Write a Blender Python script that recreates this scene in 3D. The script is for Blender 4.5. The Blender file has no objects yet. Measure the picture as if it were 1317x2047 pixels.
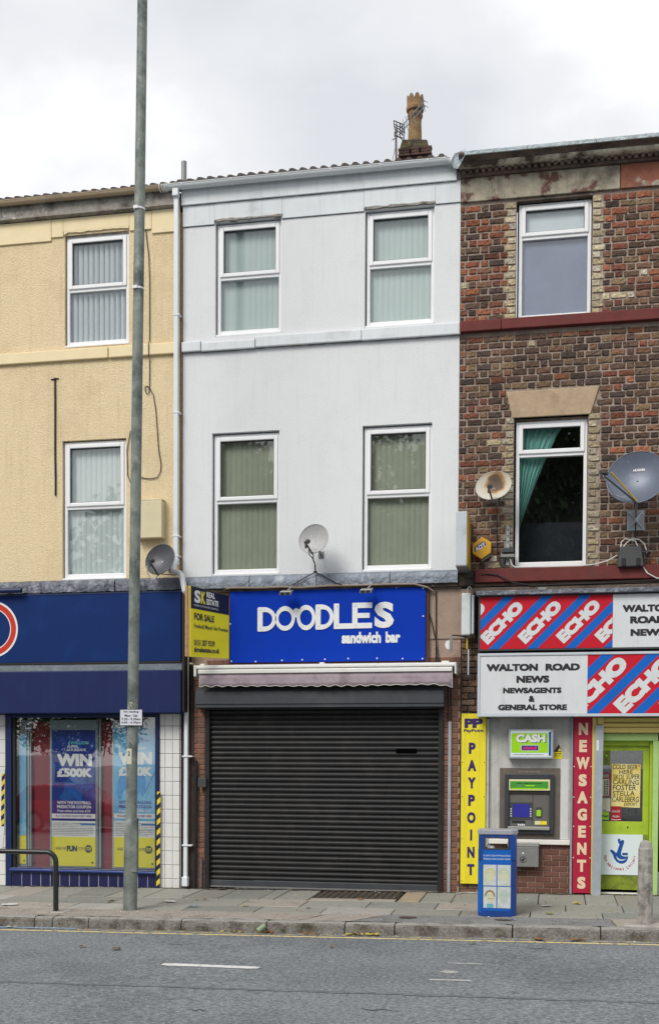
import bpy, bmesh, math, random
from mathutils import Vector, Matrix
random.seed(7)
R = math.radians
scene = bpy.context.scene
C = scene.collection

# ------------------------------------------------------------------ camera, world, sun, exposure
CAM = Vector((5.339, -16.164, 1.803))
yaw, pitch, roll = 0.192622, -0.0265626, 0.0049746
cam_d = bpy.data.cameras.new("camera")
cam_d.sensor_fit = 'HORIZONTAL'; cam_d.sensor_width = 36.0
cam_d.lens = 36.0 * 2300.0 / 1317.0
cam_d.shift_y = (1591.1 - 1023.5) / 1317.0
cam_d.clip_start = 0.1; cam_d.clip_end = 3000
cam = bpy.data.objects.new("camera", cam_d); C.objects.link(cam)
fw = Vector((-math.sin(yaw), math.cos(yaw), 0)); rt = Vector((math.cos(yaw), math.sin(yaw), 0)); up = Vector((0, 0, 1))
f2 = fw * math.cos(pitch) + up * math.sin(pitch); u2 = up * math.cos(pitch) - fw * math.sin(pitch)
r3 = rt * math.cos(roll) + u2 * math.sin(roll); u3 = u2 * math.cos(roll) - rt * math.sin(roll)
cam.matrix_world = Matrix(((r3.x, u3.x, -f2.x, CAM.x), (r3.y, u3.y, -f2.y, CAM.y), (r3.z, u3.z, -f2.z, CAM.z), (0, 0, 0, 1)))
scene.camera = cam

SUN_EL, SUN_AZ = 44.0, 206.0     # the sun stands high over the road, a little to the left of the camera, behind cloud
w = bpy.data.worlds.new("World"); scene.world = w; w.use_nodes = True
nt = w.node_tree; nt.nodes.clear()
def N(t, **k):
    n = nt.nodes.new(t)
    for a, b in k.items(): setattr(n, a, b)
    return n
out = N('ShaderNodeOutputWorld'); bg1 = N('ShaderNodeBackground'); bg2 = N('ShaderNodeBackground'); mx = N('ShaderNodeMixShader')
sky = N('ShaderNodeTexSky'); sky.sky_type = 'NISHITA'; sky.sun_disc = False
sky.sun_elevation = R(SUN_EL); sky.sun_rotation = R(SUN_AZ); sky.air_density = 1.0; sky.dust_density = 2.0
bg1.inputs[1].default_value = 0.1
nt.links.new(sky.outputs[0], bg1.inputs[0])
tc = N('ShaderNodeTexCoord'); mp = N('ShaderNodeMapping'); mp.inputs['Scale'].default_value = (1, 1, 1.7); mp.inputs['Location'].default_value = (0.4, 2.2, 1.1)
no = N('ShaderNodeTexNoise'); no.inputs['Scale'].default_value = 2.6; no.inputs['Detail'].default_value = 7; no.inputs['Roughness'].default_value = 0.5
cr = N('ShaderNodeValToRGB')
cr.color_ramp.elements[0].position = 0.40; cr.color_ramp.elements[0].color = (0.64, 0.66, 0.69, 1)
cr.color_ramp.elements[1].position = 0.60; cr.color_ramp.elements[1].color = (0.98, 0.98, 0.98, 1)
e = cr.color_ramp.elements.new(0.51); e.color = (0.76, 0.77, 0.79, 1)
nt.links.new(tc.outputs['Generated'], mp.inputs[0]); nt.links.new(mp.outputs[0], no.inputs[0]); nt.links.new(no.outputs[0], cr.inputs[0])
nt.links.new(cr.outputs[0], bg2.inputs[0]); bg2.inputs[1].default_value = 1.0
mx.inputs[0].default_value = 0.93
nt.links.new(bg1.outputs[0], mx.inputs[1]); nt.links.new(bg2.outputs[0], mx.inputs[2]); nt.links.new(mx.outputs[0], out.inputs[0])

sd = bpy.data.lights.new("sun", 'SUN'); sd.energy = 2.0; sd.angle = R(25); sd.color = (1.0, 0.96, 0.9)
sun = bpy.data.objects.new("sun", sd); C.objects.link(sun)
az = R(SUN_AZ); el = R(SUN_EL)
sdir = Vector((math.sin(az) * math.cos(el), math.cos(az) * math.cos(el), math.sin(el)))   # towards the sun: over the street, left of the lens
sun.rotation_euler = sdir.to_track_quat('Z', 'Y').to_euler()
sun.location = (0, -20, 30)
vs = scene.view_settings
vs.view_transform = 'Standard'; vs.look = 'None'; vs.gamma = 1; vs.use_curve_mapping = False; vs.exposure = 0.3
scene.cycles.max_bounces = 6; scene.cycles.transparent_max_bounces = 8
scene.cycles.caustics_reflective = False; scene.cycles.caustics_refractive = False

# ------------------------------------------------------------------ helpers
WL = {}
def col8(h, k=1.0):
    h = h.lstrip('#'); v = [int(h[i:i + 2], 16) / 255 for i in (0, 2, 4)]
    return tuple(min(1, k * (c / 12.92 if c <= 0.04045 else ((c + 0.055) / 1.055) ** 2.4)) for c in v)
def props(o, label=None, cat=None, group=None, kind=None):
    if label: o['label'] = label
    if cat: o['category'] = cat
    if group: o['group'] = group
    if kind: o['kind'] = kind
    return o
def thing(name, label, cat, loc=(0, 0, 0), group=None, kind=None):
    o = bpy.data.objects.new(name, None); o.empty_display_size = 0.2; C.objects.link(o)
    o.location = loc; WL[o] = Vector(loc)
    return props(o, label, cat, group, kind)
def link(name, mesh, parent=None, loc=(0, 0, 0), rot=None, scale=None):
    o = bpy.data.objects.new(name, mesh); C.objects.link(o); WL[o] = Vector(loc)
    if parent is not None:
        o.parent = parent; o.location = Vector(loc) - WL[parent]
    else: o.location = loc
    if rot: o.rotation_euler = rot
    if scale: o.scale = scale
    return o
def mesh_of(name, vs_, fs, mats=(), fm=None, smooth=False):
    me = bpy.data.meshes.new(name); me.from_pydata([tuple(v) for v in vs_], [], fs)
    for m in mats: me.materials.append(m)
    if fm:
        me.polygons.foreach_set('material_index', fm)
    if smooth: me.polygons.foreach_set('use_smooth', [True] * len(me.polygons))
    me.update(); return me
class MB:
    def __init__(s): s.v = []; s.f = []; s.m = []; s.cur = 0
    def add(s, vs_, fs):
        b = len(s.v); s.v += [tuple(v) for v in vs_]
        for f in fs: s.f.append([b + i for i in f]); s.m.append(s.cur)
        return s
    def box(s, x0, x1, y0, y1, z0, z1):
        return s.add([(x0, y0, z0), (x1, y0, z0), (x1, y1, z0), (x0, y1, z0), (x0, y0, z1), (x1, y0, z1), (x1, y1, z1), (x0, y1, z1)],
                     [(0, 3, 2, 1), (4, 5, 6, 7), (0, 1, 5, 4), (1, 2, 6, 5), (2, 3, 7, 6), (3, 0, 4, 7)])
    def prism(s, prof, x0, x1, n=1):      # prof: (y,z) points, extruded along x
        k = len(prof); vs_ = []; fs = []
        for i in range(n + 1):
            x = x0 + (x1 - x0) * i / n
            vs_ += [(x, p[0], p[1]) for p in prof]
        for i in range(n):
            for j in range(k):
                a = i * k + j; b = i * k + (j + 1) % k
                fs.append((a, b, b + k, a + k))
        fs.append(tuple(range(k))[::-1]); fs.append(tuple(n * k + j for j in range(k)))
        return s.add(vs_, fs)
    def slab(s, pts, y0, y1):             # pts: (x,z) outline, thickness from y0 (front) to y1
        k = len(pts)
        vs_ = [(p[0], y0, p[1]) for p in pts] + [(p[0], y1, p[1]) for p in pts]
        fs = [tuple(range(k)), tuple(range(2 * k - 1, k - 1, -1))] + [(j, j + k, (j + 1) % k + k, (j + 1) % k) for j in range(k)]
        return s.add(vs_, fs)
    def flat(s, pts, y):
        return s.add([(p[0], y, p[1]) for p in pts], [tuple(range(len(pts)))])
    def rect(s, x0, x1, z0, z1, y): return s.flat([(x0, z0), (x1, z0), (x1, z1), (x0, z1)], y)
    def tube(s, pts, r, n=8, caps=True):
        pts = [Vector(p) for p in pts]; m = len(pts)
        rs = r if isinstance(r, (list, tuple)) else [r] * m
        vs_ = []; fs = []; prev = None
        for i, p in enumerate(pts):
            t = (pts[min(i + 1, m - 1)] - pts[max(i - 1, 0)])
            if t.length < 1e-9: t = Vector((0, 0, 1))
            t.normalize()
            if prev is None:
                a = Vector((0, 0, 1)) if abs(t.z) < 0.9 else Vector((1, 0, 0)); prev = t.cross(a).normalized()
            prev = (prev - t * prev.dot(t)).normalized(); q = t.cross(prev)
            for j in range(n):
                an = 2 * math.pi * j / n; vs_.append(p + (prev * math.cos(an) + q * math.sin(an)) * rs[i])
        for i in range(m - 1):
            for j in range(n):
                a = i * n + j; b = i * n + (j + 1) % n
                fs.append((a, b, b + n, a + n))
        if caps: fs.append(tuple(range(n))[::-1]); fs.append(tuple((m - 1) * n + j for j in range(n)))
        return s.add(vs_, fs)
    def lathe(s, prof, cx, cy, n=24):     # prof (r,z)
        vs_ = []; fs = []; m = len(prof)
        for r, z in prof:
            for j in range(n):
                a = 2 * math.pi * j / n; vs_.append((cx + r * math.cos(a), cy + r * math.sin(a), z))
        for i in range(m - 1):
            for j in range(n):
                a = i * n + j; b = i * n + (j + 1) % n; fs.append((a, b, b + n, a + n))
        fs.append(tuple(range(n))[::-1]); fs.append(tuple((m - 1) * n + j for j in range(n)))
        return s.add(vs_, fs)
    def disc(s, cx, cz, r, y, n=20, r2=None):
        if r2 is None: return s.flat([(cx + r * math.cos(2 * math.pi * i / n), cz + r * math.sin(2 * math.pi * i / n)) for i in range(n)], y)
        vs_ = []; fs = []
        for i in range(n):
            a = 2 * math.pi * i / n
            vs_ += [(cx + r * math.cos(a), y, cz + r * math.sin(a)), (cx + r2 * math.cos(a), y, cz + r2 * math.sin(a))]
        for i in range(n):
            j = (i + 1) % n; fs.append((2 * i, 2 * j, 2 * j + 1, 2 * i + 1))
        return s.add(vs_, fs)
    def mesh(s, name, mat, smooth=False):
        mats = mat if isinstance(mat, (list, tuple)) else [mat]
        return mesh_of(name, s.v, s.f, mats, s.m if len(mats) > 1 else None, smooth)
    def build(s, name, mat, parent=None, smooth=False, bevel=0, label=None, cat=None, group=None, kind=None, seg=2, fix=False):
        me = s.mesh(name, mat, smooth)
        if fix:
            bm = bmesh.new(); bm.from_mesh(me); bmesh.ops.recalc_face_normals(bm, faces=bm.faces); bm.to_mesh(me); bm.free()
        o = link(name, me, parent)
        if bevel: bev(o, bevel, seg)
        if smooth: autosmooth(o)
        return props(o, label, cat, group, kind)
def bev(o, wd, seg=2):
    m = o.modifiers.new('bevel', 'BEVEL'); m.width = wd; m.segments = seg; m.limit_method = 'ANGLE'; m.angle_limit = R(35)
def autosmooth(o):
    me = o.data
    try:
        bm = bmesh.new(); bm.from_mesh(me)
        for e_ in bm.edges:
            if len(e_.link_faces) == 2 and e_.calc_face_angle(0) > R(40): e_.smooth = False
        bm.to_mesh(me); bm.free()
    except Exception: pass
def bx(name, mat, parent, x0, x1, y0, y1, z0, z1, bevel=0.004, **k):
    return MB().box(x0, x1, y0, y1, z0, z1).build(name, mat, parent, bevel=bevel, **k)

# ------------------------------------------------------------------ materials
def mat(name, c, rough=0.6, metal=0.0, var=None, bump=None, dirt=None, dirt2=None, spec=0.4, tint=False, streak=None, coat=0, blotch=None):
    """c base colour (linear). var=(scale, amount) brightness mottling, bump=(scale, strength, distance),
    dirt=(colour, scale, lo, hi) noise patches, streak=(colour, amount) vertical rain streaks"""
    m = bpy.data.materials.new(name); m.use_nodes = True; t = m.node_tree; L = t.links.new
    b = t.nodes['Principled BSDF']; b.inputs['Roughness'].default_value = rough; b.inputs['Metallic'].default_value = metal
    b.inputs['Specular IOR Level'].default_value = spec
    if coat: b.inputs['Coat Weight'].default_value = coat; b.inputs['Coat Roughness'].default_value = 0.15
    geo = t.nodes.new('ShaderNodeNewGeometry'); pos = geo.outputs['Position']
    rgb = t.nodes.new('ShaderNodeRGB'); rgb.outputs[0].default_value = (*c, 1); cur = rgb.outputs[0]
    if tint:
        at = t.nodes.new('ShaderNodeAttribute'); at.attribute_name = 'tint'
        oi = t.nodes.new('ShaderNodeObjectInfo'); ad = t.nodes.new('ShaderNodeMix'); ad.data_type = 'RGBA'; ad.blend_type = 'ADD'
        ad.inputs[0].default_value = 1; L(at.outputs['Color'], ad.inputs[6]); L(oi.outputs['Color'], ad.inputs[7]); cur = ad.outputs[2]
    def noise(sc, det=4, ro=0.55, vec=None):
        n = t.nodes.new('ShaderNodeTexNoise'); n.inputs['Scale'].default_value = sc; n.inputs['Detail'].default_value = det
        n.inputs['Roughness'].default_value = ro; L(vec or pos, n.inputs['Vector']); return n.outputs[0]
    def rng(x, lo, hi, a=0., b_=1.):
        r = t.nodes.new('ShaderNodeMapRange'); r.inputs[1].default_value = lo; r.inputs[2].default_value = hi
        r.inputs[3].default_value = a; r.inputs[4].default_value = b_; L(x, r.inputs[0]); return r.outputs[0]
    def mixc(fac, a, bcol):
        x = t.nodes.new('ShaderNodeMix'); x.data_type = 'RGBA'; L(fac, x.inputs[0]); L(a, x.inputs[6])
        if isinstance(bcol, tuple): x.inputs[7].default_value = (*bcol, 1)
        else: L(bcol, x.inputs[7])
        return x.outputs[2]
    for d in (dirt, dirt2, blotch):
        if d: cur = mixc(rng(noise(d[1], 6, 0.62), d[2], d[3]), cur, d[0])
    if streak:
        mpn = t.nodes.new('ShaderNodeMapping'); mpn.inputs['Scale'].default_value = (9, 9, 0.55); L(pos, mpn.inputs[0])
        cur = mixc(rng(noise(1.6, 5, 0.6, mpn.outputs[0]), 0.52, 0.75, 0, streak[1]), cur, streak[0])
    if var:
        v = t.nodes.new('ShaderNodeMix'); v.data_type = 'RGBA'; v.blend_type = 'MULTIPLY'; v.inputs[0].default_value = 1
        g = rng(noise(var[0], 6, 0.65), 0.25, 0.75, 1 - var[1], 1 + var[1])
        cb = t.nodes.new('ShaderNodeCombineColor')
        for i in range(3): L(g, cb.inputs[i])
        L(cur, v.inputs[6]); L(cb.outputs[0], v.inputs[7]); cur = v.outputs[2]
    L(cur, b.inputs['Base Color'])
    if bump:
        bp = t.nodes.new('ShaderNodeBump'); bp.inputs['Strength'].default_value = bump[1]; bp.inputs['Distance'].default_value = bump[2] if len(bump) > 2 else 0.01
        L(noise(bump[0], 5, 0.6), bp.inputs['Height']); L(bp.outputs[0], b.inputs['Normal'])
    return m
M = {}
M['white_render'] = mat('white_render', (0.695, 0.712, 0.722), 0.85, var=(40, 0.06), bump=(60, 0.45, 0.012), dirt=((0.64, 0.66, 0.67), 2.1, 0.5, 0.85), streak=((0.50, 0.51, 0.50), 0.22))
M['white_smooth'] = mat('white_smooth', (0.66, 0.695, 0.715), 0.7, var=(4, 0.05), dirt=((0.42, 0.43, 0.42), 2.2, 0.58, 0.85), streak=((0.40, 0.42, 0.40), 0.3))
M['yellow_render'] = mat('yellow_render', (0.80, 0.655, 0.42), 0.9, var=(45, 0.13), bump=(58, 1.0, 0.02), dirt=((0.60, 0.44, 0.24), 0.9, 0.5, 0.85), streak=((0.52, 0.40, 0.24), 0.35))
M['yellow_smooth'] = mat('yellow_smooth', (0.80, 0.67, 0.42), 0.75, var=(5, 0.06), dirt=((0.5, 0.42, 0.28), 3, 0.58, 0.9))
M['upvc'] = mat('upvc', (0.80, 0.81, 0.82), 0.3, var=(6, 0.03), dirt=((0.5, 0.5, 0.48), 4, 0.66, 0.95), spec=0.5)
M['gutter_white'] = mat('gutter_white', (0.68, 0.71, 0.73), 0.35, var=(4, 0.05), dirt=((0.45, 0.47, 0.45), 3, 0.6, 0.95))
M['gutter_tan'] = mat('gutter_tan', (0.44, 0.34, 0.23), 0.45, var=(3, 0.12), dirt=((0.2, 0.17, 0.13), 4, 0.55, 0.85))
M['grey_wood'] = mat('grey_wood', (0.30, 0.28, 0.25), 0.85, var=(12, 0.3), bump=(30, 0.5), dirt=((0.10, 0.09, 0.08), 5, 0.45, 0.7), dirt2=((0.55, 0.52, 0.46), 3, 0.58, 0.7))
M['roof_tile'] = mat('roof_tile', (0.085, 0.07, 0.062), 0.9, var=(20, 0.3), bump=(60, 0.4))
M['mortar'] = mat('mortar', (0.36, 0.285, 0.235), 0.95, var=(30, 0.25), bump=(70, 0.8), dirt=((0.14, 0.11, 0.09), 2.5, 0.5, 0.75))
M['mortar_red'] = mat('mortar_red', (0.35, 0.25, 0.20), 0.95, var=(30, 0.2), bump=(70, 0.6))
M['brick'] = mat('brick', (1, 1, 1), 0.9, tint=True, var=(34, 0.6), bump=(55, 1.0, 0.02), dirt=((0.04, 0.032, 0.028), 16, 0.56, 0.70), dirt2=((0.25, 0.19, 0.12), 19, 0.64, 0.74))
M['brick_new'] = mat('brick_new', (1, 1, 1), 0.85, tint=True, var=(35, 0.22), bump=(80, 0.5, 0.006))
M['stone'] = mat('stone', (0.42, 0.31, 0.205), 0.85, var=(9, 0.16), bump=(40, 0.4), dirt=((0.27, 0.2, 0.13), 3, 0.5, 0.8))
M['frieze'] = mat('frieze', (0.36, 0.325, 0.25), 0.9, var=(11, 0.25), bump=(30, 0.7), dirt=((0.13, 0.06, 0.045), 3.4, 0.53, 0.6), dirt2=((0.11, 0.09, 0.075), 2.2, 0.52, 0.72), streak=((0.08, 0.07, 0.055), 0.6))
M['frieze_red'] = mat('frieze_red', (0.25, 0.095, 0.06), 0.9, var=(11, 0.25), bump=(30, 0.7), dirt=((0.36, 0.33, 0.26), 3.1, 0.53, 0.59), dirt2=((0.14, 0.09, 0.07), 2.6, 0.55, 0.75))
M['cornice_dark'] = mat('cornice_dark', (0.15, 0.11, 0.09), 0.9, var=(14, 0.35), bump=(28, 0.9), dirt=((0.05, 0.04, 0.035), 3, 0.45, 0.7), dirt2=((0.24, 0.20, 0.155), 6, 0.6, 0.75))
M['cornice_light'] = mat('cornice_light', (0.62, 0.57, 0.46), 0.9, var=(14, 0.3), bump=(28, 0.9), dirt=((0.08, 0.055, 0.045), 2.3, 0.47, 0.58))
M['lead'] = mat('lead', (0.20, 0.225, 0.27), 0.5, 0.25, var=(6, 0.25), bump=(9, 0.9, 0.05), dirt=((0.45, 0.48, 0.52), 5, 0.55, 0.8), streak=((0.42, 0.45, 0.5), 0.45))
M['lead_dark'] = mat('lead_dark', (0.13, 0.14, 0.17), 0.45, 0.25, var=(6, 0.25), bump=(8, 1.0, 0.06), dirt=((0.36, 0.37, 0.4), 6, 0.52, 0.75))
M['lead_light'] = mat('lead_light', (0.50, 0.57, 0.60), 0.5, 0.0, var=(6, 0.2), bump=(9, 0.9, 0.05), dirt=((0.55, 0.6, 0.62), 5, 0.5, 0.8))
M['red_paint'] = mat('red_paint', (0.13, 0.024, 0.021), 0.75, var=(7, 0.22), bump=(30, 0.4), dirt=((0.08, 0.035, 0.03), 3, 0.55, 0.8))
M['blue_sign'] = mat('blue_sign', (0.001, 0.036, 0.39), 0.7, var=(3, 0.07), spec=0.12)
M['navy_sign'] = mat('navy_sign', (0.001, 0.021, 0.118), 0.6, var=(2, 0.1), dirt=((0.002, 0.034, 0.15), 2, 0.5, 0.9), spec=0.18)
M['navy_canopy'] = mat('navy_canopy', (0.007, 0.015, 0.083), 0.6, var=(3, 0.12), dirt=((0.012, 0.020, 0.095), 2.3, 0.55, 0.9), streak=((0.02, 0.03, 0.11), 0.3), spec=0.25)
M['navy_paint'] = mat('navy_paint', (0.006, 0.018, 0.08), 0.4, var=(8, 0.2))
M['navy_tile'] = mat('navy_tile', (0.012, 0.014, 0.07), 0.2, var=(4, 0.2), spec=0.5)
M['white_tile'] = mat('white_tile', (0.68, 0.68, 0.66), 0.25, var=(4, 0.05), dirt=((0.4, 0.38, 0.34), 6, 0.62, 0.8), spec=0.5)
M['grout'] = mat('grout', (0.34, 0.33, 0.31), 0.9, var=(10, 0.2))
M['grout_pale'] = mat('grout_pale', (0.42, 0.42, 0.50), 0.9, var=(10, 0.2))
M['grey_band'] = mat('grey_band', (0.16, 0.19, 0.215), 0.5, var=(4, 0.15), bump=(10, 0.5, 0.03), dirt=((0.3, 0.33, 0.36), 3, 0.55, 0.85))
M['shutter'] = mat('shutter', (0.017, 0.017, 0.0185), 0.48, 0.0, var=(5, 0.15), dirt=((0.040, 0.036, 0.032), 3, 0.5, 0.8), dirt2=((0.09, 0.088, 0.085), 13, 0.70, 0.76), streak=((0.035, 0.033, 0.031), .4), spec=0.3)
M['shutter_box'] = mat('shutter_box', (0.044, 0.048, 0.055), 0.5, var=(5, 0.12), dirt=((0.075, 0.08, 0.085), 3, 0.5, 0.85))
M['black'] = mat('black', (0.012, 0.012, 0.013), 0.6, var=(10, 0.2))
M['black_gloss'] = mat('black_gloss', (0.018, 0.02, 0.022), 0.28, var=(20, 0.2), dirt=((0.10, 0.10, 0.10), 30, 0.66, 0.72))
M['dark_room'] = mat('dark_room', (0.02, 0.02, 0.022), 0.9, var=(2, 0.3))
M['room_grey'] = mat('room_grey', (0.3, 0.3, 0.28), 0.9, var=(2, 0.2))
M['awning'] = mat('awning', (0.34, 0.275, 0.31), 0.9, var=(7, 0.18), bump=(9, 0.5, 0.02), dirt=((0.17, 0.13, 0.15), 4, 0.52, 0.75))
M['trim_white'] = mat('trim_white', (0.72, 0.70, 0.66), 0.5, var=(8, 0.06))
M['cassette'] = mat('cassette', (0.70, 0.70, 0.67), 0.35, var=(4, 0.06), dirt=((0.45, 0.43, 0.38), 4, 0.6, 0.9))
M['letter_white'] = mat('letter_white', (0.74, 0.75, 0.745), 0.5, var=(9, 0.07), dirt=((0.6, 0.6, 0.58), 8, 0.6, 0.85))
M['print_white'] = mat('print_white', (0.72, 0.73, 0.73), 0.5, var=(4, 0.03))
M['print_black'] = mat('print_black', (0.018, 0.018, 0.022), 0.5)
M['print_navy'] = mat('print_navy', (0.03, 0.015, 0.11), 0.5)
M['sign_white'] = mat('sign_white', (0.62, 0.645, 0.66), 0.35, var=(3, 0.04), dirt=((0.45, 0.46, 0.46), 5, 0.6, 0.9), streak=((0.4, 0.4, 0.38), 0.25))
M['echo_red'] = mat('echo_red', (0.50, 0.010, 0.024), 0.6, var=(4, 0.1), dirt=((0.38, 0.02, 0.03), 5, .6, .85), spec=0.2)
M['echo_blue'] = mat('echo_blue', (0.004, 0.115, 0.47), 0.6, var=(4, 0.08), spec=0.2)
M['yellow_print'] = mat('yellow_print', (0.76, 0.67, 0.012), 0.5, var=(4, 0.05))
M['yellow_board'] = mat('yellow_board', (0.78, 0.66, 0.02), 0.5, var=(4, 0.05), dirt=((0.42, 0.35, 0.04), 9, 0.66, 0.76), streak=((0.35, 0.3, 0.06), 0.35))
M['sale_navy'] = mat('sale_navy', (0.008, 0.01, 0.035), 0.4)
M['sale_text'] = mat('sale_text', (0.02, 0.018, 0.045), 0.5)
M['timber'] = mat('timber', (0.42, 0.26, 0.13), 0.8, var=(14, 0.25), bump=(40, 0.4))
M['red_board'] = mat('red_board', (0.38, 0.005, 0.038), 0.6, var=(5, 0.07))
M['cream_print'] = mat('cream_print', (0.72, 0.56, 0.38), 0.5)
M['galv'] = mat('galv', (0.36, 0.40, 0.43), 0.45, 0.35, var=(7, 0.12), dirt=((0.5, 0.54, 0.57), 6, 0.55, 0.7), dirt2=((0.2, 0.22, 0.24), 30, 0.68, 0.76))
M['post'] = mat('post', (0.19, 0.215, 0.19), 0.6, 0.1, var=(9, 0.3), bump=(25, 0.3), dirt=((0.055, 0.075, 0.075), 3.0, 0.47, 0.68), dirt2=((0.30, 0.32, 0.28), 5.5, 0.56, 0.72), streak=((0.28, 0.30, 0.27), 0.4))
M['metal_grey'] = mat('metal_grey', (0.24, 0.24, 0.235), 0.45, 0.4, var=(8, 0.15))
M['atm_wall'] = mat('atm_wall', (0.50, 0.50, 0.47), 0.7, var=(8, 0.1), bump=(40, 0.3), dirt=((0.27, 0.26, 0.23), 3.2, 0.5, 0.75), streak=((0.22, 0.21, 0.19), 0.45))
M['atm_brown'] = mat('atm_brown', (0.135, 0.115, 0.095), 0.6, 0.2, var=(8, 0.15), dirt=((0.2, 0.18, 0.15), 5, 0.55, 0.8))
M['atm_dark'] = mat('atm_dark', (0.035, 0.038, 0.046), 0.5, var=(8, 0.1))
M['atm_mid'] = mat('atm_mid', (0.12, 0.115, 0.105), 0.5, var=(8, 0.1))
M['atm_light'] = mat('atm_light', (0.33, 0.33, 0.31), 0.4, 0.3, var=(8, 0.1))
M['atm_green'] = mat('atm_green', (0.05, 0.28, 0.03), 0.4)
M['lime'] = mat('lime', (0.30, 0.62, 0.01), 0.4, var=(3, 0.04))
M['pale_yellow'] = mat('pale_yellow', (0.68, 0.64, 0.35), 0.5, var=(6, 0.05))
def emis(name, c, s):
    m = mat(name, c, 0.3); b = m.node_tree.nodes['Principled BSDF']; b.inputs['Emission Color'].default_value = (*c, 1); b.inputs['Emission Strength'].default_value = s; return m
M['screen'] = emis('screen', (0.02, 0.02, 0.20), 0.3)
M['led'] = emis('led', (0.6, 0.02, 0.02), 0.25)
M['led_blue'] = mat('led_blue', (0.03, 0.03, 0.30), 0.4)
M['door_green'] = mat('door_green', (0.36, 0.50, 0.03), 0.45, var=(5, 0.12), bump=(30, 0.2), dirt=((0.16, 0.23, 0.02), 4, 0.55, 0.82))
M['door_low'] = mat('door_low', (0.21, 0.27, 0.02), 0.6, var=(8, 0.25), bump=(30, 0.3), dirt=((0.07, 0.08, 0.015), 6, 0.48, 0.7))
M['frame_green'] = mat('frame_green', (0.37, 0.56, 0.19), 0.5, var=(5, 0.15), dirt=((0.24, 0.36, 0.1), 5, 0.55, 0.85))
M['yellow_shutter'] = mat('yellow_shutter', (0.70, 0.55, 0.17), 0.45, var=(5, 0.1), dirt=((0.20, 0.13, 0.05), 9, 0.66, 0.74))
M['bin_blue'] = mat('bin_blue', (0.004, 0.045, 0.24), 0.38, var=(5, 0.15), dirt=((0.03, 0.04, 0.10), 6, 0.6, 0.85), spec=0.5)
M['bin_bright'] = mat('bin_bright', (0.002, 0.10, 0.42), 0.4, var=(5, 0.1), dirt=((0.01, 0.07, 0.3), 6, 0.55, 0.85))
M['bin_grey'] = mat('bin_grey', (0.34, 0.35, 0.38), 0.5, 0.2, var=(8, 0.15), dirt=((0.1, 0.08, 0.07), 14, 0.64, 0.72))
M['concrete'] = mat('concrete', (0.36, 0.335, 0.30), 0.9, var=(20, 0.25), bump=(50, 0.6), dirt=((0.19, 0.17, 0.15), 5, 0.5, 0.75))
M['slab'] = mat('slab', (1, 1, 1), 0.92, tint=True, var=(22, 0.18), bump=(60, 0.45, 0.006), dirt=((0.13, 0.12, 0.105), 2.8, 0.58, 0.85), blotch=((0.10, 0.09, 0.08), 26, 0.66, 0.74))
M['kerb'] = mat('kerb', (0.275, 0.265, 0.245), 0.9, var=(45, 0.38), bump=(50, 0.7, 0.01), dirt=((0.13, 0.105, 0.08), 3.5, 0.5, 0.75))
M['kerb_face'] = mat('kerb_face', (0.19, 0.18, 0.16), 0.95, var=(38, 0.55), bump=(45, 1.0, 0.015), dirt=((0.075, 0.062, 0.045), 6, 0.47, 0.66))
M['gutter_dirt'] = mat('gutter_dirt', (0.13, 0.12, 0.105), 0.95, var=(30, .6), dirt=((0.19, 0.2, 0.205), 7, 0.45, 0.6))
M['strip_pink'] = mat('strip_pink', (0.31, 0.275, 0.24), 0.95, var=(42, 0.6), bump=(60, 0.8, 0.01), dirt=((0.15, 0.12, 0.1), 4, 0.5, 0.8))
M['strip_grey'] = mat('strip_grey', (0.20, 0.20, 0.20), 0.95, var=(42, 0.6), bump=(60, 0.8, 0.01), dirt=((0.11, 0.105, 0.1), 4, 0.5, 0.8))
M['joint'] = mat('joint', (0.045, 0.038, 0.03), 0.95, var=(20, 0.4))
M['road_paint'] = mat('road_paint', (0.62, 0.62, 0.60), 0.7, var=(30, 0.15), dirt=((0.21, 0.215, 0.22), 22, 0.6, 0.66))
M['road_worn'] = mat('road_worn', (0.45, 0.45, 0.44), 0.7, dirt=((0.2, 0.21, 0.215), 18, 0.50, 0.6))
M['yellow_line'] = mat('yellow_line', (0.62, 0.50, 0.24), 0.8, var=(30, 0.15), dirt=((0.21, 0.21, 0.21), 17, 0.54, 0.62))
M['yellow_worn'] = mat('yellow_worn', (0.48, 0.42, 0.25), 0.8, var=(30, 0.15), dirt=((0.21, 0.21, 0.21), 14, 0.44, 0.56))
M['maroon'] = mat('maroon', (0.22, 0.015, 0.028), 0.6, var=(2, 0.15))
M['poster_grey'] = mat('poster_grey', (0.30, 0.36, 0.40), 0.5, var=(4, 0.08))
M['poster_navy'] = mat('poster_navy', (0.008, 0.03, 0.22), 0.4, dirt=((0.015, 0.10, 0.42), 3.6, 0.52, 0.72))
M['poster_blue'] = mat('poster_blue', (0.12, 0.42, 0.70), 0.4, dirt=((0.30, 0.58, 0.76), 3.4, 0.48, 0.7))
M['poster_blue2'] = mat('poster_blue2', (0.01, 0.16, 0.5), 0.4, var=(9, 0.35))
M['terracotta'] = mat('terracotta', (0.25, 0.155, 0.075), 0.85, var=(9, 0.22), bump=(30, 0.4), dirt=((0.09, 0.055, 0.035), 5, 0.54, 0.72))
M['moss'] = mat('moss', (0.115, 0.10, 0.045), 0.95, var=(14, 0.5), bump=(18, 1.0, 0.03), dirt=((0.055, 0.038, 0.03), 9, 0.44, 0.56))
M['dish_grey'] = mat('dish_grey', (0.40, 0.40, 0.40), 0.5, var=(25, 0.12), dirt=((0.25, 0.24, 0.22), 8, 0.55, 0.8))
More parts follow.
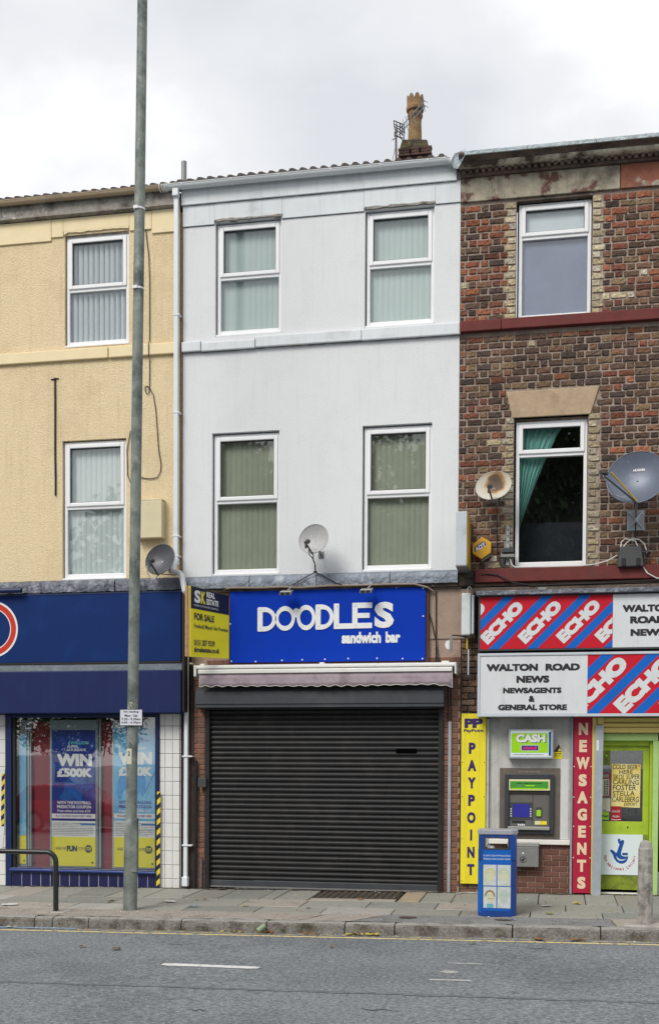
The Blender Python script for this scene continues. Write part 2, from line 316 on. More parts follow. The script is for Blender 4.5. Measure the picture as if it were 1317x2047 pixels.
M['dish_dark'] = mat('dish_dark', (0.075, 0.078, 0.088), 0.42, 0.1, var=(25, 0.12), dirt=((0.14, 0.14, 0.15), 6, 0.55, 0.8))
M['dish_blue'] = mat('dish_blue', (0.105, 0.125, 0.17), 0.38, 0.15, var=(25, 0.1), dirt=((0.32, 0.34, 0.38), 5, 0.58, 0.8))
M['dish_rust'] = mat('dish_rust', (0.55, 0.50, 0.42), 0.6, var=(12, 0.1), dirt=((0.19, 0.095, 0.035), 3.9, 0.42, 0.58), dirt2=((0.06, 0.04, 0.03), 5.5, 0.56, 0.68))
def rust(m, c, r):
    t = m.node_tree; L = t.links.new; b = t.nodes['Principled BSDF']; geo = t.nodes.new('ShaderNodeNewGeometry')
    d = t.nodes.new('ShaderNodeVectorMath'); d.operation = 'DISTANCE'; d.inputs[1].default_value = c; L(geo.outputs['Position'], d.inputs[0])
    n = t.nodes.new('ShaderNodeTexNoise'); n.inputs['Scale'].default_value = 9; n.inputs['Detail'].default_value = 6; L(geo.outputs['Position'], n.inputs[0])
    a = t.nodes.new('ShaderNodeMath'); a.operation = 'MULTIPLY_ADD'; a.inputs[1].default_value = 0.14; L(n.outputs[0], a.inputs[0]); L(d.outputs['Value'], a.inputs[2])
    cr = t.nodes.new('ShaderNodeValToRGB'); E_ = cr.color_ramp.elements
    E_[0].position = 0.10; E_[0].color = (0.07, 0.045, 0.03, 1); E_[1].position = 0.30; E_[1].color = (0.52, 0.50, 0.44, 1)
    for p_, c_ in ((0.17, (0.11, 0.07, 0.04, 1)), (0.20, (0.30, 0.16, 0.05, 1)), (0.235, (0.50, 0.44, 0.33, 1))):
        q = E_.new(p_); q.color = c_
    L(a.outputs[0], cr.inputs[0]); L(cr.outputs[0], b.inputs['Base Color'])
M['dish_rust'] = mat('dish_rust2', (0.55, 0.50, 0.42), 0.6); rust(M['dish_rust'], (4.52, -0.26, 5.66), 0.12)
M['lnb'] = mat('lnb', (0.05, 0.052, 0.055), 0.5, var=(20, 0.15))
M['cable_white'] = mat('cable_white', (0.6, 0.6, 0.57), 0.5)
M['cable_brown'] = mat('cable_brown', (0.28, 0.21, 0.16), 0.7)
M['box_cream'] = mat('box_cream', (0.62, 0.55, 0.36), 0.6, var=(6, 0.07), dirt=((0.35, 0.3, 0.18), 5, 0.6, 0.85))
M['alarm_yellow'] = mat('alarm_yellow', (0.62, 0.34, 0.03), 0.4, var=(8, 0.08))
M['alarm_navy'] = mat('alarm_navy', (0.015, 0.05, 0.16), 0.4)
M['proj_white'] = mat('proj_white', (0.50, 0.54, 0.58), 0.4, var=(5, 0.05), dirt=((0.3, 0.32, 0.33), 4, 0.55, 0.85))
M['amber'] = mat('amber', (0.50, 0.32, 0.04), 0.4, var=(8, 0.2))
M['tan_render'] = mat('tan_render', (0.33, 0.245, 0.19), 0.85, var=(6, 0.14), bump=(24, 0.5), dirt=((0.19, 0.13, 0.10), 2.5, 0.55, 0.8))
M['dark_wall'] = mat('dark_wall', (0.06, 0.046, 0.038), 0.95, var=(9, 0.4), bump=(20, 0.8), dirt=((0.2, 0.16, 0.12), 8, 0.62, 0.75))
M['lottery_blue'] = mat('lottery_blue', (0.01, 0.07, 0.30), 0.4)
M['lottery_red'] = mat('lottery_red', (0.45, 0.02, 0.03), 0.4)
M['lottery_white'] = mat('lottery_white', (0.66, 0.74, 0.76), 0.45)
M['beer_yellow'] = mat('beer_yellow', (0.68, 0.52, 0.10), 0.6, dirt=((0.72, 0.66, 0.33), 4, 0.42, 0.62))
M['coke_red'] = mat('coke_red', (0.34, 0.01, 0.015), 0.4)
M['paper'] = mat('paper', (0.55, 0.53, 0.42), 0.7, var=(10, 0.06))
M['blind_green'] = mat('blind_green', (0.33, 0.355, 0.275), 0.8, var=(5, 0.06))
M['blind_white'] = mat('blind_white', (0.62, 0.70, 0.70), 0.8, var=(5, 0.05))
M['blind_pale'] = mat('blind_pale', (0.47, 0.57, 0.56), 0.8, var=(5, 0.05))
M['blind_open'] = mat('blind_open', (0.80, 0.86, 0.90), 0.8)
M['room_pale'] = mat('room_pale', (0.45, 0.52, 0.60), 0.9)
M['film_blue'] = mat('film_blue', (0.17, 0.20, 0.31), 0.7, var=(3, 0.12))
M['film_white'] = mat('film_white', (0.56, 0.63, 0.68), 0.7, var=(3, 0.05))
M['teal'] = mat('teal', (0.19, 0.43, 0.39), 0.8, var=(6, 0.12))
M['leaf_yellow'] = mat('leaf_yellow', (0.42, 0.33, 0.05), 0.6, var=(30, 0.25))
M['leaf_brown'] = mat('leaf_brown', (0.26, 0.11, 0.035), 0.7, var=(30, 0.25))
M['leaf_green'] = mat('leaf_green', (0.17, 0.22, 0.06), 0.6, var=(30, 0.2))
M['litter_white'] = mat('litter_white', (0.62, 0.62, 0.62), 0.6)
M['litter_blue'] = mat('litter_blue', (0.14, 0.24, 0.36), 0.5)
M['hazard_yellow'] = mat('hazard_yellow', (0.70, 0.54, 0.02), 0.5, var=(8, 0.08))
M['foliage'] = mat('foliage', (0.06, 0.10, 0.03), 0.7, var=(3, 0.35))
M['bark'] = mat('bark', (0.10, 0.08, 0.06), 0.9, var=(8, 0.3), bump=(12, 0.8, 0.03))
M['car_red'] = mat('car_red', (0.30, 0.012, 0.015), 0.3, coat=0.6)
M['car_white'] = mat('car_white', (0.6, 0.61, 0.62), 0.35, coat=0.4)
M['car_glass'] = mat('car_glass', (0.02, 0.022, 0.025), 0.08)
M['tyre'] = mat('tyre', (0.015, 0.015, 0.015), 0.85)
M['lamp_clear'] = mat('lamp_clear', (0.6, 0.6, 0.58), 0.2)
# glass: a clear sheet that mirrors the street by its own Fresnel reflection (double glazing)
def glass(name, boost, tint=(0.985, 0.995, 0.99)):
    m = bpy.data.materials.new(name); m.use_nodes = True; t = m.node_tree; t.nodes.clear()
    o = t.nodes.new('ShaderNodeOutputMaterial'); mxs = t.nodes.new('ShaderNodeMixShader'); tr = t.nodes.new('ShaderNodeBsdfTransparent')
    gl = t.nodes.new('ShaderNodeBsdfGlossy'); gl.inputs['Roughness'].default_value = 0.012
    lw = t.nodes.new('ShaderNodeLayerWeight'); p5 = t.nodes.new('ShaderNodeMath'); p5.operation = 'POWER'; p5.inputs[1].default_value = 5
    t.links.new(lw.outputs['Facing'], p5.inputs[0]); fr = t.nodes.new('ShaderNodeMath'); fr.operation = 'MULTIPLY_ADD'; fr.inputs[1].default_value = 0.92; fr.inputs[2].default_value = 0.045
    t.links.new(p5.outputs[0], fr.inputs[0]); lw.inputs['Blend'].default_value = 0.5
    ma = t.nodes.new('ShaderNodeMath'); ma.operation = 'MULTIPLY'; ma.inputs[1].default_value = boost; ma.use_clamp = True
    tr.inputs[0].default_value = (*tint, 1)
    geo = t.nodes.new('ShaderNodeNewGeometry'); nz = t.nodes.new('ShaderNodeTexNoise'); nz.inputs['Scale'].default_value = 1.6; nz.inputs['Detail'].default_value = 1
    bp = t.nodes.new('ShaderNodeBump'); bp.inputs['Strength'].default_value = 0.02; bp.inputs['Distance'].default_value = 0.05
    t.links.new(geo.outputs['Position'], nz.inputs[0]); t.links.new(nz.outputs[0], bp.inputs['Height']); t.links.new(bp.outputs[0], gl.inputs['Normal'])
    t.links.new(fr.outputs[0], ma.inputs[0]); t.links.new(ma.outputs[0], mxs.inputs[0]); t.links.new(tr.outputs[0], mxs.inputs[1])
    t.links.new(gl.outputs[0], mxs.inputs[2]); t.links.new(mxs.outputs[0], o.inputs[0]); return m
M['glass'] = glass('window_glass', 1.7)
M['glass_shop'] = glass('shop_glass', 2.8)
# asphalt
def asphalt():
    m = mat('asphalt', (0.175, 0.193, 0.205), 0.85, var=(26, 0.75), bump=(45, 1.0, 0.02), dirt=((0.135, 0.150, 0.160), 0.7, 0.45, 0.62), dirt2=((0.21, 0.225, 0.235), 1.9, 0.55, 0.75), blotch=((0.36, 0.38, 0.40), 40, 0.58, 0.68))
    return m
M['asphalt'] = asphalt()

# ------------------------------------------------------------------ lettering
def text_mesh(s, bold=0.0, ext=0.0, res=3, spacing=1.0):
    cu = bpy.data.curves.new('t', 'FONT'); cu.body = s; cu.size = 1; cu.offset = bold; cu.extrude = ext; cu.resolution_u = res
    cu.space_character = spacing
    ob = bpy.data.objects.new('t', cu)
    me = bpy.data.meshes.new_from_object(ob)
    bpy.data.objects.remove(ob); bpy.data.curves.remove(cu)
    return me
def bounds(me):
    xs = [v.co.x for v in me.vertices]; ys = [v.co.y for v in me.vertices]
    return min(xs), max(xs), min(ys), max(ys)
def text(s, x0, x1, z0, z1, y, m, parent, bold=0.02, name='lettering', ext=0.0, skew=0.0, rot=0.0, clip=None, label=None, spacing=1.0, xf=None):
    """lettering fitted to the rectangle x0..x1, z0..z1 on a face at depth y, facing the road"""
    extra = max(0.0, bold - 0.022) if not ext else 0.0
    me = text_mesh(s, bold - extra, 1.0 if ext else 0.0, spacing=spacing)
    if not len(me.vertices): return None
    if extra:      # heavier strokes: the same glyphs stacked a hair apart, so that no two faces share a plane
        V = [v.co.copy() for v in me.vertices]; F = [tuple(p.vertices) for p in me.polygons]; k = len(V); VV = []; FF = []
        for c_, (dx, dy) in enumerate(((0, 0), (1, 1), (1, -1), (-1, 1), (-1, -1), (1, 0), (-1, 0), (0, 1), (0, -1))):
            VV += [(v.x + dx * extra, v.y + dy * extra, c_ * 0.00012) for v in V]; FF += [tuple(i + c_ * k for i in f) for f in F]
        me = mesh_of('t', VV, FF)
    a0, a1, b0, b1 = bounds(me)
    sx = (x1 - x0) / (a1 - a0); sz = (z1 - z0) / (b1 - b0); cx = (x0 + x1) / 2; cz = (z0 + z1) / 2
    ca, sa = math.cos(rot), math.sin(rot)
    for v in me.vertices:
        u = (v.co.x - (a0 + a1) / 2) * sx; q = (v.co.y - (b0 + b1) / 2) * sz
        u += skew * q
        uu = u * ca - q * sa; qq = u * sa + q * ca
        v.co = (cx + uu, y - (v.co.z * ext / 2 if ext else v.co.z), cz + qq)
    if clip:
        bm = bmesh.new(); bm.from_mesh(me)
        for co, nn in (((clip[0], 0, 0), (-1, 0, 0)), ((clip[1], 0, 0), (1, 0, 0)), ((0, 0, clip[2]), (0, 0, -1)), ((0, 0, clip[3]), (0, 0, 1))):
            bmesh.ops.bisect_plane(bm, geom=bm.verts[:] + bm.edges[:] + bm.faces[:], plane_co=co, plane_no=nn, clear_outer=True)
        bm.to_mesh(me); bm.free()
        if not len(me.polygons): return None
    if xf:
        for v in me.vertices: v.co = xf(v.co)
    me.materials.clear(); me.materials.append(m); me.name = name
    o = link(name, me, parent)
    return props(o, label)
def dashes(x0, x1, z0, z1, y, m, parent, seed=1, xf=None):
    rnd = random.Random(seed); b = MB(); x = x0; h = z1 - z0
    while x < x1 - h * .5:
        L = min(h * rnd.uniform(.8, 3.2), x1 - x); b.rect(x, x + L, z0 + h * rnd.uniform(0, .15), z1 - h * rnd.uniform(0, .25), y); x += L + h * .6
    return b.build('small_print', m, parent)
def clip_poly(pts, x0, x1, z0, z1):
    def cut(ps, f, inter):
        o = []
        for i in range(len(ps)):
            a, b = ps[i], ps[(i + 1) % len(ps)]
            if f(a): o.append(a)
            if f(a) != f(b): o.append(inter(a, b))
        return o
    def ix(v): return lambda a, b: (v, a[1] + (b[1] - a[1]) * (v - a[0]) / (b[0] - a[0]))
    def iz(v): return lambda a, b: (a[0] + (b[0] - a[0]) * (v - a[1]) / (b[1] - a[1]), v)
    for f, it in ((lambda p: p[0] >= x0, ix(x0)), (lambda p: p[0] <= x1, ix(x1)), (lambda p: p[1] >= z0, iz(z0)), (lambda p: p[1] <= z1, iz(z1))):
        if pts: pts = cut(pts, f, it)
    return pts

def jit(c, a, b):
    k = random.uniform(a, b); return tuple(v * k for v in c)
# ------------------------------------------------------------------ ground
def gx(x): return 0.0108 * (max(-14, min(20, x)) - 2.13)
def gz(x, y): return gx(x) + 0.02 * max(y, -4.0)
XS = [-400, -60, -14, -10, -7, -5, -4, -3, -2, -1, 0, 1, 2, 3, 4, 5, 6, 7, 8, 9, 10, 13, 20, 60, 400]
def sheet(name, ys, dz, m, parent=None, xs=XS, kind=None, label=None):
    b = MB(); n = len(xs)
    vs_ = [(x, y, gz(x, y) + dz) for y in ys for x in xs]
    fs = [(j * n + i, j * n + i + 1, (j + 1) * n + i + 1, (j + 1) * n + i) for j in range(len(ys) - 1) for i in range(n - 1)]
    b.add(vs_, fs); return b.build(name, m, parent, kind=kind, label=label)
MB().add([(-1500, -1500, -0.9), (1500, -1500, -0.9), (1500, 1500, -0.9), (-1500, 1500, -0.9)], [(0, 1, 2, 3)]).build('ground', M['asphalt'], kind='structure')
road = sheet('road', [-40, -25, -12, -8, -6, -4, -2.9], -0.13, M['asphalt'], kind='structure')
def strip(name, x0, x1, y0, y1, m, parent, dz=-0.126, jit=0.0):
    n = max(2, int((x1 - x0) / 0.12)); vs_ = []; fs = []
    for i in range(n + 1):
        x = x0 + (x1 - x0) * i / n
        for y in (y0 + random.uniform(-jit, jit), y1 + random.uniform(-jit, jit)): vs_.append((x, y, gz(x, y) + dz))
    for i in range(n): fs.append((2 * i, 2 * i + 2, 2 * i + 3, 2 * i + 1))
    return MB().add(vs_, fs).build(name, m, parent)
strip('gutter_dirt', -14, 20, -3.06, -2.94, M['gutter_dirt'], road, dz=-0.1285, jit=0.025)
strip('yellow_line', -14, 20, -3.235, -3.165, M['yellow_line'], road, jit=0.006)
strip('yellow_line', -14, 20, -3.09, -3.045, M['yellow_worn'], road, jit=0.006)
def quadline(name, m, p, q, wd):
    a = Vector((p[0], p[1], 0)); b = Vector((q[0], q[1], 0)); d = (b - a).normalized(); n_ = Vector((-d.y, d.x, 0)) * wd / 2
    k = 14; vs_ = []; fs = []
    for i in range(k + 1):
        c = a.lerp(b, i / k); end = 0.6 if i in (0, k) else 1
        for s_ in (-1, 1):
            v = c + n_ * s_ * end * random.uniform(0.9, 1.1); vs_.append((v.x, v.y, gz(v.x, v.y) - 0.126))
    for i in range(k): fs.append((2 * i, 2 * i + 2, 2 * i + 3, 2 * i + 1))
    return MB().add(vs_, fs).build(name, m, road)
quadline('white_dash', M['road_paint'], (1.48, -5.15), (2.50, -5.20), 0.13)
quadline('survey_mark', M['road_worn'], (4.30, -4.62), (4.66, -4.64), 0.045)
quadline('survey_mark', M['road_paint'], (4.22, -5.56), (4.61, -5.54), 0.035)
MB().add([(4.37 + 0.10 * math.cos(a * .5) * random.uniform(.7, 1.1), -5.13 + 0.09 * math.sin(a * .5) * random.uniform(.7, 1.1), gz(4.37, -5) - 0.125) for a in range(12)], [tuple(range(12))]).build('paint_spot', M['road_worn'], road)
for (cx_, cy_, L_) in ((3.95, -6.95, .22), (1.2, -3.9, .12), (5.2, -3.6, .16), (2.5, -7.2, .1)):
    MB().add([(cx_ + L_ * t_ , cy_ + .03 * math.sin(t_ * 9) + q * .014 * (1 - abs(t_)), gz(cx_, cy_) - 0.1265) for t_ in (-1, -.6, -.2, .2, .6, 1) for q in (-1, 1)], [(2 * i, 2 * i + 2, 2 * i + 3, 2 * i + 1) for i in range(5)]).build('crack', M['joint'], road)
M['tyre_mark'] = mat('tyre_mark', (0.11, 0.12, 0.127), 0.8, var=(40, 0.4), dirt=((0.17, 0.185, 0.195), 14, 0.46, 0.6))
strip('seam_mark', -14, 20, -6.32, -6.24, M['tyre_mark'], road, jit=0.02)

vs_ = []; n_ = len(XS)
pavement = sheet('pavement', [-2.9, -2.0, -1.0, 0.3], -0.03, M['joint'], kind='structure')
def ground_box(name, m, parent, xa, xb, xc, xd, y0, y1, top=0.0, h=0.05, bevel=0.006, tint=None, tilt=0.0):
    """a flag between y0 (street side, xa..xb) and y1 (wall side, xc..xd)"""
    t = [random.uniform(-tilt, tilt) for _ in range(4)]
    P = [(xa, y0), (xb, y0), (xd, y1), (xc, y1)]
    vs_ = [(x, y, gz(x, y) + top - h) for x, y in P] + [(x, y, gz(x, y) + top + t[i]) for i, (x, y) in enumerate(P)]
    o = MB().add(vs_, [(0, 3, 2, 1), (4, 5, 6, 7), (0, 1, 5, 4), (1, 2, 6, 5), (2, 3, 7, 6), (3, 0, 4, 7)]).build(name, m, parent, bevel=bevel, seg=1)
    if tint: o.color = (*tint, 1)
    return o
slabcols = {'g': (0.275, 0.271, 0.237), 'd': (0.224, 0.228, 0.205), 'p': (0.330, 0.298, 0.258), 'l': (0.352, 0.335, 0.301), 't': (0.320, 0.262, 0.179), 'k': (0.256, 0.243, 0.211)}
def row(js, cols, y0, y1, yj=0.012):
    for i in range(len(js) - 1):
        c = slabcols[cols[i % len(cols)]]; k = random.uniform(0.92, 1.08); g = 0.006
        ground_box('paving_slab', M['slab'], pavement, js[i] + g, js[i + 1] - g, js[i] + g, js[i + 1] - g, y0 + g, y1 - g,
                   tint=tuple(v * k for v in c), tilt=0.003, top=random.uniform(-0.003, 0.003))
row([-5.5, -4.7, -4.0, -3.2, -2.48, -1.95, -1.35, -0.80, -0.24, 0.33, 0.83, 1.41, 1.62, 2.08], 'gdkgpgdggkddgt', -1.03, 0.05)
row([3.30, 3.60, 4.02, 4.60, 5.15, 5.76, 6.16, 6.49, 7.1, 7.8, 8.6], 'tggdggkdpggd', -1.03, 0.05)
ground_box('cellar_grate', M['joint'], pavement, 2.1, 3.27, 2.1, 3.27, -0.80, 0.04, top=-0.012, h=0.03)
g_ = MB()
for i in range(12):
    for j in range(8):
        x = 2.13 + i * 0.095; y = -0.78 + j * 0.1
        g_.box(x, x + 0.06, y, y + 0.06, gz(x, y) - 0.012, gz(x, y) + 0.0)
g_.build('grate_studs', mat('grate', (0.075, 0.06, 0.045), 0.8, var=(30, 0.5), bump=(50, 0.6)), pavement, kind='stuff')
ground_box('paving_slab', M['slab'], pavement, 2.1, 3.27, 2.1, 3.27, -1.02, -0.815, tint=slabcols['p'])
row([-5.5, -4.6, -3.7, -2.9, -2.1, -1.28, -0.5, 0.2, 1.29, 2.12, 2.98, 3.87, 4.75, 5.5, 6.2, 7.0, 7.9, 8.6], 'dgklgdggpgdpkgdgl', -1.67, -1.04)
row([-5.5, -4.8, -3.9, -3.0, -1.9, -0.89, -0.11, 0.7, 1.65, 2.50, 3.38, 4.22, 5.07, 5.93, 6.8, 7.7, 8.6], 'gdgpplgdglgkgdlg', -2.20, -1.68)
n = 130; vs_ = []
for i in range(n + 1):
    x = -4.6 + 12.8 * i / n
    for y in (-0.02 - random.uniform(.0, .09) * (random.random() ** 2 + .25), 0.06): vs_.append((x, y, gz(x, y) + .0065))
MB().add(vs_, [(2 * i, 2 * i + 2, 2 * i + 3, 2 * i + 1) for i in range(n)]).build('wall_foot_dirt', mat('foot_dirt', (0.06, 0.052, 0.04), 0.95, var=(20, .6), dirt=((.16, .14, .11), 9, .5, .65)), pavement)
def patch(name, x0, x1, m, x0b=None, x1b=None, dz=0.0):
    n = max(3, int((x1 - x0) / 0.1)); b = MB(); vs_ = []
    for i in range(n + 1):
        t = i / n
        for j, y in enumerate((-2.785, -2.6, -2.4, -2.215)):
            xa = x0 + (x1 - x0) * t; xb_ = (x0b if x0b is not None else x0) + ((x1b if x1b is not None else x1) - (x0b if x0b is not None else x0)) * t
            x = xa + (xb_ - xa) * j / 3
            if 0 < i < n: x += random.uniform(-.01, .01)
            vs_.append((x, y, gz(x, y) + dz + random.uniform(-0.003, 0.003)))
    fs = [(i * 4 + j, (i + 1) * 4 + j, (i + 1) * 4 + j + 1, i * 4 + j + 1) for i in range(n) for j in range(3)]
    return b.add(vs_, fs).build(name, m, pavement, smooth=True)
patch('concrete_strip', -5.5, 2.36, M['strip_pink'], x1b=2.62)
patch('concrete_strip', 2.385, 2.98, M['strip_pink'], x0b=2.645, x1b=3.36)
patch('asphalt_patch', 2.995, 6.05, M['strip_grey'], x0b=3.375, x1b=6.0)
patch('concrete_strip', 6.06, 8.6, mat('strip_pale', (0.33, 0.29, 0.25), 0.95, var=(50, 0.35), bump=(40, 0.7)), x0b=6.01)
kj = [-5.5, -4.6, -3.7, -2.75, -1.9, -0.95, -0.71, -0.24, 0.946, 2.005, 2.948, 3.537, 4.89, 5.87, 6.8, 7.7, 8.6]
for i in range(len(kj) - 1):
    x0, x1 = kj[i] + 0.008, kj[i + 1] - 0.008; n = max(2, int((x1 - x0) / 0.1)); vs_ = []
    prof = [(-2.79, -0.16), (-2.79, 0.0), (-2.905, 0.002), (-2.935, -0.008), (-2.95, -0.03), (-2.965, -0.16)]
    for k in range(n + 1):
        x = x0 + (x1 - x0) * k / n; e_ = 0.012 if k in (0, n) else 0
        for j, (y, z) in enumerate(prof):
            jj = 0 if j in (0, 5) else random.uniform(-0.004, 0.004)
            vs_.append((x, y + jj + (e_ if j > 1 else 0), gz(x, y) + z + jj - (e_ * 0.5 if 0 < j < 5 else 0)))
    fs = [(k * 6 + j, k * 6 + (j + 1) % 6, (k + 1) * 6 + (j + 1) % 6, (k + 1) * 6 + j) for k in range(n) for j in range(6)]
    fs += [tuple(range(6))[::-1], tuple(n * 6 + j for j in range(6))]
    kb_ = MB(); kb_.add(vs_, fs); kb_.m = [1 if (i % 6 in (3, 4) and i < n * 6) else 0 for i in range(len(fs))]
    kb_.build('kerb_stone', [M['kerb'], M['kerb_face']], pavement, fix=True)
for x, y, rx in ((3.625, -2.42, 0.11), (4.76, -2.47, 0.10)):
    o = MB().add([(x + rx * math.cos(a * math.pi / 8), y + 0.8 * rx * math.sin(a * math.pi / 8), gz(x, y) + 0.006) for a in range(16)], [tuple(range(16))]).build('stopcock_cover', mat('cover', (0.10, 0.07, 0.055), 0.8, 0.3, var=(30, 0.4), bump=(60, 0.8)), pavement)

# ------------------------------------------------------------------ building parts
def wall_holes(name, m, parent, x0, x1, z0, z1, holes, y=0.0, depth=0.12, mr=None):
    xs = sorted({x0, x1, *[h[0] for h in holes], *[h[1] for h in holes]}); zs = sorted({z0, z1, *[h[2] for h in holes], *[h[3] for h in holes]})
    xs = [v for v in xs if x0 <= v <= x1]; zs = [v for v in zs if z0 <= v <= z1]
    b = MB(); vid = {}
    def inside(cx, cz): return any(h[0] < cx < h[1] and h[2] < cz < h[3] for h in holes)
    for i in range(len(xs) - 1):
        for j in range(len(zs) - 1):
            if not inside((xs[i] + xs[i + 1]) / 2, (zs[j] + zs[j + 1]) / 2): b.rect(xs[i], xs[i + 1], zs[j], zs[j + 1], y)
    for (a, c, d, e_) in holes:
        d0 = max(d, z0); e1 = min(e_, z1)
        b.add([(a, y, d0), (a, y, e1), (a, y + depth, e1), (a, y + depth, d0)], [(0, 1, 2, 3)])
        b.add([(c, y, d0), (c, y, e1), (c, y + depth, e1), (c, y + depth, d0)], [(3, 2, 1, 0)])
        b.add([(a, y, e1), (c, y, e1), (c, y + depth, e1), (a, y + depth, e1)], [(0, 1, 2, 3)])
        b.add([(a, y, d0), (c, y, d0), (c, y + depth, d0), (a, y + depth, d0)], [(3, 2, 1, 0)])
    me = b.mesh(name, m)
    bm = bmesh.new(); bm.from_mesh(me); bmesh.ops.remove_doubles(bm, verts=bm.verts, dist=1e-5); bm.to_mesh(me); bm.free()
    return link(name, me, parent)
def interior(parent, x0, x1, z0, z1, y0, y1, m):
    b = MB()
    b.add([(x0, y0, z0), (x1, y0, z0), (x1, y1, z0), (x0, y1, z0), (x0, y0, z1), (x1, y0, z1), (x1, y1, z1), (x0, y1, z1)],
          [(0, 1, 2, 3), (7, 6, 5, 4), (5, 6, 2, 1), (6, 7, 3, 2), (7, 4, 0, 3)])
    return b.build('room_interior', m, parent)
def window(parent, x0, x1, z0, z1, zt, yf=0.035, blind=None, ang=8, cw=0.045, gt=None, pitch=0.0826, film=None, top_open=0, room=None, sill=True):
    b = MB(); f = 0.05; d = yf + 0.07
    b.box(x0, x0 + f, yf, d, z0, z1); b.box(x1 - f, x1, yf, d, z0, z1)
    b.box(x0 + f, x1 - f, yf + 0.001, d, z1 - f, z1); b.box(x0 + f, x1 - f, yf + 0.001, d, z0, z0 + f + 0.015); b.box(x0 + f, x1 - f, yf + 0.002, d, zt - 0.032, zt + 0.025)
    win = b.build('window', M['upvc'], parent, bevel=0.008)
    c = MB(); a0, a1, c0, c1 = x0 + f - 0.012, x1 - f + 0.012, zt + 0.012, z1 - f + 0.012; yc = yf - 0.02
    w_ = cw + 0.012
    for (q0, q1, r0, r1) in ((a0, a0 + w_, c0, c1), (a1 - w_, a1, c0, c1), (a0 + w_, a1 - w_, c1 - w_, c1), (a0 + w_, a1 - w_, c0, c0 + w_)):
        c.box(q0, q1, yc, yc + 0.06, r0, r1)
    cas = c.build('casement', M['upvc'], win, bevel=0.01)
    g = MB(); y = yf + 0.02
    for (q0, q1, r0, r1) in ((a0 + w_ - .002, a0 + w_ + .008, c0 + w_, c1 - w_), (a1 - w_ - .008, a1 - w_ + .002, c0 + w_, c1 - w_), (a0 + w_, a1 - w_, c1 - w_ - .008, c1 - w_ + .002), (a0 + w_, a1 - w_, c0 + w_ - .002, c0 + w_ + .008)):
        g.box(q0, q1, y - 0.02, y + .004, r0, r1)
    g.build('gasket', M['lnb'], win)
    MB().box(a0 + w_ - 0.004, a1 - w_ + 0.004, y + 0.005, y + 0.011, c0 + w_ - 0.004, c1 - w_ + 0.004).build('pane', M['glass'], win)
    MB().box(x0 + f - 0.004, x1 - f + 0.004, y + 0.02, y + 0.026, z0 + f + 0.011, zt - 0.028).build('pane', M['glass'], win)
    if sill:
        bx('sill', M['upvc'], win, x0 - 0.01, x1 + 0.01, yf - 0.055, d, z0 - 0.03, z0 - 0.001, 0.006)
    yb = yf + 0.10
    if blind:
        hz = (z1 - z0) - 0.06; sw = 0.089; me = None; n = int((x1 - x0) / pitch) + 1
        sl = MB(); k = 4
        vs_ = []; fs = []
        for i in range(k + 1):
            t = (i / k - .5); yy = 0.006 * (1 - (2 * t) ** 2)
            vs_ += [(t * sw, -yy, 0), (t * sw, -yy, hz)]
        for i in range(k): fs.append((2 * i, 2 * i + 2, 2 * i + 3, 2 * i + 1))
        me = mesh_of('blind_slat', vs_, fs, [blind], smooth=True)
        for i in range(n):
            o = link('blind_slat', me, win, (x0 + 0.03 + i * pitch, yb, z0 + 0.03), rot=(0, 0, R(ang + random.uniform(-1.8, 1.8))))
    if film:
        for (r0, r1, m_) in film: bx('backing_sheet', m_, win, x0 + .02, x1 - .02, yb - 0.03, yb - 0.02, r0, r1, 0)
    interior(win, x0 - 0.02, x1 + 0.02, z0 - 0.01, z1 + 0.01, d + 0.001, d + 0.9, room or M['room_grey'])
    return win
def half_gutter(parent, x0, x1, z, yc, r, m, brackets, name='gutter'):
    out_ = [(yc + r * math.cos(a), z + r * math.sin(a) * 0.95) for a in [math.pi + math.pi * i / 12 for i in range(13)]]
    inn = [(yc + (r - .006) * math.cos(a), z + (r - .006) * math.sin(a) * 0.95) for a in [math.pi + math.pi * i / 12 for i in range(13)]]
    b = MB(); prof = out_ + inn[::-1]; b.prism(prof, x0, x1)
    b.tube([(x0, yc - r, z), (x1, yc - r, z)], 0.007, 6)
    g = b.build(name, m, parent, smooth=True, fix=True)
    for x in brackets:
        o_ = [(yc + (r + .008) * math.cos(a), z + .006 + (r + .008) * math.sin(a)) for a in [math.pi + math.pi * i / 10 for i in range(11)]]
        i_ = [(yc + (r + .001) * math.cos(a), z + .006 + (r + .001) * math.sin(a)) for a in [math.pi + math.pi * i / 10 for i in range(11)]]
        MB().prism(o_ + i_[::-1], x - .015, x + .015).build('gutter_bracket', m, g, fix=True)
    return g

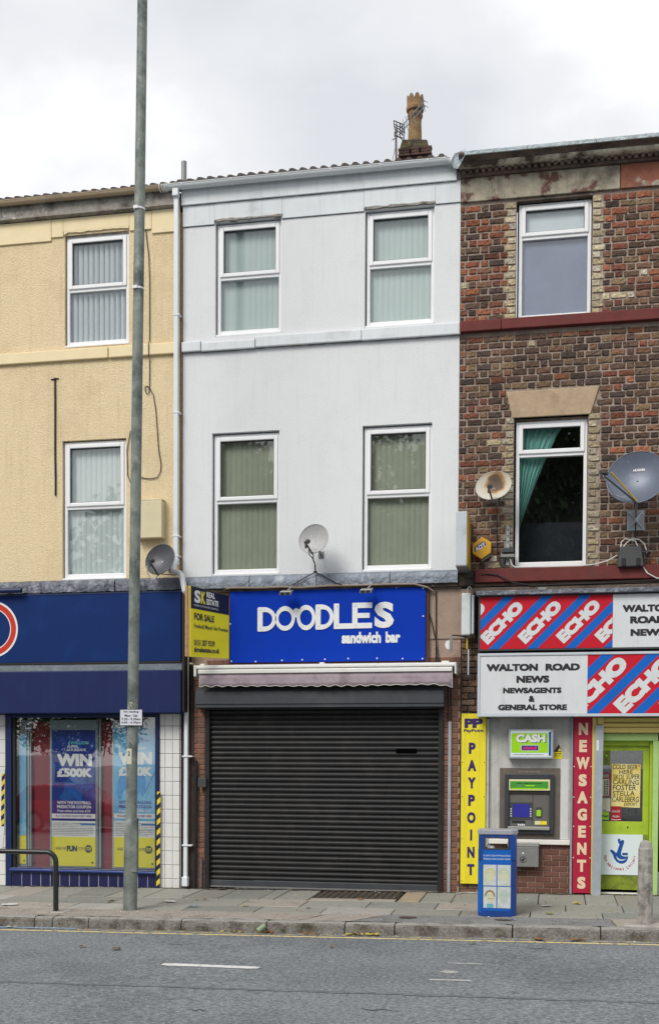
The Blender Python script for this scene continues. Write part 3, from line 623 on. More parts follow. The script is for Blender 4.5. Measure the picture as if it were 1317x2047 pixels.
# bricks -----------------------------------------------------------
def brick_geo(L, H, D=0.07, rough=0.004, seed=0, bev_=0.006):
    rnd = random.Random(seed); nx = 4 if L > 0.15 else 2
    b = bev_; vs_ = []; fs = []
    xs = [-L / 2 + b + (L - 2 * b) * i / nx for i in range(nx + 1)]; zs = [-H / 2 + b, 0, H / 2 - b]
    for z in zs:
        for x in xs: vs_.append((x + rnd.uniform(-rough, rough) * .7, rnd.uniform(-rough, rough * .4), z + rnd.uniform(-rough, rough) * .6))
    n = nx + 1
    for j in range(2):
        for i in range(nx): fs.append((j * n + i, j * n + i + 1, (j + 1) * n + i + 1, (j + 1) * n + i))
    rim = [(j) for j in range(n)] + [n + n - 1, 2 * n + n - 1] + [2 * n + i for i in range(n - 2, -1, -1)] + [n]
    base = len(vs_); ring = []
    for r_ in rim:
        x, y, z = vs_[r_]
        X = math.copysign(L / 2, x) if abs(x) > L / 2 - b * 2.2 else x
        Z = math.copysign(H / 2, z) if abs(z) > H / 4 else z
        vs_.append((X + rnd.uniform(-rough, rough) * .5, b + 0.002, Z + rnd.uniform(-rough, rough) * .4)); ring.append(len(vs_) - 1)
    ring2 = []
    for k in ring: x, y, z = vs_[k]; vs_.append((x, D, z)); ring2.append(len(vs_) - 1)
    m = len(rim)
    for i in range(m):
        j = (i + 1) % m
        fs.append((rim[j], rim[i], ring[i], ring[j])); fs.append((ring[j], ring[i], ring2[i], ring2[j]))
    return vs_, fs
class Bricks:
    def __init__(s, parent, m, H, rough, limit=300):
        s.items = []; s.parent = parent; s.m = m; s.H = H; s.limit = limit
        s.var = {k: [brick_geo(k, H, rough=rough, seed=i + int(k * 1000)) for i in range(6)] for k in (0.105, 0.215)}
        s.me = {}
    def put(s, xa, xb, z, c, y=0.0):
        L = xb - xa; k = 0.105 if L < 0.16 else 0.215
        s.items.append(((xa + xb) / 2, z, y + random.uniform(-.003, .003), k, L / k, random.randrange(6), c))
    def hz(s): return random.uniform(0.9, 1.1) if s.m.name == 'brick' else 1.0
    def finish(s):
        s.items.sort(key=lambda t: (Vector((t[0], t[2], t[1])) - CAM).length)
        if s.limit: near, far = s.items[:s.limit], s.items[s.limit:]
        else: near, far = s.items, []
        for (x, z, y, k, sx, vi, c) in near:
            key = (k, vi)
            if key not in s.me: s.me[key] = mesh_of('brick', s.var[k][vi][0], s.var[k][vi][1], [s.m])
            o = link('brick', s.me[key], s.parent, (x, y, z), scale=(sx, 1, s.hz())); o.color = (*c, 1)
        if far:
            V = []; F = []; cols = []
            for (x, z, y, k, sx, vi, c) in far:
                b = len(V); vv, ff = s.var[k][vi]
                hz = s.hz(); V += [(x + p[0] * sx, y + p[1], z + p[2] * hz) for p in vv]; F += [[b + i for i in f] for f in ff]; cols += [(*c, 1)] * len(vv)
            me = mesh_of('bricks', V, F, [s.m]); at = me.color_attributes.new('tint', 'FLOAT_COLOR', 'POINT')
            at.data.foreach_set('color', [q for c in cols for q in c])
            o = link('brick_mass', me, s.parent); o.color = (0, 0, 0, 1); props(o, kind='stuff')

# ================================================================== 1. WHITE HOUSE
white = thing('terraced_house', 'white rendered terraced house in the middle, with a black roller shutter at street level', 'house', (2.0, 0, 0))
Hw = [(0.470, 1.445, 7.985, 9.62), (2.655, 3.630, 7.965, 9.60), (0.428, 1.43, 4.545, 6.605), (2.636, 3.62, 4.545, 6.60)]
wall_holes('wall', M['white_render'], white, -0.015, 3.992, 4.40, 10.02, Hw, 0.0)
bx('side_wall', M['dark_wall'], white, -0.01, 0.02, 0.35, 7.9, -0.3, 10.0, 0); bx('side_wall', M['dark_wall'], white, 3.95, 3.985, 0.35, 7.9, -0.3, 10.0, 0)
bx('rear_wall', M['dark_wall'], white, 0.02, 3.95, 7.6, 7.9, -0.3, 10.0, 0)
# eaves fascia and smooth frieze band
bx('fascia', M['white_smooth'], white, -0.03, 3.94, -0.055, 0.0, 9.885, 10.15, 0.006)
fr = MB(); fr.box(-0.015, 0.46, -0.022, 0.0, 9.59, 9.884); fr.box(0.462, 1.455, -0.024, 0.0, 9.635, 9.884); fr.box(1.457, 2.64, -0.022, 0.0, 9.588, 9.884)
fr.box(2.642, 3.645, -0.024, 0.0, 9.625, 9.884); fr.box(3.647, 3.993, -0.022, 0.0, 9.60, 9.884)
fr.build('frieze_band', M['white_smooth'], white, bevel=0.004)
for (xa, xb, zc) in ((0.46, 1.47, 9.628), (2.65, 3.64, 9.615)):
    t_ = MB(); n = 16
    pts = [(xa + (xb - xa) * i / n, zc + random.uniform(-.012, .004)) for i in range(n + 1)] + [(xb - (xb - xa) * i / n, zc + 0.018 + random.uniform(-.006, .016)) for i in range(n + 1)]
    t_.slab(pts, -0.03, 0.03).build('broken_render', M['grey_wood'], white)
for (a, b_, z0, z1) in ((-0.02, 0.27, 7.783, 7.925), (0.276, 1.078, 7.775, 7.897), (1.084, 2.62, 7.783, 7.935), (2.625, 4.004, 7.778, 7.937)):
    bx('sill_stone', M['white_smooth'], white, a, b_, -0.06, 0.0, z0, z1, 0.012)
def crack_shade(parent, xa, xb, z, y, r=0.0045, m=None):
    n = max(3, int((xb - xa) / .08)); MB().tube([(xa + (xb - xa) * i / n, y, z + random.uniform(-.003, .003)) for i in range(n + 1)], [r * random.uniform(.4, 1.4) for i in range(n + 1)], 5).build('crack_shade_line', m or M['crack_shade'], parent)
M['crack_shade'] = mat('crack_shade', (0.13, 0.125, 0.11), 0.95)  # dark tubes painting shade under frieze, fascia and sills; also the sill stone joints
crack_shade(white, -0.015, 0.45, 9.586, -0.004); crack_shade(white, 1.46, 2.64, 9.584, -0.004); crack_shade(white, 3.65, 3.99, 9.597, -0.004); crack_shade(white, -0.03, 3.94, 9.884, -0.026, .006)
for q in ((-0.02, 0.27, 7.779), (0.276, 1.078, 7.771), (1.084, 2.62, 7.779), (2.625, 4.0, 7.775)): crack_shade(white, q[0], q[1], q[2], -0.02, .007)
for xc in (0.272, 1.081): MB().tube([(xc, -0.058, 7.79), (xc + .004, -0.060, 7.86), (xc, -0.058, 7.92)], .003, 4).build('crack_shade_line', M['crack_shade'], white)
for i, (a, b_, c, d) in enumerate(Hw):
    window(white, a + 0.018, b_ + 0.004, c + 0.03, d - 0.02, 8.835 if i < 2 else 5.622, yf=0.055, blind=M['blind_pale'] if i < 2 else M['blind_green'], ang=6)
half_gutter(white, -0.26, 3.86, 10.135, -0.13, 0.062, M['gutter_white'], [-0.2, 0.02, 0.75, 1.45, 2.2, 2.9, 3.55, 3.78])
# roof with the first course of interlocking tiles
rf = MB().add([(-0.2, -0.02, 10.14), (3.99, -0.02, 10.14), (3.99, 4.2, 11.85), (-0.2, 4.2, 11.85), (3.99, 8.0, 10.0), (-0.2, 8.0, 10.0)], [(0, 1, 2, 3), (3, 2, 4, 5)]).build('roof', M['roof_tile'], white)
def tile_mesh():
    b = MB(); n = 24; w_ = 0.30; vs_ = []
    for i in range(n + 1):
        x = w_ * i / n; h = 0.036 * max(0, min(1, 2.2 * (0.5 - 0.5 * math.cos(2 * math.pi * x / 0.15)) - .7))
        for (y, z) in ((0, 0), (0, 0.020 + h), (0.42, 0.17 + 0.020 + h), (0.42, 0.17)): vs_.append((x, y, z))
    fs = []
    for i in range(n):
        for j in range(4): fs.append((i * 4 + j, i * 4 + (j + 1) % 4, (i + 1) * 4 + (j + 1) % 4, (i + 1) * 4 + j))
    fs += [(3, 2, 1, 0), (n * 4, n * 4 + 1, n * 4 + 2, n * 4 + 3)]
    b.add(vs_, fs); return b.mesh('roof_tile', M['roof_tile'])
TILE = tile_mesh()
for i in range(13): link('tile', TILE, rf, (-0.12 + i * 0.302, -0.10, 10.180 + random.uniform(-.004, .006)))
MB().tube([(-0.12, 0.35, 10.2), (-0.12, 0.35, 10.72)], 0.04, 14).build('vent_pipe', M['metal_grey'], white, smooth=True)
# chimney of the house
MB().box(2.76, 3.25, 2.8, 3.5, 11.0, 11.78).build('chimney_stack', mat('chim_brick', (0.10, 0.055, 0.045), 0.9, var=(16, 0.35), bump=(30, 0.6), dirt=((0.05, 0.035, 0.03), 7, .5, .65)), white)
for i in range(3):
    for (xa, xb) in ((2.735, 2.93), (2.94, 3.09), (3.10, 3.285)): bx('brick', bpy.data.materials['chim_brick'], white, xa + .01 * (i % 2), xb - .01 * (i % 2), 2.76, 2.86, 11.765 + i * .045, 11.805 + i * .045, 0.006)
cb = MB()
cb.add([(2.745, 2.80, 11.90), (3.235, 2.80, 11.90), (3.235, 3.5, 11.90), (2.745, 3.5, 11.90), (2.79, 2.84, 12.08), (3.20, 2.84, 12.04), (3.20, 3.46, 12.04), (2.79, 3.46, 12.08)], [(0, 3, 2, 1), (4, 5, 6, 7), (0, 1, 5, 4), (1, 2, 6, 5), (2, 3, 7, 6), (3, 0, 4, 7)])
bm_ = cb.build('chimney_cap', M['moss'], white, bevel=0.02)
fl = MB(); ms = [(0.23, 12.0), (0.22, 12.06), (0.19, 12.09), (0.15, 12.12), (0.125, 12.15), (0.05, 12.16)]
fl.lathe(ms, 2.99, 3.1, 14)
o = fl.build('mortar_flaunching', M['moss'], white)
dm = o.modifiers.new('d', 'DISPLACE'); tx = bpy.data.textures.new('c', 'CLOUDS'); tx.noise_scale = 0.12; dm.texture = tx; dm.strength = 0.06; dm.texture_coords = 'GLOBAL'
pot = MB(); pr = [(0.115, 12.10), (0.112, 12.25), (0.105, 12.42), (0.108, 12.50), (0.125, 12.52), (0.128, 12.545), (0.108, 12.56), (0.112, 12.60), (0.14, 12.62), (0.148, 12.66), (0.14, 12.69), (0.135, 12.71)]
n = 32; vs_ = []; fs = []
for r, z in pr: vs_ += [(2.975 + r * math.cos(2 * math.pi * j / n), 3.05 + r * math.sin(2 * math.pi * j / n), z) for j in range(n)]
for (r, dz) in ((0.138, 1), (0.115, 1), (0.108, 0)):
    for j in range(n):
        a = 2 * math.pi * j / n; sc_ = abs(math.sin(a * 4)) ** 0.6
        vs_.append((2.975 + r * math.cos(a), 3.05 + r * math.sin(a), 12.78 + 0.085 * sc_ if dz else 12.6))
m_ = len(pr) + 3
for i in range(m_ - 1):
    for j in range(n): fs.append((i * n + j, i * n + (j + 1) % n, (i + 1) * n + (j + 1) % n, (i + 1) * n + j))
pot.add(vs_, fs).build('chimney_pot', M['terracotta'], white, smooth=True)
# brown strip of old roughcast between the two fronts and the downpipe
MB().box(-0.055, -0.018, -0.012, 0.01, 4.55, 9.8).build('render_edge', mat('edge_brown', (0.26, 0.19, 0.11), 0.9, var=(30, 0.4), bump=(50, 1, 0.02)), white)
dp = MB(); dp.box(-0.118, -0.052, -0.125, -0.06, 4.80, 10.0); dp.box(-0.125, -0.045, -0.13, -0.055, 4.70, 4.80)
pipe = dp.build('downpipe', M['gutter_white'], white, bevel=0.006)
MB().box(-0.13, -0.04, -0.165, -0.075, 9.98, 10.10).build('downpipe_hopper', M['gutter_white'], pipe, bevel=0.01)
for z in (8.3, 6.9, 5.12, 4.83): bx('pipe_clip', M['gutter_white'], pipe, -0.128, -0.03, -0.13, -0.02, z - .012, z + .012, 0.003)
sw_ = MB(); sw_.tube([(-0.10, -0.12, 4.72), (-0.09, -0.2, 4.60), (0.02, -0.24, 4.56), (0.06, -0.25, 4.50), (0.10, -0.25, 4.30), (0.12, -0.16, 4.2)], 0.042, 8)
sw_.build('pipe_elbow', M['gutter_white'], pipe)
dq = MB(); dq.add([(-.0 + a, b_, c) for (a, b_, c) in ((0.052, -0.11, 4.2), (0.108, -0.11, 4.2), (0.108, -0.05, 4.2), (0.052, -0.05, 4.2), (0.036, -0.11, 0.08), (0.092, -0.11, 0.08), (0.092, -0.05, 0.08), (0.036, -0.05, 0.08))], [(0, 1, 2, 3), (7, 6, 5, 4), (0, 4, 5, 1), (1, 5, 6, 2), (2, 6, 7, 3), (3, 7, 4, 0)])
dq.build('downpipe', M['gutter_white'], white, bevel=0.006, fix=True)
for z in (3.27, 1.92, 0.62): bx('pipe_clip', M['gutter_white'], white, 0.02, 0.17, -0.125, -0.02, z - .011, z + .011, 0.003)
bx('pipe_shoe', M['gutter_white'], white, 0.022, 0.108, -0.14, -0.04, 0.02, 0.16, 0.01)
# lead flashing above the shop
def lead(parent, x0, x1, zt, zb, m, yo=-0.12, name='lead_flashing', amp=0.012):
    n = int((x1 - x0) / 0.05); vs_ = []; fs = []
    for i in range(n + 1):
        x = x0 + (x1 - x0) * i / n; k = random.uniform(-amp, amp)
        prof = [(0.0, zt + 0.015), (yo * .8 + k * .4, zt - 0.01 + k * .3), (yo + k, zt - 0.04), (yo - .01 + k * 1.3, (zt + zb) / 2 + k), (yo + k, zb + k * .5), (yo + 0.03, zb + 0.004)]
        vs_ += [(x, p[0], p[1]) for p in prof]
    for i in range(n):
        for j in range(5): fs.append((i * 6 + j, i * 6 + j + 1, (i + 1) * 6 + j + 1, (i + 1) * 6 + j))
    return MB().add(vs_, fs).build(name, m, parent, smooth=True)
bx('bressummer', M['dark_wall'], white, 0.0, 4.0, -0.085, 0.05, 4.30, 4.50, 0)
for a, b_ in ((0.06, 1.02), (1.03, 2.0), (2.01, 3.05), (3.06, 4.0)): lead(white, a, b_, 4.525, 4.345, M['lead'], amp=0.006)
# ground floor masonry: red bricks each side of the shutter
bx('backing_wall', M['mortar_red'], white, 0.115, 4.04, 0.012, 0.3, 2.66, 4.3, 0)
bx('backing_wall', M['mortar_red'], white, 0.115, 0.345, 0.012, 0.3, -0.2, 2.66, 0); bx('backing_wall', M['mortar_red'], white, 3.79, 4.04, 0.012, 0.3, -0.2, 2.66, 0)
rb = Bricks(white, M['brick_new'], 0.066, 0.0015)
pal_new = [(0.20, 0.095, 0.065), (0.18, 0.088, 0.062), (0.225, 0.105, 0.07), (0.17, 0.085, 0.06), (0.195, 0.10, 0.073)]
def course(bk, xa, xb, z, pal, off, g=0.011, L=0.216, y=0.0):
    x = xa - off
    while x < xb - 0.01:
        a, b_ = max(x, xa), min(x + L, xb)
        if b_ - a > 0.03: bk.put(a + g / 2, b_ - g / 2, z, jit(random.choice(pal), .86, 1.14), y)
        x += L + (0 if False else 0.0)
for i in range(44):
    z = 0.0 + i * 0.0765
    if z < 3.22: course(rb, 0.12, 0.345, z, pal_new, 0.0 if i % 2 else 0.105)
    if z < 3.56:
        xa = 3.80 if z < 3.17 else 3.56
        course(rb, xa, 4.042, z, pal_new, 0.0 if i % 2 else 0.11)
for i in range(2):
    course(rb, 0.345 + 0.006, 3.80 if i == 0 else 3.56, 3.21 + i * 0.0765, pal_new, 0.05 + 0.11 * i)
rb.finish()
bx('rendered_panel', M['tan_render'], white, 3.60, 4.24, -0.006, 0.012, 3.58, 4.27, 0.004)
bx('cracked_edge', M['dark_wall'], white, 0.112, 0.165, -0.01, 0.02, -0.05, 3.2, 0)
MB().tube([(0.205, -0.04, 1.86), (0.205, -0.04, 0.9), (0.185, -0.04, 0.0)], 0.026, 8).build('black_pipe', M['black'], white, smooth=True)
MB().tube([(0.285, -0.02, 0.42), (0.28, -0.02, 0.0)], 0.02, 8).build('stub_pipe', M['atm_mid'], white, smooth=True)
bx('conduit', M['galv'], white, 3.880, 3.922, -0.03, 0.0, 0.02, 2.42, 0.004)
for xa, xb in ((3.875, 3.885), (3.915, 3.925)):
    MB().tube([(xa, -0.015, 2.42), (xa - .002, -0.015, 2.9), (xa, -.02, 3.1)], 0.008, 6).build('cable', M['black'], white)
# wires over the rendered panel
MB().tube([(3.695, -0.02, 4.24), (3.70, -0.02, 3.7), (3.70, -0.02, 3.2)], 0.009, 6).build('cable', M['black'], white)
MB().tube([(3.58, -0.03, 4.22), (3.60, -0.03, 3.95), (3.70, -0.03, 3.55), (3.73, -.03, 3.3), (3.79, -0.03, 3.2)], 0.008, 6).build('cable', M['black'], white)

# roller shutter
sh = thing('roller_shutter', 'black slatted roller shutter, fully closed, across the front of the empty shop', 'shutter', (2.07, 0, 0.02))
def slat_mesh(x0, x1, m, h=0.0755):
    prof = [(0.0, 0.0), (-0.012, 0.004), (-0.020, 0.016), (-0.0225, 0.030), (-0.020, 0.046), (-0.010, 0.058), (-0.002, 0.062), (-0.009, 0.0655), (-0.009, 0.071), (0.0, 0.0745), (0.012, 0.0745), (0.012, 0.0)]
    b = MB(); b.prism(prof, x0, x1); me = b.mesh('slat', m, smooth=True)
    bm = bmesh.new(); bm.from_mesh(me); bmesh.ops.recalc_face_normals(bm, faces=bm.faces)
    for e_ in bm.edges:
        if len(e_.link_faces) == 2 and e_.calc_face_angle(0) > R(50): e_.smooth = False
    bm.to_mesh(me); bm.free(); return me
SL = slat_mesh(0.395, 3.755, M['shutter'])
for i in range(33):
    z = 0.118 + i * 0.0757
    o = link('slat', SL, sh, (0, 0.035 + random.uniform(-.0015, .0015), z))
bx('bottom_rail', M['shutter_box'], sh, 0.395, 3.755, 0.005, 0.04, 0.02, 0.115, 0.006)
MB().box(0.40, 3.75, -0.004, 0.01, 0.012, 0.032).build('rail_lip', M['metal_grey'], sh)
bx('guide_rail', M['shutter'], sh, 0.338, 0.408, -0.045, 0.05, -0.05, 2.60, 0.005); bx('guide_rail', M['shutter'], sh, 3.745, 3.812, -0.045, 0.05, 0.0, 2.60, 0.005)
MB().prism([(0.0, 2.915), (-0.17, 2.915), (-0.245, 2.845), (-0.25, 2.67), (-0.235, 2.665), (-0.235, 2.62), (0.0, 2.60)], 0.258, 3.835).build('shutter_box', M['shutter_box'], sh, bevel=0.005, fix=True)
bx('letter_slot', mat('void', (0.002, 0.002, 0.002), 1.0, spec=0.0), sh, 3.14, 3.432, 0.004, 0.03, 1.978, 2.042, 0.0)
ks = thing('key_switch', 'small black key switch box with a brass key on the brick beside the shutter', 'switch', (0.31, 0, 1.48))
bx('housing', M['lnb'], ks, 0.25, 0.372, -0.09, -0.004, 1.47, 1.605, 0.006)
bx('key', mat('brass', (0.35, 0.24, 0.1), 0.4, 0.8), ks, 0.298, 0.315, -0.105, -0.09, 1.40, 1.465, 0.002)

# awning
aw = thing('awning', 'rolled-in awning in a cream cassette with a scalloped mauve valance', 'awning', (2.13, 0, 3.0))
MB().prism([(-0.02, 3.225), (-0.30, 3.225), (-0.335, 3.205), (-0.335, 3.175), (-0.30, 3.165), (-0.02, 3.165)], 0.30, 3.985).build('cassette', M['cassette'], aw, bevel=0.004, fix=True)
MB().prism([(-0.27, 3.158), (-0.345, 3.158), (-0.36, 3.145), (-0.36, 3.10), (-0.27, 3.095)], 0.335, 3.955).build('front_bar', M['cassette'], aw, bevel=0.004, fix=True)
for a, b_ in ((0.262, 0.30), (3.985, 4.01)):
    MB().slab([(a, 3.06), (b_, 3.06), (b_, 3.225), (a, 3.225)], -0.34, -0.02).build('end_cap', M['cassette'], aw, bevel=0.012)
bx('bracket', M['cassette'], aw, 0.33, 0.40, -0.25, 0.0, 3.222, 3.25, 0.005); bx('bracket', M['cassette'], aw, 2.08, 2.15, -0.25, 0.0, 3.222, 3.25, 0.005); bx('bracket', M['cassette'], aw, 3.80, 3.9, -0.25, 0.0, 3.222, 3.25, 0.005)
vs_ = []; fs = []; n = 150; edge = []
for i in range(n + 1):
    x = 0.35 + (3.955 - 0.35) * i / n; t = (x - 0.35) / 0.172; zb = 2.917 - (0.009 + .003 * math.sin(x * 3.3)) * math.cos(t * 2 * math.pi) + .004 * math.sin(x * 2.1) - (0.035 * max(0, (x - 3.7) / 0.25) ** 1.5)
    wv = 0.006 * math.sin(x * 5.1) + 0.004 * math.sin(x * 13 + 1)
    for j, z in enumerate((3.10, 3.03, 2.97, zb)): vs_.append((x, -0.335 + wv * (3.10 - z) * 6, z))
    edge.append((x, -0.337 + wv * (3.10 - zb) * 6, zb))
for i in range(n):
    for j in range(3): fs.append((i * 4 + j, i * 4 + j + 1, i * 4 + j + 5, i * 4 + j + 4))
val = MB().add(vs_, fs).build('valance', M['awning'], aw, smooth=True)
sm = val.modifiers.new('s', 'SOLIDIFY'); sm.thickness = 0.003
eb = MB(); eb.tube([(0.35, -0.338, 3.095)] + edge + [(3.955, -0.338, 3.095)], 0.004, 5); eb.build('valance_trim', M['trim_white'], val)

# shop sign
sg = thing('shop_sign', 'bright blue shop sign board with white raised letters above the shutter', 'sign', (2.14, 0, 3.27))
bx('board', M['blue_sign'], sg, 0.725, 3.556, -0.075, -0.052, 3.275, 4.312, 0.003)
bx('board_frame', mat('frame_brown', (0.075, 0.028, 0.02), 0.7, var=(8, 0.2)), sg, 0.705, 3.60, -0.051, -0.0, 3.25, 4.325, 0.003)
def zx(px): return 0.7335 + (px / 3.2925 + 460 - 461) * (2.83 / 391.5)          # reading off the board, left to right
def zz(px, py): return 4.312 - (py - (8 - px * 0.006)) * (1.042 / 471.0)
LET = [('D', 187, 313, 118, 275), ('O', 308, 436, 113, 272), ('O', 452, 572, 108, 270), ('D', 574, 695, 106, 267), ('L', 695, 822, 102, 264), ('E', 816, 945, 99, 262), ('S', 960, 1086, 96, 262)]
def ring_letter(outer, inner, y0=-0.086, y1=-0.077):
    n = len(outer); P = [(p[0], y, p[1]) for y in (y0, y1) for p in outer + inner]
    fs = []
    for i in range(n):
        j = (i + 1) % n
        fs += [(i, j, n + j, n + i), (2 * n + j, 2 * n + i, 3 * n + i, 3 * n + j), (i, 2 * n + i, 2 * n + j, j), (n + i, n + j, 3 * n + j, 3 * n + i)]
    return MB().add(P, fs).build('letter', M['letter_white'], sg, fix=True)
def d_outline(x0, x1, z0, z1, n=40):
    zc = (z0 + z1) / 2; rz = (z1 - z0) / 2; rx = min(rz * 1.05, (x1 - x0) * .72); o = []
    for i in range(n):
        t = i / n
        if t < .5: a = math.pi / 2 - math.pi * (t / .5); o.append((x1 - rx + rx * math.cos(a), zc + rz * math.sin(a)))
        else:
            q = (t - .5) / .5
            o.append((x1 - rx - (x1 - rx - x0) * min(1, q * 3), z0) if q < 1 / 3 else ((x0, z0 + (z1 - z0) * (q - 1 / 3) * 3) if q < 2 / 3 else (x0 + (x1 - rx - x0) * (q - 2 / 3) * 3, z1)))
    return o
ST = 0.076
for ch, a, b_, t0, t1 in LET:
    xa, xb, za, zb = zx(a), zx(b_), zz(b_, t1), zz(b_, t0)
    if ch == 'O':
        cx, cz, rx, rz = (xa + xb) / 2, (za + zb) / 2, (xb - xa) / 2 + .004, (zb - za) / 2
        A_ = [2 * math.pi * i / 40 for i in range(40)]
        ring_letter([(cx + rx * math.cos(t), cz + rz * math.sin(t)) for t in A_], [(cx + (rx - .047) * math.cos(t), cz + (rz - .068) * math.sin(t)) for t in A_])
    elif ch == 'D': ring_letter(d_outline(xa, xb, za, zb), d_outline(xa + ST, xb - .058, za + .070, zb - .070))
    elif ch == 'L': MB().slab([(xa, za), (xb, za), (xb, za + ST), (xa + ST, za + ST), (xa + ST, zb), (xa, zb)], -0.086, -0.077).build('letter', M['letter_white'], sg, fix=True)
    elif ch == 'E':
        zm = (za + zb) / 2; h = ST * .92 / 2
        MB().slab([(xa, za), (xb, za), (xb, za + ST), (xa + ST, za + ST), (xa + ST, zm - h), (xb - .035, zm - h), (xb - .035, zm + h), (xa + ST, zm + h), (xa + ST, zb - ST), (xb, zb - ST), (xb, zb), (xa, zb)], -0.0865, -0.077).build('letter', M['letter_white'], sg, fix=True)
    else: text(ch, xa, xb, za, zb, -0.082, M['letter_white'], sg, bold=0.05, name='letter', ext=0.008)
MB().slab([(zx(446) + 0.052 * math.cos(a * .4), zz(446, 158) + 0.068 * math.sin(a * .4)) for a in range(16)], -0.0875, -0.077).build('letter', M['letter_white'], sg)
text('sandwich', zx(747), zx(1003), zz(875, 358), zz(875, 285), -0.078, M['print_white'], sg, bold=0.05)
text('bar', zx(1033), zx(1127), zz(1080, 356), zz(1080, 284), -0.078, M['print_white'], sg, bold=0.05)
scr = MB()
for (px, py) in ((10, 467), (175, 470), (352, 463), (487, 460), (637, 458), (790, 454), (978, 454), (1143, 457), (1270, 458), (2, 224), (1273, 190), (1272, 15), (1100, 6)):
    scr.slab([(zx(px) + .011 * math.cos(a), zz(px, py) + .011 * math.sin(a)) for a in [k * math.pi / 4 for k in range(8)]], -0.080, -0.074)
scr.build('screw_caps', M['print_white'], sg)
dk = MB()
for ch, a, b_, t0, t1 in LET:
    for t in (0.14, 0.88): dk.disc(zx(a + (b_ - a) * .18), zz(a, t0 + (t1 - t0) * t), 0.007, -0.0885, 6)
dk.build('letter_pins', M['metal_grey'], sg)
for x, lab in ((1.61, 'left one of the two small black floodlights on top of the blue shop sign'), (2.755, 'right one of the two small black floodlights on top of the blue shop sign')):
    f_ = thing('floodlight', lab, 'floodlight', (x, -0.1, 4.22), 'floodlights over the blue sign')
    MB().add([(x - .085, -0.20, 4.285), (x + .085, -0.20, 4.285), (x + .085, -0.34, 4.245), (x - .085, -0.34, 4.245), (x - .095, -0.22, 4.235), (x + .075, -0.22, 4.235), (x + .075, -0.34, 4.19), (x - .095, -0.34, 4.19)],
             [(3, 2, 1, 0), (4, 5, 6, 7), (0, 1, 5, 4), (1, 2, 6, 5), (2, 3, 7, 6), (3, 0, 4, 7)]).build('housing', M['metal_grey'], f_, bevel=0.008, fix=True)
    for k in (-1, 1): bx('lens', M['black_gloss'], f_, x - 0.01 + k * 0.038 - 0.03, x - 0.01 + k * 0.038 + 0.03, -0.35, -0.338, 4.197, 4.232, 0.002)
    MB().tube([(x + .03, -0.08, 4.33), (x + .04, -0.2, 4.315), (x, -0.22, 4.27)], 0.010, 6).build('bracket', M['metal_grey'], f_)
MB().tube([(0.62, -0.07, 4.33), (0.75, -0.14, 4.345), (1.2, -0.14, 4.335), (1.5, -0.14, 4.34), (1.75, -0.13, 4.325), (2.2, -0.14, 4.34), (2.6, -0.14, 4.335), (3.0, -0.13, 4.34), (3.4, -0.13, 4.335), (3.58, -0.1, 4.29), (3.66, -0.05, 4.24)], 0.014, 6).build('cable', M['cable_brown'], label='bundle of brown cables running along the top of the blue shop sign', cat='cable')

# for sale board: two boards in a V, outer edge towards the road
fs_ = thing('for_sale_board', 'yellow and navy for sale board on timber posts fixed above the white downpipe', 'sign', (0.5, -0.4, 3.3))
A = Vector((0.365, -0.80, 0)); B = Vector((0.728, -0.14, 0))
Zt0, Zb0, Zt1, Zb1 = 4.285, 3.30, 4.238, 3.33
dirv = (B - A); nrm = Vector((dirv.y, -dirv.x, 0)).normalized()
def onb(u, v, off=0.004):       # u 0..1 along the board, v 0..1 up
    p = A + dirv * u + nrm * off
    zt = Zt0 + (Zt1 - Zt0) * u; zb = Zb0 + (Zb1 - Zb0) * u
    return Vector((p.x, p.y, zb + (zt - zb) * v))
def bquad(u0, u1, v0, v1, m, name, off):
    return MB().add([onb(u0, v0, off), onb(u1, v0, off), onb(u1, v1, off), onb(u0, v1, off)], [(0, 1, 2, 3)]).build(name, m, fs_)
MB().add([onb(0, 0, 0), onb(1, 0, 0), onb(1, 1, 0), onb(0, 1, 0), onb(0, 0, -.012), onb(1, 0, -.012), onb(1, 1, -.012), onb(0, 1, -.012)], [(0, 1, 2, 3), (7, 6, 5, 4), (0, 4, 5, 1), (1, 5, 6, 2), (2, 6, 7, 3), (3, 7, 4, 0)]).build('board', M['yellow_print'], fs_, fix=True)
bquad(0.002, 0.998, 0.685, 0.998, M['sale_navy'], 'heading_panel', 0.003)
def btext(s, u0, u1, v0, v1, m, bold=0.02, **k):
    text(s, 0, 1, 0, 1, 0, m, fs_, bold=bold, xf=lambda c: onb(u0 + (u1 - u0) * c.x, v0 + (v1 - v0) * c.z, 0.006 - c.y), **k)
btext('S', 0.09, 0.25, 0.775, 0.955, M['print_white'], 0.04); btext('K', 0.26, 0.37, 0.775, 0.955, M['yellow_print'], 0.04)
btext('REAL', 0.40, 0.62, 0.885, 0.97, M['print_white'], 0.04); btext('ESTATE', 0.40, 0.71, 0.78, 0.865, M['print_white'], 0.04)
btext('FORMERLY SUTTON KERSH COMMERCIAL', 0.08, 0.71, 0.725, 0.75, M['print_white'], 0.0)
btext('FOR SALE', 0.09, 0.60, 0.53, 0.63, M['sale_text'], 0.03)
btext('Freehold Mixed Use Premises', 0.09, 0.97, 0.415, 0.475, M['sale_text'], 0.01)
btext('0151 207 9339', 0.09, 0.62, 0.165, 0.25, M['sale_text'], 0.02)
btext('skrealestate.co.uk', 0.09, 0.74, 0.07, 0.145, M['sale_text'], 0.025)
for xa, ya in ((0.300, -0.80), (0.335, -0.79)):
    bx('timber_post', M['timber'], fs_, xa - 0.016, xa + 0.016, ya, ya + 0.045, 3.305, 4.285, 0.003)

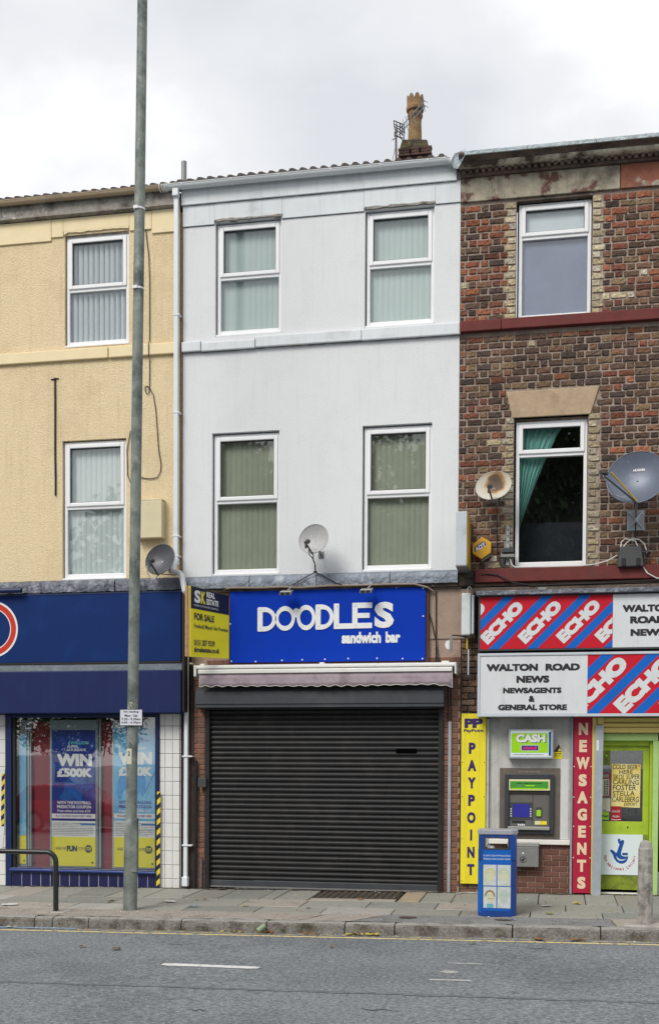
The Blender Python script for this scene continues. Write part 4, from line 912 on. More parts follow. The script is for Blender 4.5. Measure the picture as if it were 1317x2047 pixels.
# ================================================================== 2. YELLOW HOUSE with the betting shop
yel = thing('terraced_house', 'cream-yellow roughcast terraced house on the left, over a navy-fronted betting shop', 'house', (-2.2, 0, 0))
Hy = [(-1.845, -0.842, 7.985, 9.62), (-1.885, -0.882, 4.545, 6.605)]
XL = -4.6
wall_holes('wall', M['yellow_render'], yel, XL, -0.056, 4.40, 10.0, Hy, -0.005, depth=0.125)
bx('side_wall', M['dark_wall'], yel, -0.05, -0.02, 0.35, 7.9, -0.3, 10.0, 0); bx('rear_wall', M['dark_wall'], yel, XL, -0.05, 7.6, 7.9, -0.3, 10.0, 0); bx('side_wall', M['yellow_render'], yel, XL - .1, XL, 0.0, 7.9, -0.3, 10.0, 0)
for a, b_, z0, z1 in ((XL, -2.05, 9.552, 9.86), (-2.044, -1.86, 9.60, 9.86), (-1.858, -0.83, 9.665, 9.86), (-0.828, -0.49, 9.60, 9.86), (-0.486, -0.12, 9.535, 9.865)):
    bx('frieze_block', M['yellow_smooth'], yel, a, b_, -0.03, 0.0, z0, z1, 0.006)
t_ = MB(); n = 16; xa, xb = -1.85, -0.84
pts = [(xa + (xb - xa) * i / n, 9.655 + random.uniform(-.014, .004) - .03 * (i == 0)) for i in range(n + 1)] + [(xb - (xb - xa) * i / n, 9.672) for i in range(n + 1)]
t_.slab(pts, -0.028, 0.03).build('broken_render', M['yellow_smooth'], yel)
t_ = MB().box(-1.85, -0.85, 0.02, 0.06, 9.60, 9.64).build('window_head', M['grey_wood'], yel)
for a, b_ in ((XL, -3.5), (-3.494, -1.15), (-2.04 + .9, -0.12)): bx('sill_stone', M['yellow_smooth'], yel, a, b_ - .004, -0.055, 0.0, 7.775, 7.935, 0.012)
bx('eaves_board', M['grey_wood'], yel, XL, -2.82, -0.075, 0.0, 9.87, 10.13, 0.006); bx('eaves_board', M['grey_wood'], yel, -2.815, -0.12, -0.08, 0.0, 9.885, 10.135, 0.006)
MB().prism([(0.0, 9.865), (-0.105, 9.885), (-0.105, 9.91), (0.0, 9.93)], XL, -0.125).build('eaves_moulding', M['grey_wood'], yel, fix=True)
half_gutter(yel, XL, -0.62, 10.125, -0.14, 0.058, M['gutter_tan'], [-2.32, -1.25, -3.3, -4.3])
half_gutter(yel, -0.63, -0.27, 10.13, -0.14, 0.056, M['gutter_tan'], [])
for x in (-0.31, -0.27, -0.22): MB().tube([(x, -0.135 + .075 * math.cos(a), 10.135 + .07 * math.sin(a)) for a in [math.pi + math.pi * i / 8 for i in range(9)]], 0.010, 6).build('gutter_joint', M['cassette'], yel)
ry = MB().add([(XL, -0.02, 10.12), (-0.2, -0.02, 10.12), (-0.2, 4.2, 11.85), (XL, 4.2, 11.85), (-0.2, 8.0, 10.0), (XL, 8.0, 10.0)], [(0, 1, 2, 3), (3, 2, 4, 5)]).build('roof', M['roof_tile'], yel)
for i in range(15): link('tile', TILE, ry, (XL + i * 0.302, -0.11, 10.158 + random.uniform(-.004, .006)))
window(yel, -1.832, -0.853, 8.002, 9.605, 8.825, yf=0.04, blind=M['blind_open'], ang=48, room=M['room_pale'])
window(yel, -1.872, -0.890, 4.568, 6.59, 5.622, yf=0.04, blind=M['blind_white'], ang=12, room=M['dark_room'])
for a, b_ in ((XL, -2.36), (-2.35, -1.0), (-0.99, 0.02)): lead(yel, a, b_, 4.525, 4.335, M['lead_dark'], yo=-0.17, amp=0.02)
bx('bressummer', M['dark_wall'], yel, XL, -0.02, -0.11, 0.05, 4.31, 4.50, 0)
MB().tube([(-1.995, -0.02, 7.54), (-1.993, -0.02, 7.2), (-1.995, -0.02, 6.4), (-1.988, -0.02, 6.03), (-1.99, -0.02, 5.8)], 0.013, 6).build('old_cable', M['black'], yel)
MB().tube([(-2.06, -0.015, 7.52), (-1.94, -0.015, 7.53)], 0.009, 5).build('old_bracket', M['black'], yel)
wp = [(-0.588, 9.668), (-0.53, 9.2), (-0.518, 8.869), (-0.517, 7.98)]
MB().tube([(p[0], -0.02, p[1]) for p in wp] + [(-0.516, -0.07, 7.95), (-0.516, -0.07, 7.76), (-0.517, -0.02, 7.72), (-0.517, -0.02, 7.35), (-0.53, -0.02, 7.24), (-0.56, -0.02, 7.22), (-0.585, -0.02, 7.27), (-0.586, -0.02, 7.33), (-0.55, -0.02, 7.335), (-0.515, -0.02, 7.30), (-0.46, -0.02, 7.2), (-0.424, -0.02, 7.0), (-0.40, -.02, 6.7), (-0.378, -0.02, 6.4), (-0.339, -0.02, 6.179), (-0.35, -.02, 6.08), (-0.40, -0.02, 6.0), (-0.516, -0.02, 5.985), (-0.655, -0.02, 6.01), (-0.75, -.02, 6.0), (-0.81, -0.02, 5.94), (-0.856, -0.02, 6.056), (-0.866, -0.02, 6.42), (-0.81, -0.02, 6.7)], 0.0065, 5).build('loose_cable', M['black'], yel)
# shopfront of the betting shop
bs = thing('fascia_sign', 'plain navy fascia sign with part of a red and white ring, over the betting shop', 'sign', (-2.2, 0, 3.28))
bx('board', M['navy_sign'], bs, XL, 0.03, -0.21, 0.0, 3.30, 4.305, 0.006)
bx('edge_trim', M['navy_paint'], bs, XL, 0.034, -0.216, -0.205, 4.29, 4.312, 0.002); bx('edge_trim', M['black'], bs, XL, 0.034, -0.216, -0.205, 3.272, 3.298, 0.002)
rg = MB(); rg.disc(-2.925, 3.805, 0.425, -0.2135, 48, 0.395); rg.build('white_ring', M['print_white'], bs)
rg = MB(); rg.disc(-2.925, 3.805, 0.395, -0.2145, 48, 0.315); rg.build('red_ring', mat('ring_red', (0.55, 0.03, 0.015), 0.4), bs)
rg = MB(); rg.disc(-2.925, 3.805, 0.315, -0.2135, 48, 0.30); rg.build('white_ring', M['print_white'], bs)
tl = thing('trough_light', 'navy tubular trough light above the betting shop fascia', 'light', (-3.4, -0.3, 4.36))
MB().tube([(XL, -0.30, 4.362), (-2.40, -0.30, 4.362)], 0.038, 12).build('tube_housing', M['navy_paint'], tl, smooth=True)
for x in (-2.6, -4.0): MB().tube([(x, -0.2, 4.33), (x, -0.3, 4.33)], 0.01, 6).build('bracket', M['metal_grey'], tl)
bx('grey_flashing', M['grey_band'], yel, XL, 0.05, -0.205, 0.0, 3.165, 3.272, 0.01)
bx('canopy_box', M['navy_canopy'], yel, XL, 0.06, -0.30, 0.0, 2.545, 3.163, 0.012)
bx('canopy_return', M['black'], yel, 0.061, 0.10, -0.26, 0.0, 2.56, 4.3, 0.005)
# pier of white glazed tiles, with its narrow return
bx('pier', M['grout'], yel, -0.368, -0.056, 0.01, 0.25, -0.1, 2.545, 0)
txs = [-0.366, -0.283, -0.166, -0.056]; z = -0.09; k = 0
while z < 2.53:
    for i in range(3): bx('wall_tile', M['white_tile'], yel, txs[i] + .003, txs[i + 1] - .003, 0.0 + random.uniform(-.0015, .0015), 0.02, z + .003, min(z + 0.199, 2.54), 0.003)
    bx('wall_tile', M['white_tile'], yel, -0.052, -0.044, 0.02, 0.12, z + .003, min(z + 0.199, 2.54), 0.001)
    z += 0.205
z = -0.09
while z < 2.53:
    for i in range(12):
        xa = -2.805 - (i + 1) * 0.15
        if xa > XL: bx('wall_tile', M['white_tile'], yel, xa + .002, xa + .148, -0.0 + random.uniform(-.0015, .0015), 0.02, z + .003, min(z + 0.199, 2.54), 0.003)
    z += 0.205
bx('pier', M['grout'], yel, XL, -2.806, 0.01, 0.25, -0.1, 2.545, 0)
# dark timber gap between the two shops
bx('gap_board', mat('gap_dark', (0.035, 0.022, 0.016), 0.9, var=(9, 0.4), bump=(30, 0.6)), yel, -0.042, 0.11, 0.03, 0.25, -0.1, 4.3, 0.0)
# window frame
wf = MB(); wf.box(-2.80, -2.70, -0.04, 0.06, -0.10, 2.545); wf.box(-0.425, -0.37, -0.04, 0.06, -0.08, 2.545); wf.box(-2.70, -0.425, -0.03, 0.06, 2.495, 2.545); wf.box(-2.70, -0.425, -0.05, 0.06, 0.155, 0.235)
shopw = wf.build('shop_window', M['navy_paint'], yel, bevel=0.008)
bx('frame_bead', M['black'], shopw, -2.696, -2.65, -0.01, 0.05, 0.236, 2.494, 0.003)
bx('drip_sill', mat('navy_pale', (0.03, 0.06, 0.24), 0.35), shopw, -2.72, -0.40, -0.075, -0.045, 0.185, 0.215, 0.006)
MB().box(-2.655, -0.43, 0.018, 0.026, 0.235, 2.495).build('pane', M['glass_shop'], shopw)
interior(shopw, -2.75, -0.38, 0.0, 2.54, 0.10, 1.6, mat('shop_dark', (0.09, 0.03, 0.035), 0.8, var=(2, 0.3)))
for i in range(15):
    xa = -2.70 + i * 0.154
    if xa < -0.43: bx('wall_tile', M['navy_tile'], yel, xa + .005, min(xa + .149, -0.425), -0.016, 0.01, -0.09, 0.152, 0.002)
bx('plinth', M['grout_pale'], yel, -2.70, -0.425, -0.012, 0.2, -0.12, 0.155, 0)
# window display
dsp = thing('display_stand', 'maroon window backing with pale uprights behind the betting shop glass', 'window display', (-1.5, 0.3, 0.2))
bx('back_panel', M['maroon'], dsp, -2.70, -0.44, 0.16, 0.18, 0.18, 2.44, 0)
for a, b_ in ((-2.505, -2.475), (-2.462, -2.445), (-2.14, -2.105), (-1.392, -1.365), (-1.35, -1.325), (-1.145, -1.115)):
    bx('upright', M['poster_grey'], dsp, a, b_, 0.10, 0.14, 0.24, 2.48, 0.003)
for a, b_ in ((-2.10, -1.38), (-1.115, -0.45), (-2.62, -2.51)): bx('backing_card', M['poster_grey'], dsp, a, b_, 0.085, 0.095, 0.24, 2.46, 0)
def poster(x0, x1, z0, z1, top_m, lab, l1, light):
    p = thing('poster', lab, 'poster', ((x0 + x1) / 2, 0.07, z0))
    h = z1 - z0; wd = x1 - x0; y = 0.075
    bx('sheet', M['print_white'], p, x0, x1, y, y + .004, z0, z1, 0)
    def rr(a0, a1, b0, b1, m, nm, dy=.001): return MB().rect(x0 + wd * a0, x0 + wd * a1, z0 + h * b0, z0 + h * b1, y - dy).build(nm, m, p)
    rr(0, 1, 0.0, 0.215, M['yellow_print'], 'yellow_band'); rr(0, 1, 0.35, 1.0, top_m, 'picture_area')
    rr(0.0, 1, 0.3505, 0.385, M['print_white'], 'prize_band', .002); rr(0, 1, 0.333, 0.35, top_m, 'blue_rule', .002)
    rr(0.66, 1, 0.302, 0.316, M['poster_blue2'], 'link_bar', .002)
    tcol = M['poster_navy'] if light else M['print_white']; y2 = y - .003
    def tt(s, a0, a1, b0, b1, m, bold=.02, **k): text(s, x0 + wd * a0, x0 + wd * a1, z0 + h * b0, z0 + h * b1, y2, m, p, bold=bold, **k)
    tt('£1MILLION', .38, .84, .895, .918, mat_teal if not light else M['poster_navy'], .02, skew=.2)
    tt('SUPER', .36, .60, .870, .889, M['print_white'], .02, skew=.2); tt('SATURDAYS', .34, .78, .845, .864, M['print_white'], .02, skew=.2)
    tt('WIN', .12, .92, .735, .825, M['print_white'], .055); tt('£500K', .12, .92, .655, .72, M['print_white'], .055)
    tt(l1, .12, .90, .455, .478, tcol, .03); tt('PREDICTOR COUPON', .12, .90, .425, .447, tcol, .03)
    tt('Free when you bet £10', .13, .88, .392, .415, M['print_white'], .02)
    tt('PLUS £5K PRIZE DRAW EVERY WEEK', .09, .92, .360, .376, M['poster_navy'], .02)
    for i in range(8): dashes(x0 + wd * .03, x0 + wd * (.96 - .12 * (i == 7)), z0 + h * (.318 - i * .0125 - .005), z0 + h * (.318 - i * .0125), y2, M['metal_grey'], p, i)
    tt('WHEN THE', .08, .32, .118, .140, M['print_black'], 0); tt('FUN', .34, .58, .107, .150, M['print_black'], .07); tt('STOPS', .61, .75, .118, .140, M['print_black'], 0)
    s_ = MB(); s_.flat([(x0 + wd * .84 + .062 * math.cos(R(22.5 + 45 * i)), z0 + h * .128 + .062 * math.sin(R(22.5 + 45 * i))) for i in range(8)], y2); s_.build('stop_badge', M['print_black'], p)
    text('STOP', x0 + wd * .775, x0 + wd * .905, z0 + h * .116, z0 + h * .141, y2 - .001, M['yellow_print'], p, bold=.02)
    text('o', x0 + wd * .91, x0 + wd * .95, z0 + h * .02, z0 + h * .035, y2 - .001, M['print_black'], p, bold=.08)
    return p
mat_teal = mat('teal_print', (0.15, 0.55, 0.55), 0.5)
pA = poster(-2.095, -1.398, 0.262, 2.31, M['poster_navy'], 'dark blue WIN £500K football poster in the betting shop window', 'WITH THE FOOTBALL', False)
pB = poster(-1.108, -0.455, 0.262, 2.345, M['poster_blue'], 'light blue WIN £500K racing poster behind the lamp post', 'WITH THE RACING', True)
M['poster_mid'] = mat('poster_mid', (0.012, 0.09, 0.36), 0.4, var=(12, 0.4)); M['poster_mid2'] = mat('poster_mid2', (0.03, 0.26, 0.60), 0.4, var=(12, 0.35))
def blob(pts, m, p, y=0.0722, nm='figure_picture'):
    me = MB().flat(pts, y).mesh(nm, m); bm = bmesh.new(); bm.from_mesh(me); bmesh.ops.triangulate(bm, faces=bm.faces); bm.to_mesh(me); bm.free(); link(nm, me, p)
for (p, x0, x1, m) in ((pA, -2.09, -1.40, M['poster_mid']), (pB, -1.105, -0.457, M['poster_mid2'])):
    rnd = random.Random(4); st_ = MB()
    for k in range(16):
        xs_ = x0 + (x1 - x0) * rnd.uniform(.35, 1.15); zs_ = rnd.uniform(1.24, 1.6); L_ = rnd.uniform(.12, .4); w_ = rnd.uniform(.006, .018)
        pts = clip_poly([(xs_, zs_), (xs_ + w_, zs_), (xs_ + w_ + L_ * .5, zs_ + L_), (xs_ + L_ * .5, zs_ + L_)], x0, x1, 1.0, 1.72)
        if len(pts) > 2: st_.flat(pts, 0.0724)
    st_.build('streaks', m, p)
blob([(-1.98, 1.28), (-1.90, 1.40), (-1.88, 1.55), (-1.80, 1.60), (-1.77, 1.66), (-1.74, 1.72), (-1.68, 1.73), (-1.65, 1.68), (-1.66, 1.61), (-1.58, 1.58), (-1.52, 1.48), (-1.45, 1.50), (-1.44, 1.44), (-1.54, 1.40), (-1.60, 1.44), (-1.62, 1.28), (-1.52, 1.20), (-1.66, 1.24), (-1.76, 1.30), (-1.86, 1.24)], M['poster_mid'], pA)
blob([(-1.07, 1.36), (-1.02, 1.26), (-0.985, 1.28), (-0.97, 1.38), (-0.93, 1.42), (-0.88, 1.36), (-0.80, 1.34), (-0.72, 1.40), (-0.66, 1.33), (-0.62, 1.42), (-0.60, 1.52), (-0.64, 1.66), (-0.70, 1.73), (-0.78, 1.75), (-0.83, 1.68), (-0.88, 1.74), (-0.93, 1.70), (-1.0, 1.64), (-1.05, 1.52)], M['poster_mid2'], pB)
p3 = thing('poster', 'narrow strip of a light blue and yellow poster at the left edge of the window', 'poster', (-2.57, 0.07, 0.27))
bx('sheet', M['poster_blue'], p3, -2.622, -2.515, 0.075, 0.08, 0.716, 2.25, 0); bx('yellow_band', M['yellow_print'], p3, -2.622, -2.515, 0.074, 0.08, 0.277, 0.71, 0)
text('O', -2.56, -2.535, .31, .345, 0.072, M['print_black'], p3, bold=.06)
def tape(x0, x1, z0, z1, lab, lean=0.0, y=-0.045):
    b = MB(); n = int((z1 - z0) / 0.075)
    for i in range(-1, n + 1):
        b.cur = i % 2
        za = z0 + i * 0.075; pts = clip_poly([(x0, za), (x1, za + 0.05), (x1, za + 0.125), (x0, za + 0.075)], x0, x1, z0, z1)
        if len(pts) > 2: b.flat([(p[0] + lean * (p[1] - z0), p[1]) for p in pts], y)
    b.build('hazard_tape', [M['hazard_yellow'], M['black']], label=lab, cat='tape')
tape(-0.398, -0.345, 0.0, 1.40, 'black and yellow hazard tape down the white tiled pier, right of the betting shop window', 0.008)
tape(-2.885, -2.835, 0.85, 1.65, 'black and yellow hazard tape on the leaflet at the left edge of the picture', 0.02, -0.01)
lf = thing('notice', 'torn white notice pasted low on the pier left of the betting shop window', 'notice', (-2.9, -0.01, .4))
MB().slab([(-3.1, 0.45), (-2.86, 0.50), (-2.83, 0.8), (-2.815, 1.5), (-2.82, 1.72), (-3.1, 1.75)], -0.008, -0.002).build('sheet', M['litter_white'], lf)

# utility box
ub = thing('meter_box', 'cream painted metal box on the yellow wall, half hidden by the lamp post', 'box', (-0.47, 0, 5.09))
bx('casing', M['box_cream'], ub, -0.68, -0.285, -0.15, 0.0, 5.10, 5.64, 0.008)
bx('lid', M['box_cream'], ub, -0.69, -0.275, -0.145, 0.0, 5.642, 5.662, 0.004)

# ================================================================== 3. BRICK HOUSE with the newsagent
brk = thing('terraced_house', 'dark brown brick terraced house on the right, over the newsagent shop', 'house', (6.0, 0, 0))
XR = 8.2
Hb = [(4.757, 5.775, 7.95, 9.565), (4.750, 5.748, 4.53, 6.60)]
wall_holes('wall', M['mortar'], brk, 3.993, XR, 4.30, 9.60, Hb, 0.014, depth=0.11)
bx('side_wall', M['dark_wall'], brk, 3.99, 4.03, 0.35, 7.9, -0.3, 10.0, 0); bx('side_wall', M['dark_wall'], brk, XR, XR + .1, 0.0, 7.9, -0.3, 10.0, 0); bx('rear_wall', M['dark_wall'], brk, 4.03, XR, 7.6, 7.9, -0.3, 10.0, 0)
bk = Bricks(brk, M['brick'], 0.073, 0.008, limit=200)
dark = [(0.10, 0.060, 0.044), (0.078, 0.052, 0.042), (0.12, 0.072, 0.050), (0.13, 0.082, 0.056)]
mid = [(0.17, 0.092, 0.060), (0.19, 0.098, 0.060), (0.175, 0.11, 0.066), (0.22, 0.145, 0.085)]
redb = [(0.26, 0.092, 0.050), (0.31, 0.115, 0.058), (0.22, 0.078, 0.048), (0.18, 0.068, 0.045)]
cream = [(0.52, 0.44, 0.29), (0.58, 0.50, 0.35), (0.48, 0.39, 0.24), (0.55, 0.49, 0.38)]
def bcol(x, z):
    r = random.random()
    pr = 0.50 if z > 7.95 else (0.09 if z > 7.1 else 0.15)
    if z > 7.95 and x > 5.8: pr = 0.34
    if r < pr: c = random.choice(redb)
    elif r < pr + 0.012: c = random.choice(cream)
    elif r < pr + 0.012 + (0.40 if z > 7.95 else 0.52): c = random.choice(dark)
    else: c = random.choice(mid)
    return jit(c, 0.75, 1.25)
P = 0.0945
def lint(zc): return (4.641 + (6.96 - zc) * 0.25, 5.885 - (6.96 - zc) * 0.3) if 6.59 < zc < 6.97 else None
nc = int((9.57 - 4.52) / P)
for i in range(nc):
    z = 4.535 + P / 2 + i * P
    if 7.775 < z < 7.955: continue
    if z > 9.56: continue
    segs = [(3.998, XR)]; quo = []
    for (a, b_, c, d) in Hb:
        if c < z < d:
            segs = [(3.998, a), (b_, XR)]; quo = [a, b_]
    l = lint(z)
    if l and not quo: segs = [(3.998, l[0] - .01), (l[1] + .01, XR)]
    if l and quo: segs = [(3.998, min(l[0], quo[0]) - .01), (max(l[1], quo[1]) + .01, XR)]; quo = []
    for (xa, xb) in segs:
        qa = quo and abs(xb - quo[0]) < 1e-6; qb = quo and abs(xa - quo[1]) < 1e-6
        soot = 1.0 if z > 7.9 else 0.78
        if qa:
            L = 0.105 if i % 2 else 0.155; L += random.uniform(-.006, .01); bk.put(xb - L, xb - .004, z, jit(random.choice(cream), .7 * soot, 1.1 * soot)); xb -= L + .012
        if qb:
            L = 0.155 if i % 2 else 0.105; L += random.uniform(-.006, .01); bk.put(xa + .004, xa + L, z, jit(random.choice(cream), .7 * soot, 1.1 * soot)); xa += L + .012
        allst = (i % 6 == 3); S_, H_, J_ = 0.192, 0.092, 0.022
        per = (S_ + J_) if allst else (S_ + H_ + 2 * J_)
        off = (0.11 if i % 12 == 3 else 0.0) if allst else (0.0 if i % 2 else (S_ / 2 + H_ / 2 + J_))
        x = 3.90 - off
        while x < xb:
            for L in ((S_,) if allst else (S_, H_)):
                a_, b2 = max(x, xa + .002), min(x + L, xb - .003)
                if b2 - a_ > 0.035:
                    a_ += random.uniform(-.004, .004); b2 += random.uniform(-.005, .005); a_ = max(a_, xa); b2 = min(b2, xb - .001)
                    c_ = bcol(a_, z)
                    if allst and random.random() < .5: c_ = jit(random.choice(redb + dark), .5, .8)
                    bk.put(a_, b2, z + random.uniform(-.003, .003), c_)
                x += L + J_
bk.finish()
# stones and trim
MB().slab([(4.728, 6.60), (5.775, 6.60), (5.888, 6.968), (4.641, 6.955)], -0.012, 0.10).build('lintel', M['stone'], brk, bevel=0.008, fix=True)
for a, b_ in ((3.998, 4.563), (4.569, XR)): bx('sill_band', M['red_paint'], brk, a, b_, -0.085, 0.05, 7.795, 7.94, 0.01)
bx('sill_band', M['red_paint'], brk, 4.235, XR, -0.11, 0.05, 4.335, 4.522, 0.012)
bx('worn_sill_end', M['dark_wall'], brk, 3.998, 4.23, -0.06, 0.05, 4.30, 4.53, 0.02)
for a, b_, m_ in ((3.996, 6.130, M['frieze']), (6.138, XR, M['frieze_red'])): bx('frieze_stone', m_, brk, a, b_, -0.03, 0.12, 9.585, 9.905, 0.008)
bx('window_lintel', M['cornice_dark'], brk, 4.75, 5.78, 0.0, 0.12, 9.545, 9.584, 0)
MB().prism([(0.1, 9.907), (-0.07, 9.907), (-0.085, 9.93), (-0.075, 9.99), (0.1, 9.99)], 3.99, XR).build('dentil_bed', M['cornice_dark'], brk, fix=True)
de = MB(); x = 4.02
while x < XR:
    de.box(x, x + 0.046, -0.135 + random.uniform(-.004, .006), -0.08, 9.925 + random.uniform(-.004, .004), 9.978); x += 0.088
de.build('dentils', M['cornice_dark'], brk, bevel=0.004, kind='stuff')
MB().prism([(0.1, 9.98), (-0.20, 9.98), (-0.225, 9.995), (-0.23, 10.025), (0.1, 10.025)], 3.985, XR).build('cornice_fascia', M['cornice_light'], brk, fix=True)
MB().prism([(0.1, 10.026), (-0.24, 10.026), (-0.25, 10.04), (-0.30, 10.055), (-0.33, 10.08), (-0.335, 10.105), (0.1, 10.105)], 3.985, XR).build('cornice_top', M['cornice_dark'], brk, fix=True)
for a, b_ in ((4.07, 4.9), (4.905, 5.8), (5.805, 6.5), (6.505, 7.4), (7.405, XR)): lead(brk, a, b_, 10.15, 10.065, M['lead_light'], yo=-0.345, name='lead_capping', amp=0.01)
MB().add([(3.86, -0.20, 10.06), (3.93, -0.28, 10.13), (4.02, -0.33, 10.13), (4.08, -0.35, 10.15), (4.09, -0.35, 10.09), (4.03, -0.27, 10.02), (3.97, -0.22, 9.95), (3.90, -0.15, 10.0), (3.86, 0.1, 10.12), (4.08, 0.1, 10.16)],
         [(0, 1, 7), (1, 6, 7), (1, 2, 5, 6), (2, 3, 4, 5), (0, 8, 1), (1, 8, 9, 2), (2, 9, 3)]).build('lead_apron', M['lead_light'], brk)
bx('parapet', M['dark_wall'], brk, 3.995, XR, 0.11, 0.4, 9.58, 10.1, 0)
w1 = window(brk, 4.787, 5.765, 7.955, 9.53, 9.075, yf=0.085, film=[(7.97, 9.10, M['film_blue']), (9.10, 9.5, M['film_white'])], sill=False)
w2 = window(brk, 4.775, 5.742, 4.565, 6.56, 6.105, yf=0.085, sill=False, room=M['dark_room'])
bx('lower_curtain', mat('dark_blue', (0.006, 0.009, 0.02), 0.8, var=(5, .3)), w2, 4.80, 5.72, 0.50, 0.51, 4.58, 5.25, 0)
# teal curtain drawn to the left
vs_ = []; fs = []; nu, nv = 60, 14
for j in range(nv + 1):
    t = j / nv; z = 6.52 - t * 1.42
    xr = 5.44 - 0.60 * (t ** 0.80) - 0.02; xl = 4.79
    for i in range(nu + 1):
        s = i / nu; x = xl + (xr - xl) * s; amp = 0.018 * (0.5 + t)
        vs_.append((x, 0.20 + amp * math.sin(s * 40) + 0.006 * math.sin(s * 97), z))
for j in range(nv):
    for i in range(nu): a = j * (nu + 1) + i; fs.append((a, a + 1, a + nu + 2, a + nu + 1))
MB().add(vs_, fs).build('curtain', M['teal'], w2, smooth=True)
# ground floor: dark strip of old bricks, backing wall
bx('backing_wall', M['dark_wall'], brk, 4.044, 4.44, 0.02, 0.3, -0.2, 4.30, 0); bx('backing_wall', M['dark_wall'], brk, 4.44, XR, 0.06, 0.3, 2.45, 4.30, 0)
bk2 = Bricks(brk, M['brick'], 0.074, 0.006, limit=None)
for i in range(12):
    course(bk2, 4.05, 4.32, 2.60 + i * 0.088, dark + mid + [(0.22, 0.15, 0.10)], 0.0 if i % 2 else 0.1, L=0.2, g=0.018)
for i in range(2): course(bk2, 4.05, 4.44, 0.04 + i * 0.075, mid, 0.1 * i, y=0.01)
bk2.finish()
bk3 = Bricks(brk, M['brick_new'], 0.067, 0.0015, limit=None)
pal_b = [(0.135, 0.058, 0.042), (0.12, 0.055, 0.042), (0.15, 0.068, 0.048), (0.16, 0.075, 0.055)]
for i in range(10): course(bk3, 4.45, 5.562, 0.0 + i * 0.0765 - 0.005, pal_b, 0.0 if i % 2 else 0.108, y=0.055)
bk3.finish()
bx('backing_wall', M['mortar_red'], brk, 4.44, 5.565, 0.067, 0.3, -0.2, 0.80, 0)
bx('old_post', M['atm_wall'], brk, 4.408, 4.446, -0.01, 0.06, 0.05, 2.46, 0.004)
bx('panel', M['atm_wall'], brk, 4.447, 5.562, 0.045, 0.065, 0.785, 2.50, 0.004)
bx('panel_trim', M['trim_white'], brk, 4.43, 5.562, 0.0, 0.05, 0.715, 0.785, 0.008); bx('side_trim', M['galv'], brk, 5.563, 5.592, -0.005, 0.06, -0.02, 2.47, 0.003)
bx('bright_panel', mat('bright_panel', (0.60, 0.60, 0.58), 0.7, var=(7, .06)), brk, 5.425, 5.535, 0.040, 0.046, 0.79, 1.9, 0.001)
bx('right_pier', M['dark_wall'], brk, 5.565, 5.93, 0.03, 0.3, -0.1, 2.5, 0)
# sign boxes
s1 = thing('fascia_sign', 'upper newsagent sign with red and blue ECHO stripes and black lettering on white', 'sign', (6.0, -0.1, 3.39))
def echo(parent, x0, x1, z0, z1, y, period, c0, bw, tc_, zc, tl, th, k0, k1):
    MB().rect(x0, x1, z0, z1, y).build('red_field', M['echo_red'], parent)
    for k in range(k0, k1):
        c = c0 + k * period
        pts = clip_poly([(c + z0 - bw / 2 - 1, z0 - 1), (c + z0 + bw / 2 - 1, z0 - 1), (c + z0 + bw / 2 + 2, z0 + 2), (c + z0 - bw / 2 + 2, z0 + 2)], x0, x1, z0, z1)
        if len(pts) > 2: MB().flat(pts, y - .001).build('blue_stripe', M['echo_blue'], parent)
        cx = tc_ + k * period + zc
        text('ECHO', cx - tl / 2, cx + tl / 2, zc - th / 2, zc + th / 2, y - .002, M['sign_white'], parent, bold=.075, rot=R(45), clip=(x0, x1, z0, z1))
bx('sign_box', M['lnb'], s1, 4.30, XR, -0.25, -0.02, 3.375, 4.125, 0.006)
echo(s1, 4.33, 6.085, 3.40, 4.108, -0.2535, 0.51, 1.115, 0.145, 0.86, 3.762, 0.70, 0.165, -2, 6)
MB().rect(6.09, XR, 3.40, 4.108, -0.2535).build('white_panel', M['sign_white'], s1)
for s_, z0, z1, a, b_ in (('WALTON', 3.868, 3.965, 6.215, 6.86), ('ROAD', 3.714, 3.812, 6.315, 6.78), ('NEWS', 3.548, 3.642, 6.322, 6.77)):
    text(s_, a, b_, z0, z1, -0.255, M['print_black'], s1, bold=.06)
bx('sign_rail', M['lead_dark'], s1, 4.272, XR, -0.33, -0.05, 4.127, 4.188, 0.008)
s2 = thing('fascia_sign', 'lower newsagent sign in a white metal frame, newsagents and general store', 'sign', (6.0, -0.1, 2.47))
bx('sign_box', M['galv'], s2, 4.295, XR, -0.295, -0.02, 2.475, 3.335, 0.01)
MB().rect(4.335, 5.765, 2.515, 3.30, -0.2985).build('white_panel', M['sign_white'], s2)
echo(s2, 5.768, XR, 2.515, 3.30, -0.2985, 0.59, 3.32, 0.17, 3.60, 2.90, 0.93, 0.215, -2, 7)
fr2 = MB(); fr2.box(4.30, XR, -0.312, -0.296, 3.303, 3.338); fr2.box(4.30, XR, -0.312, -0.296, 2.475, 2.512); fr2.box(4.30, 4.332, -0.311, -0.296, 2.513, 3.302)
fr2.build('frame', M['proj_white'], s2, bevel=0.004)
for s_, a, b_, z0, z1, bo in (('WALTON', 4.418, 5.11, 3.093, 3.192, .06), ('ROAD', 5.21, 5.665, 3.093, 3.19, .06), ('NEWS', 4.823, 5.262, 2.932, 3.03, .06), ('NEWSAGENTS', 4.645, 5.425, 2.79, 2.868, .06), ('&', 4.99, 5.07, 2.672, 2.757, .06), ('GENERAL STORE', 4.58, 5.50, 2.56, 2.64, .06)):
    text(s_, a, b_, z0, z1, -0.30, M['print_black'], s2, bold=bo)
bx('steel_lug', M['metal_grey'], None, 5.10, 5.21, -0.2, -0.12, 4.19, 4.235, 0.003, label='short steel fixing on the dark ledge under the red band', cat='fixing')
bx('ledge', M['cornice_dark'], brk, 4.22, XR, -0.14, 0.0, 4.19, 4.26, 0.01)
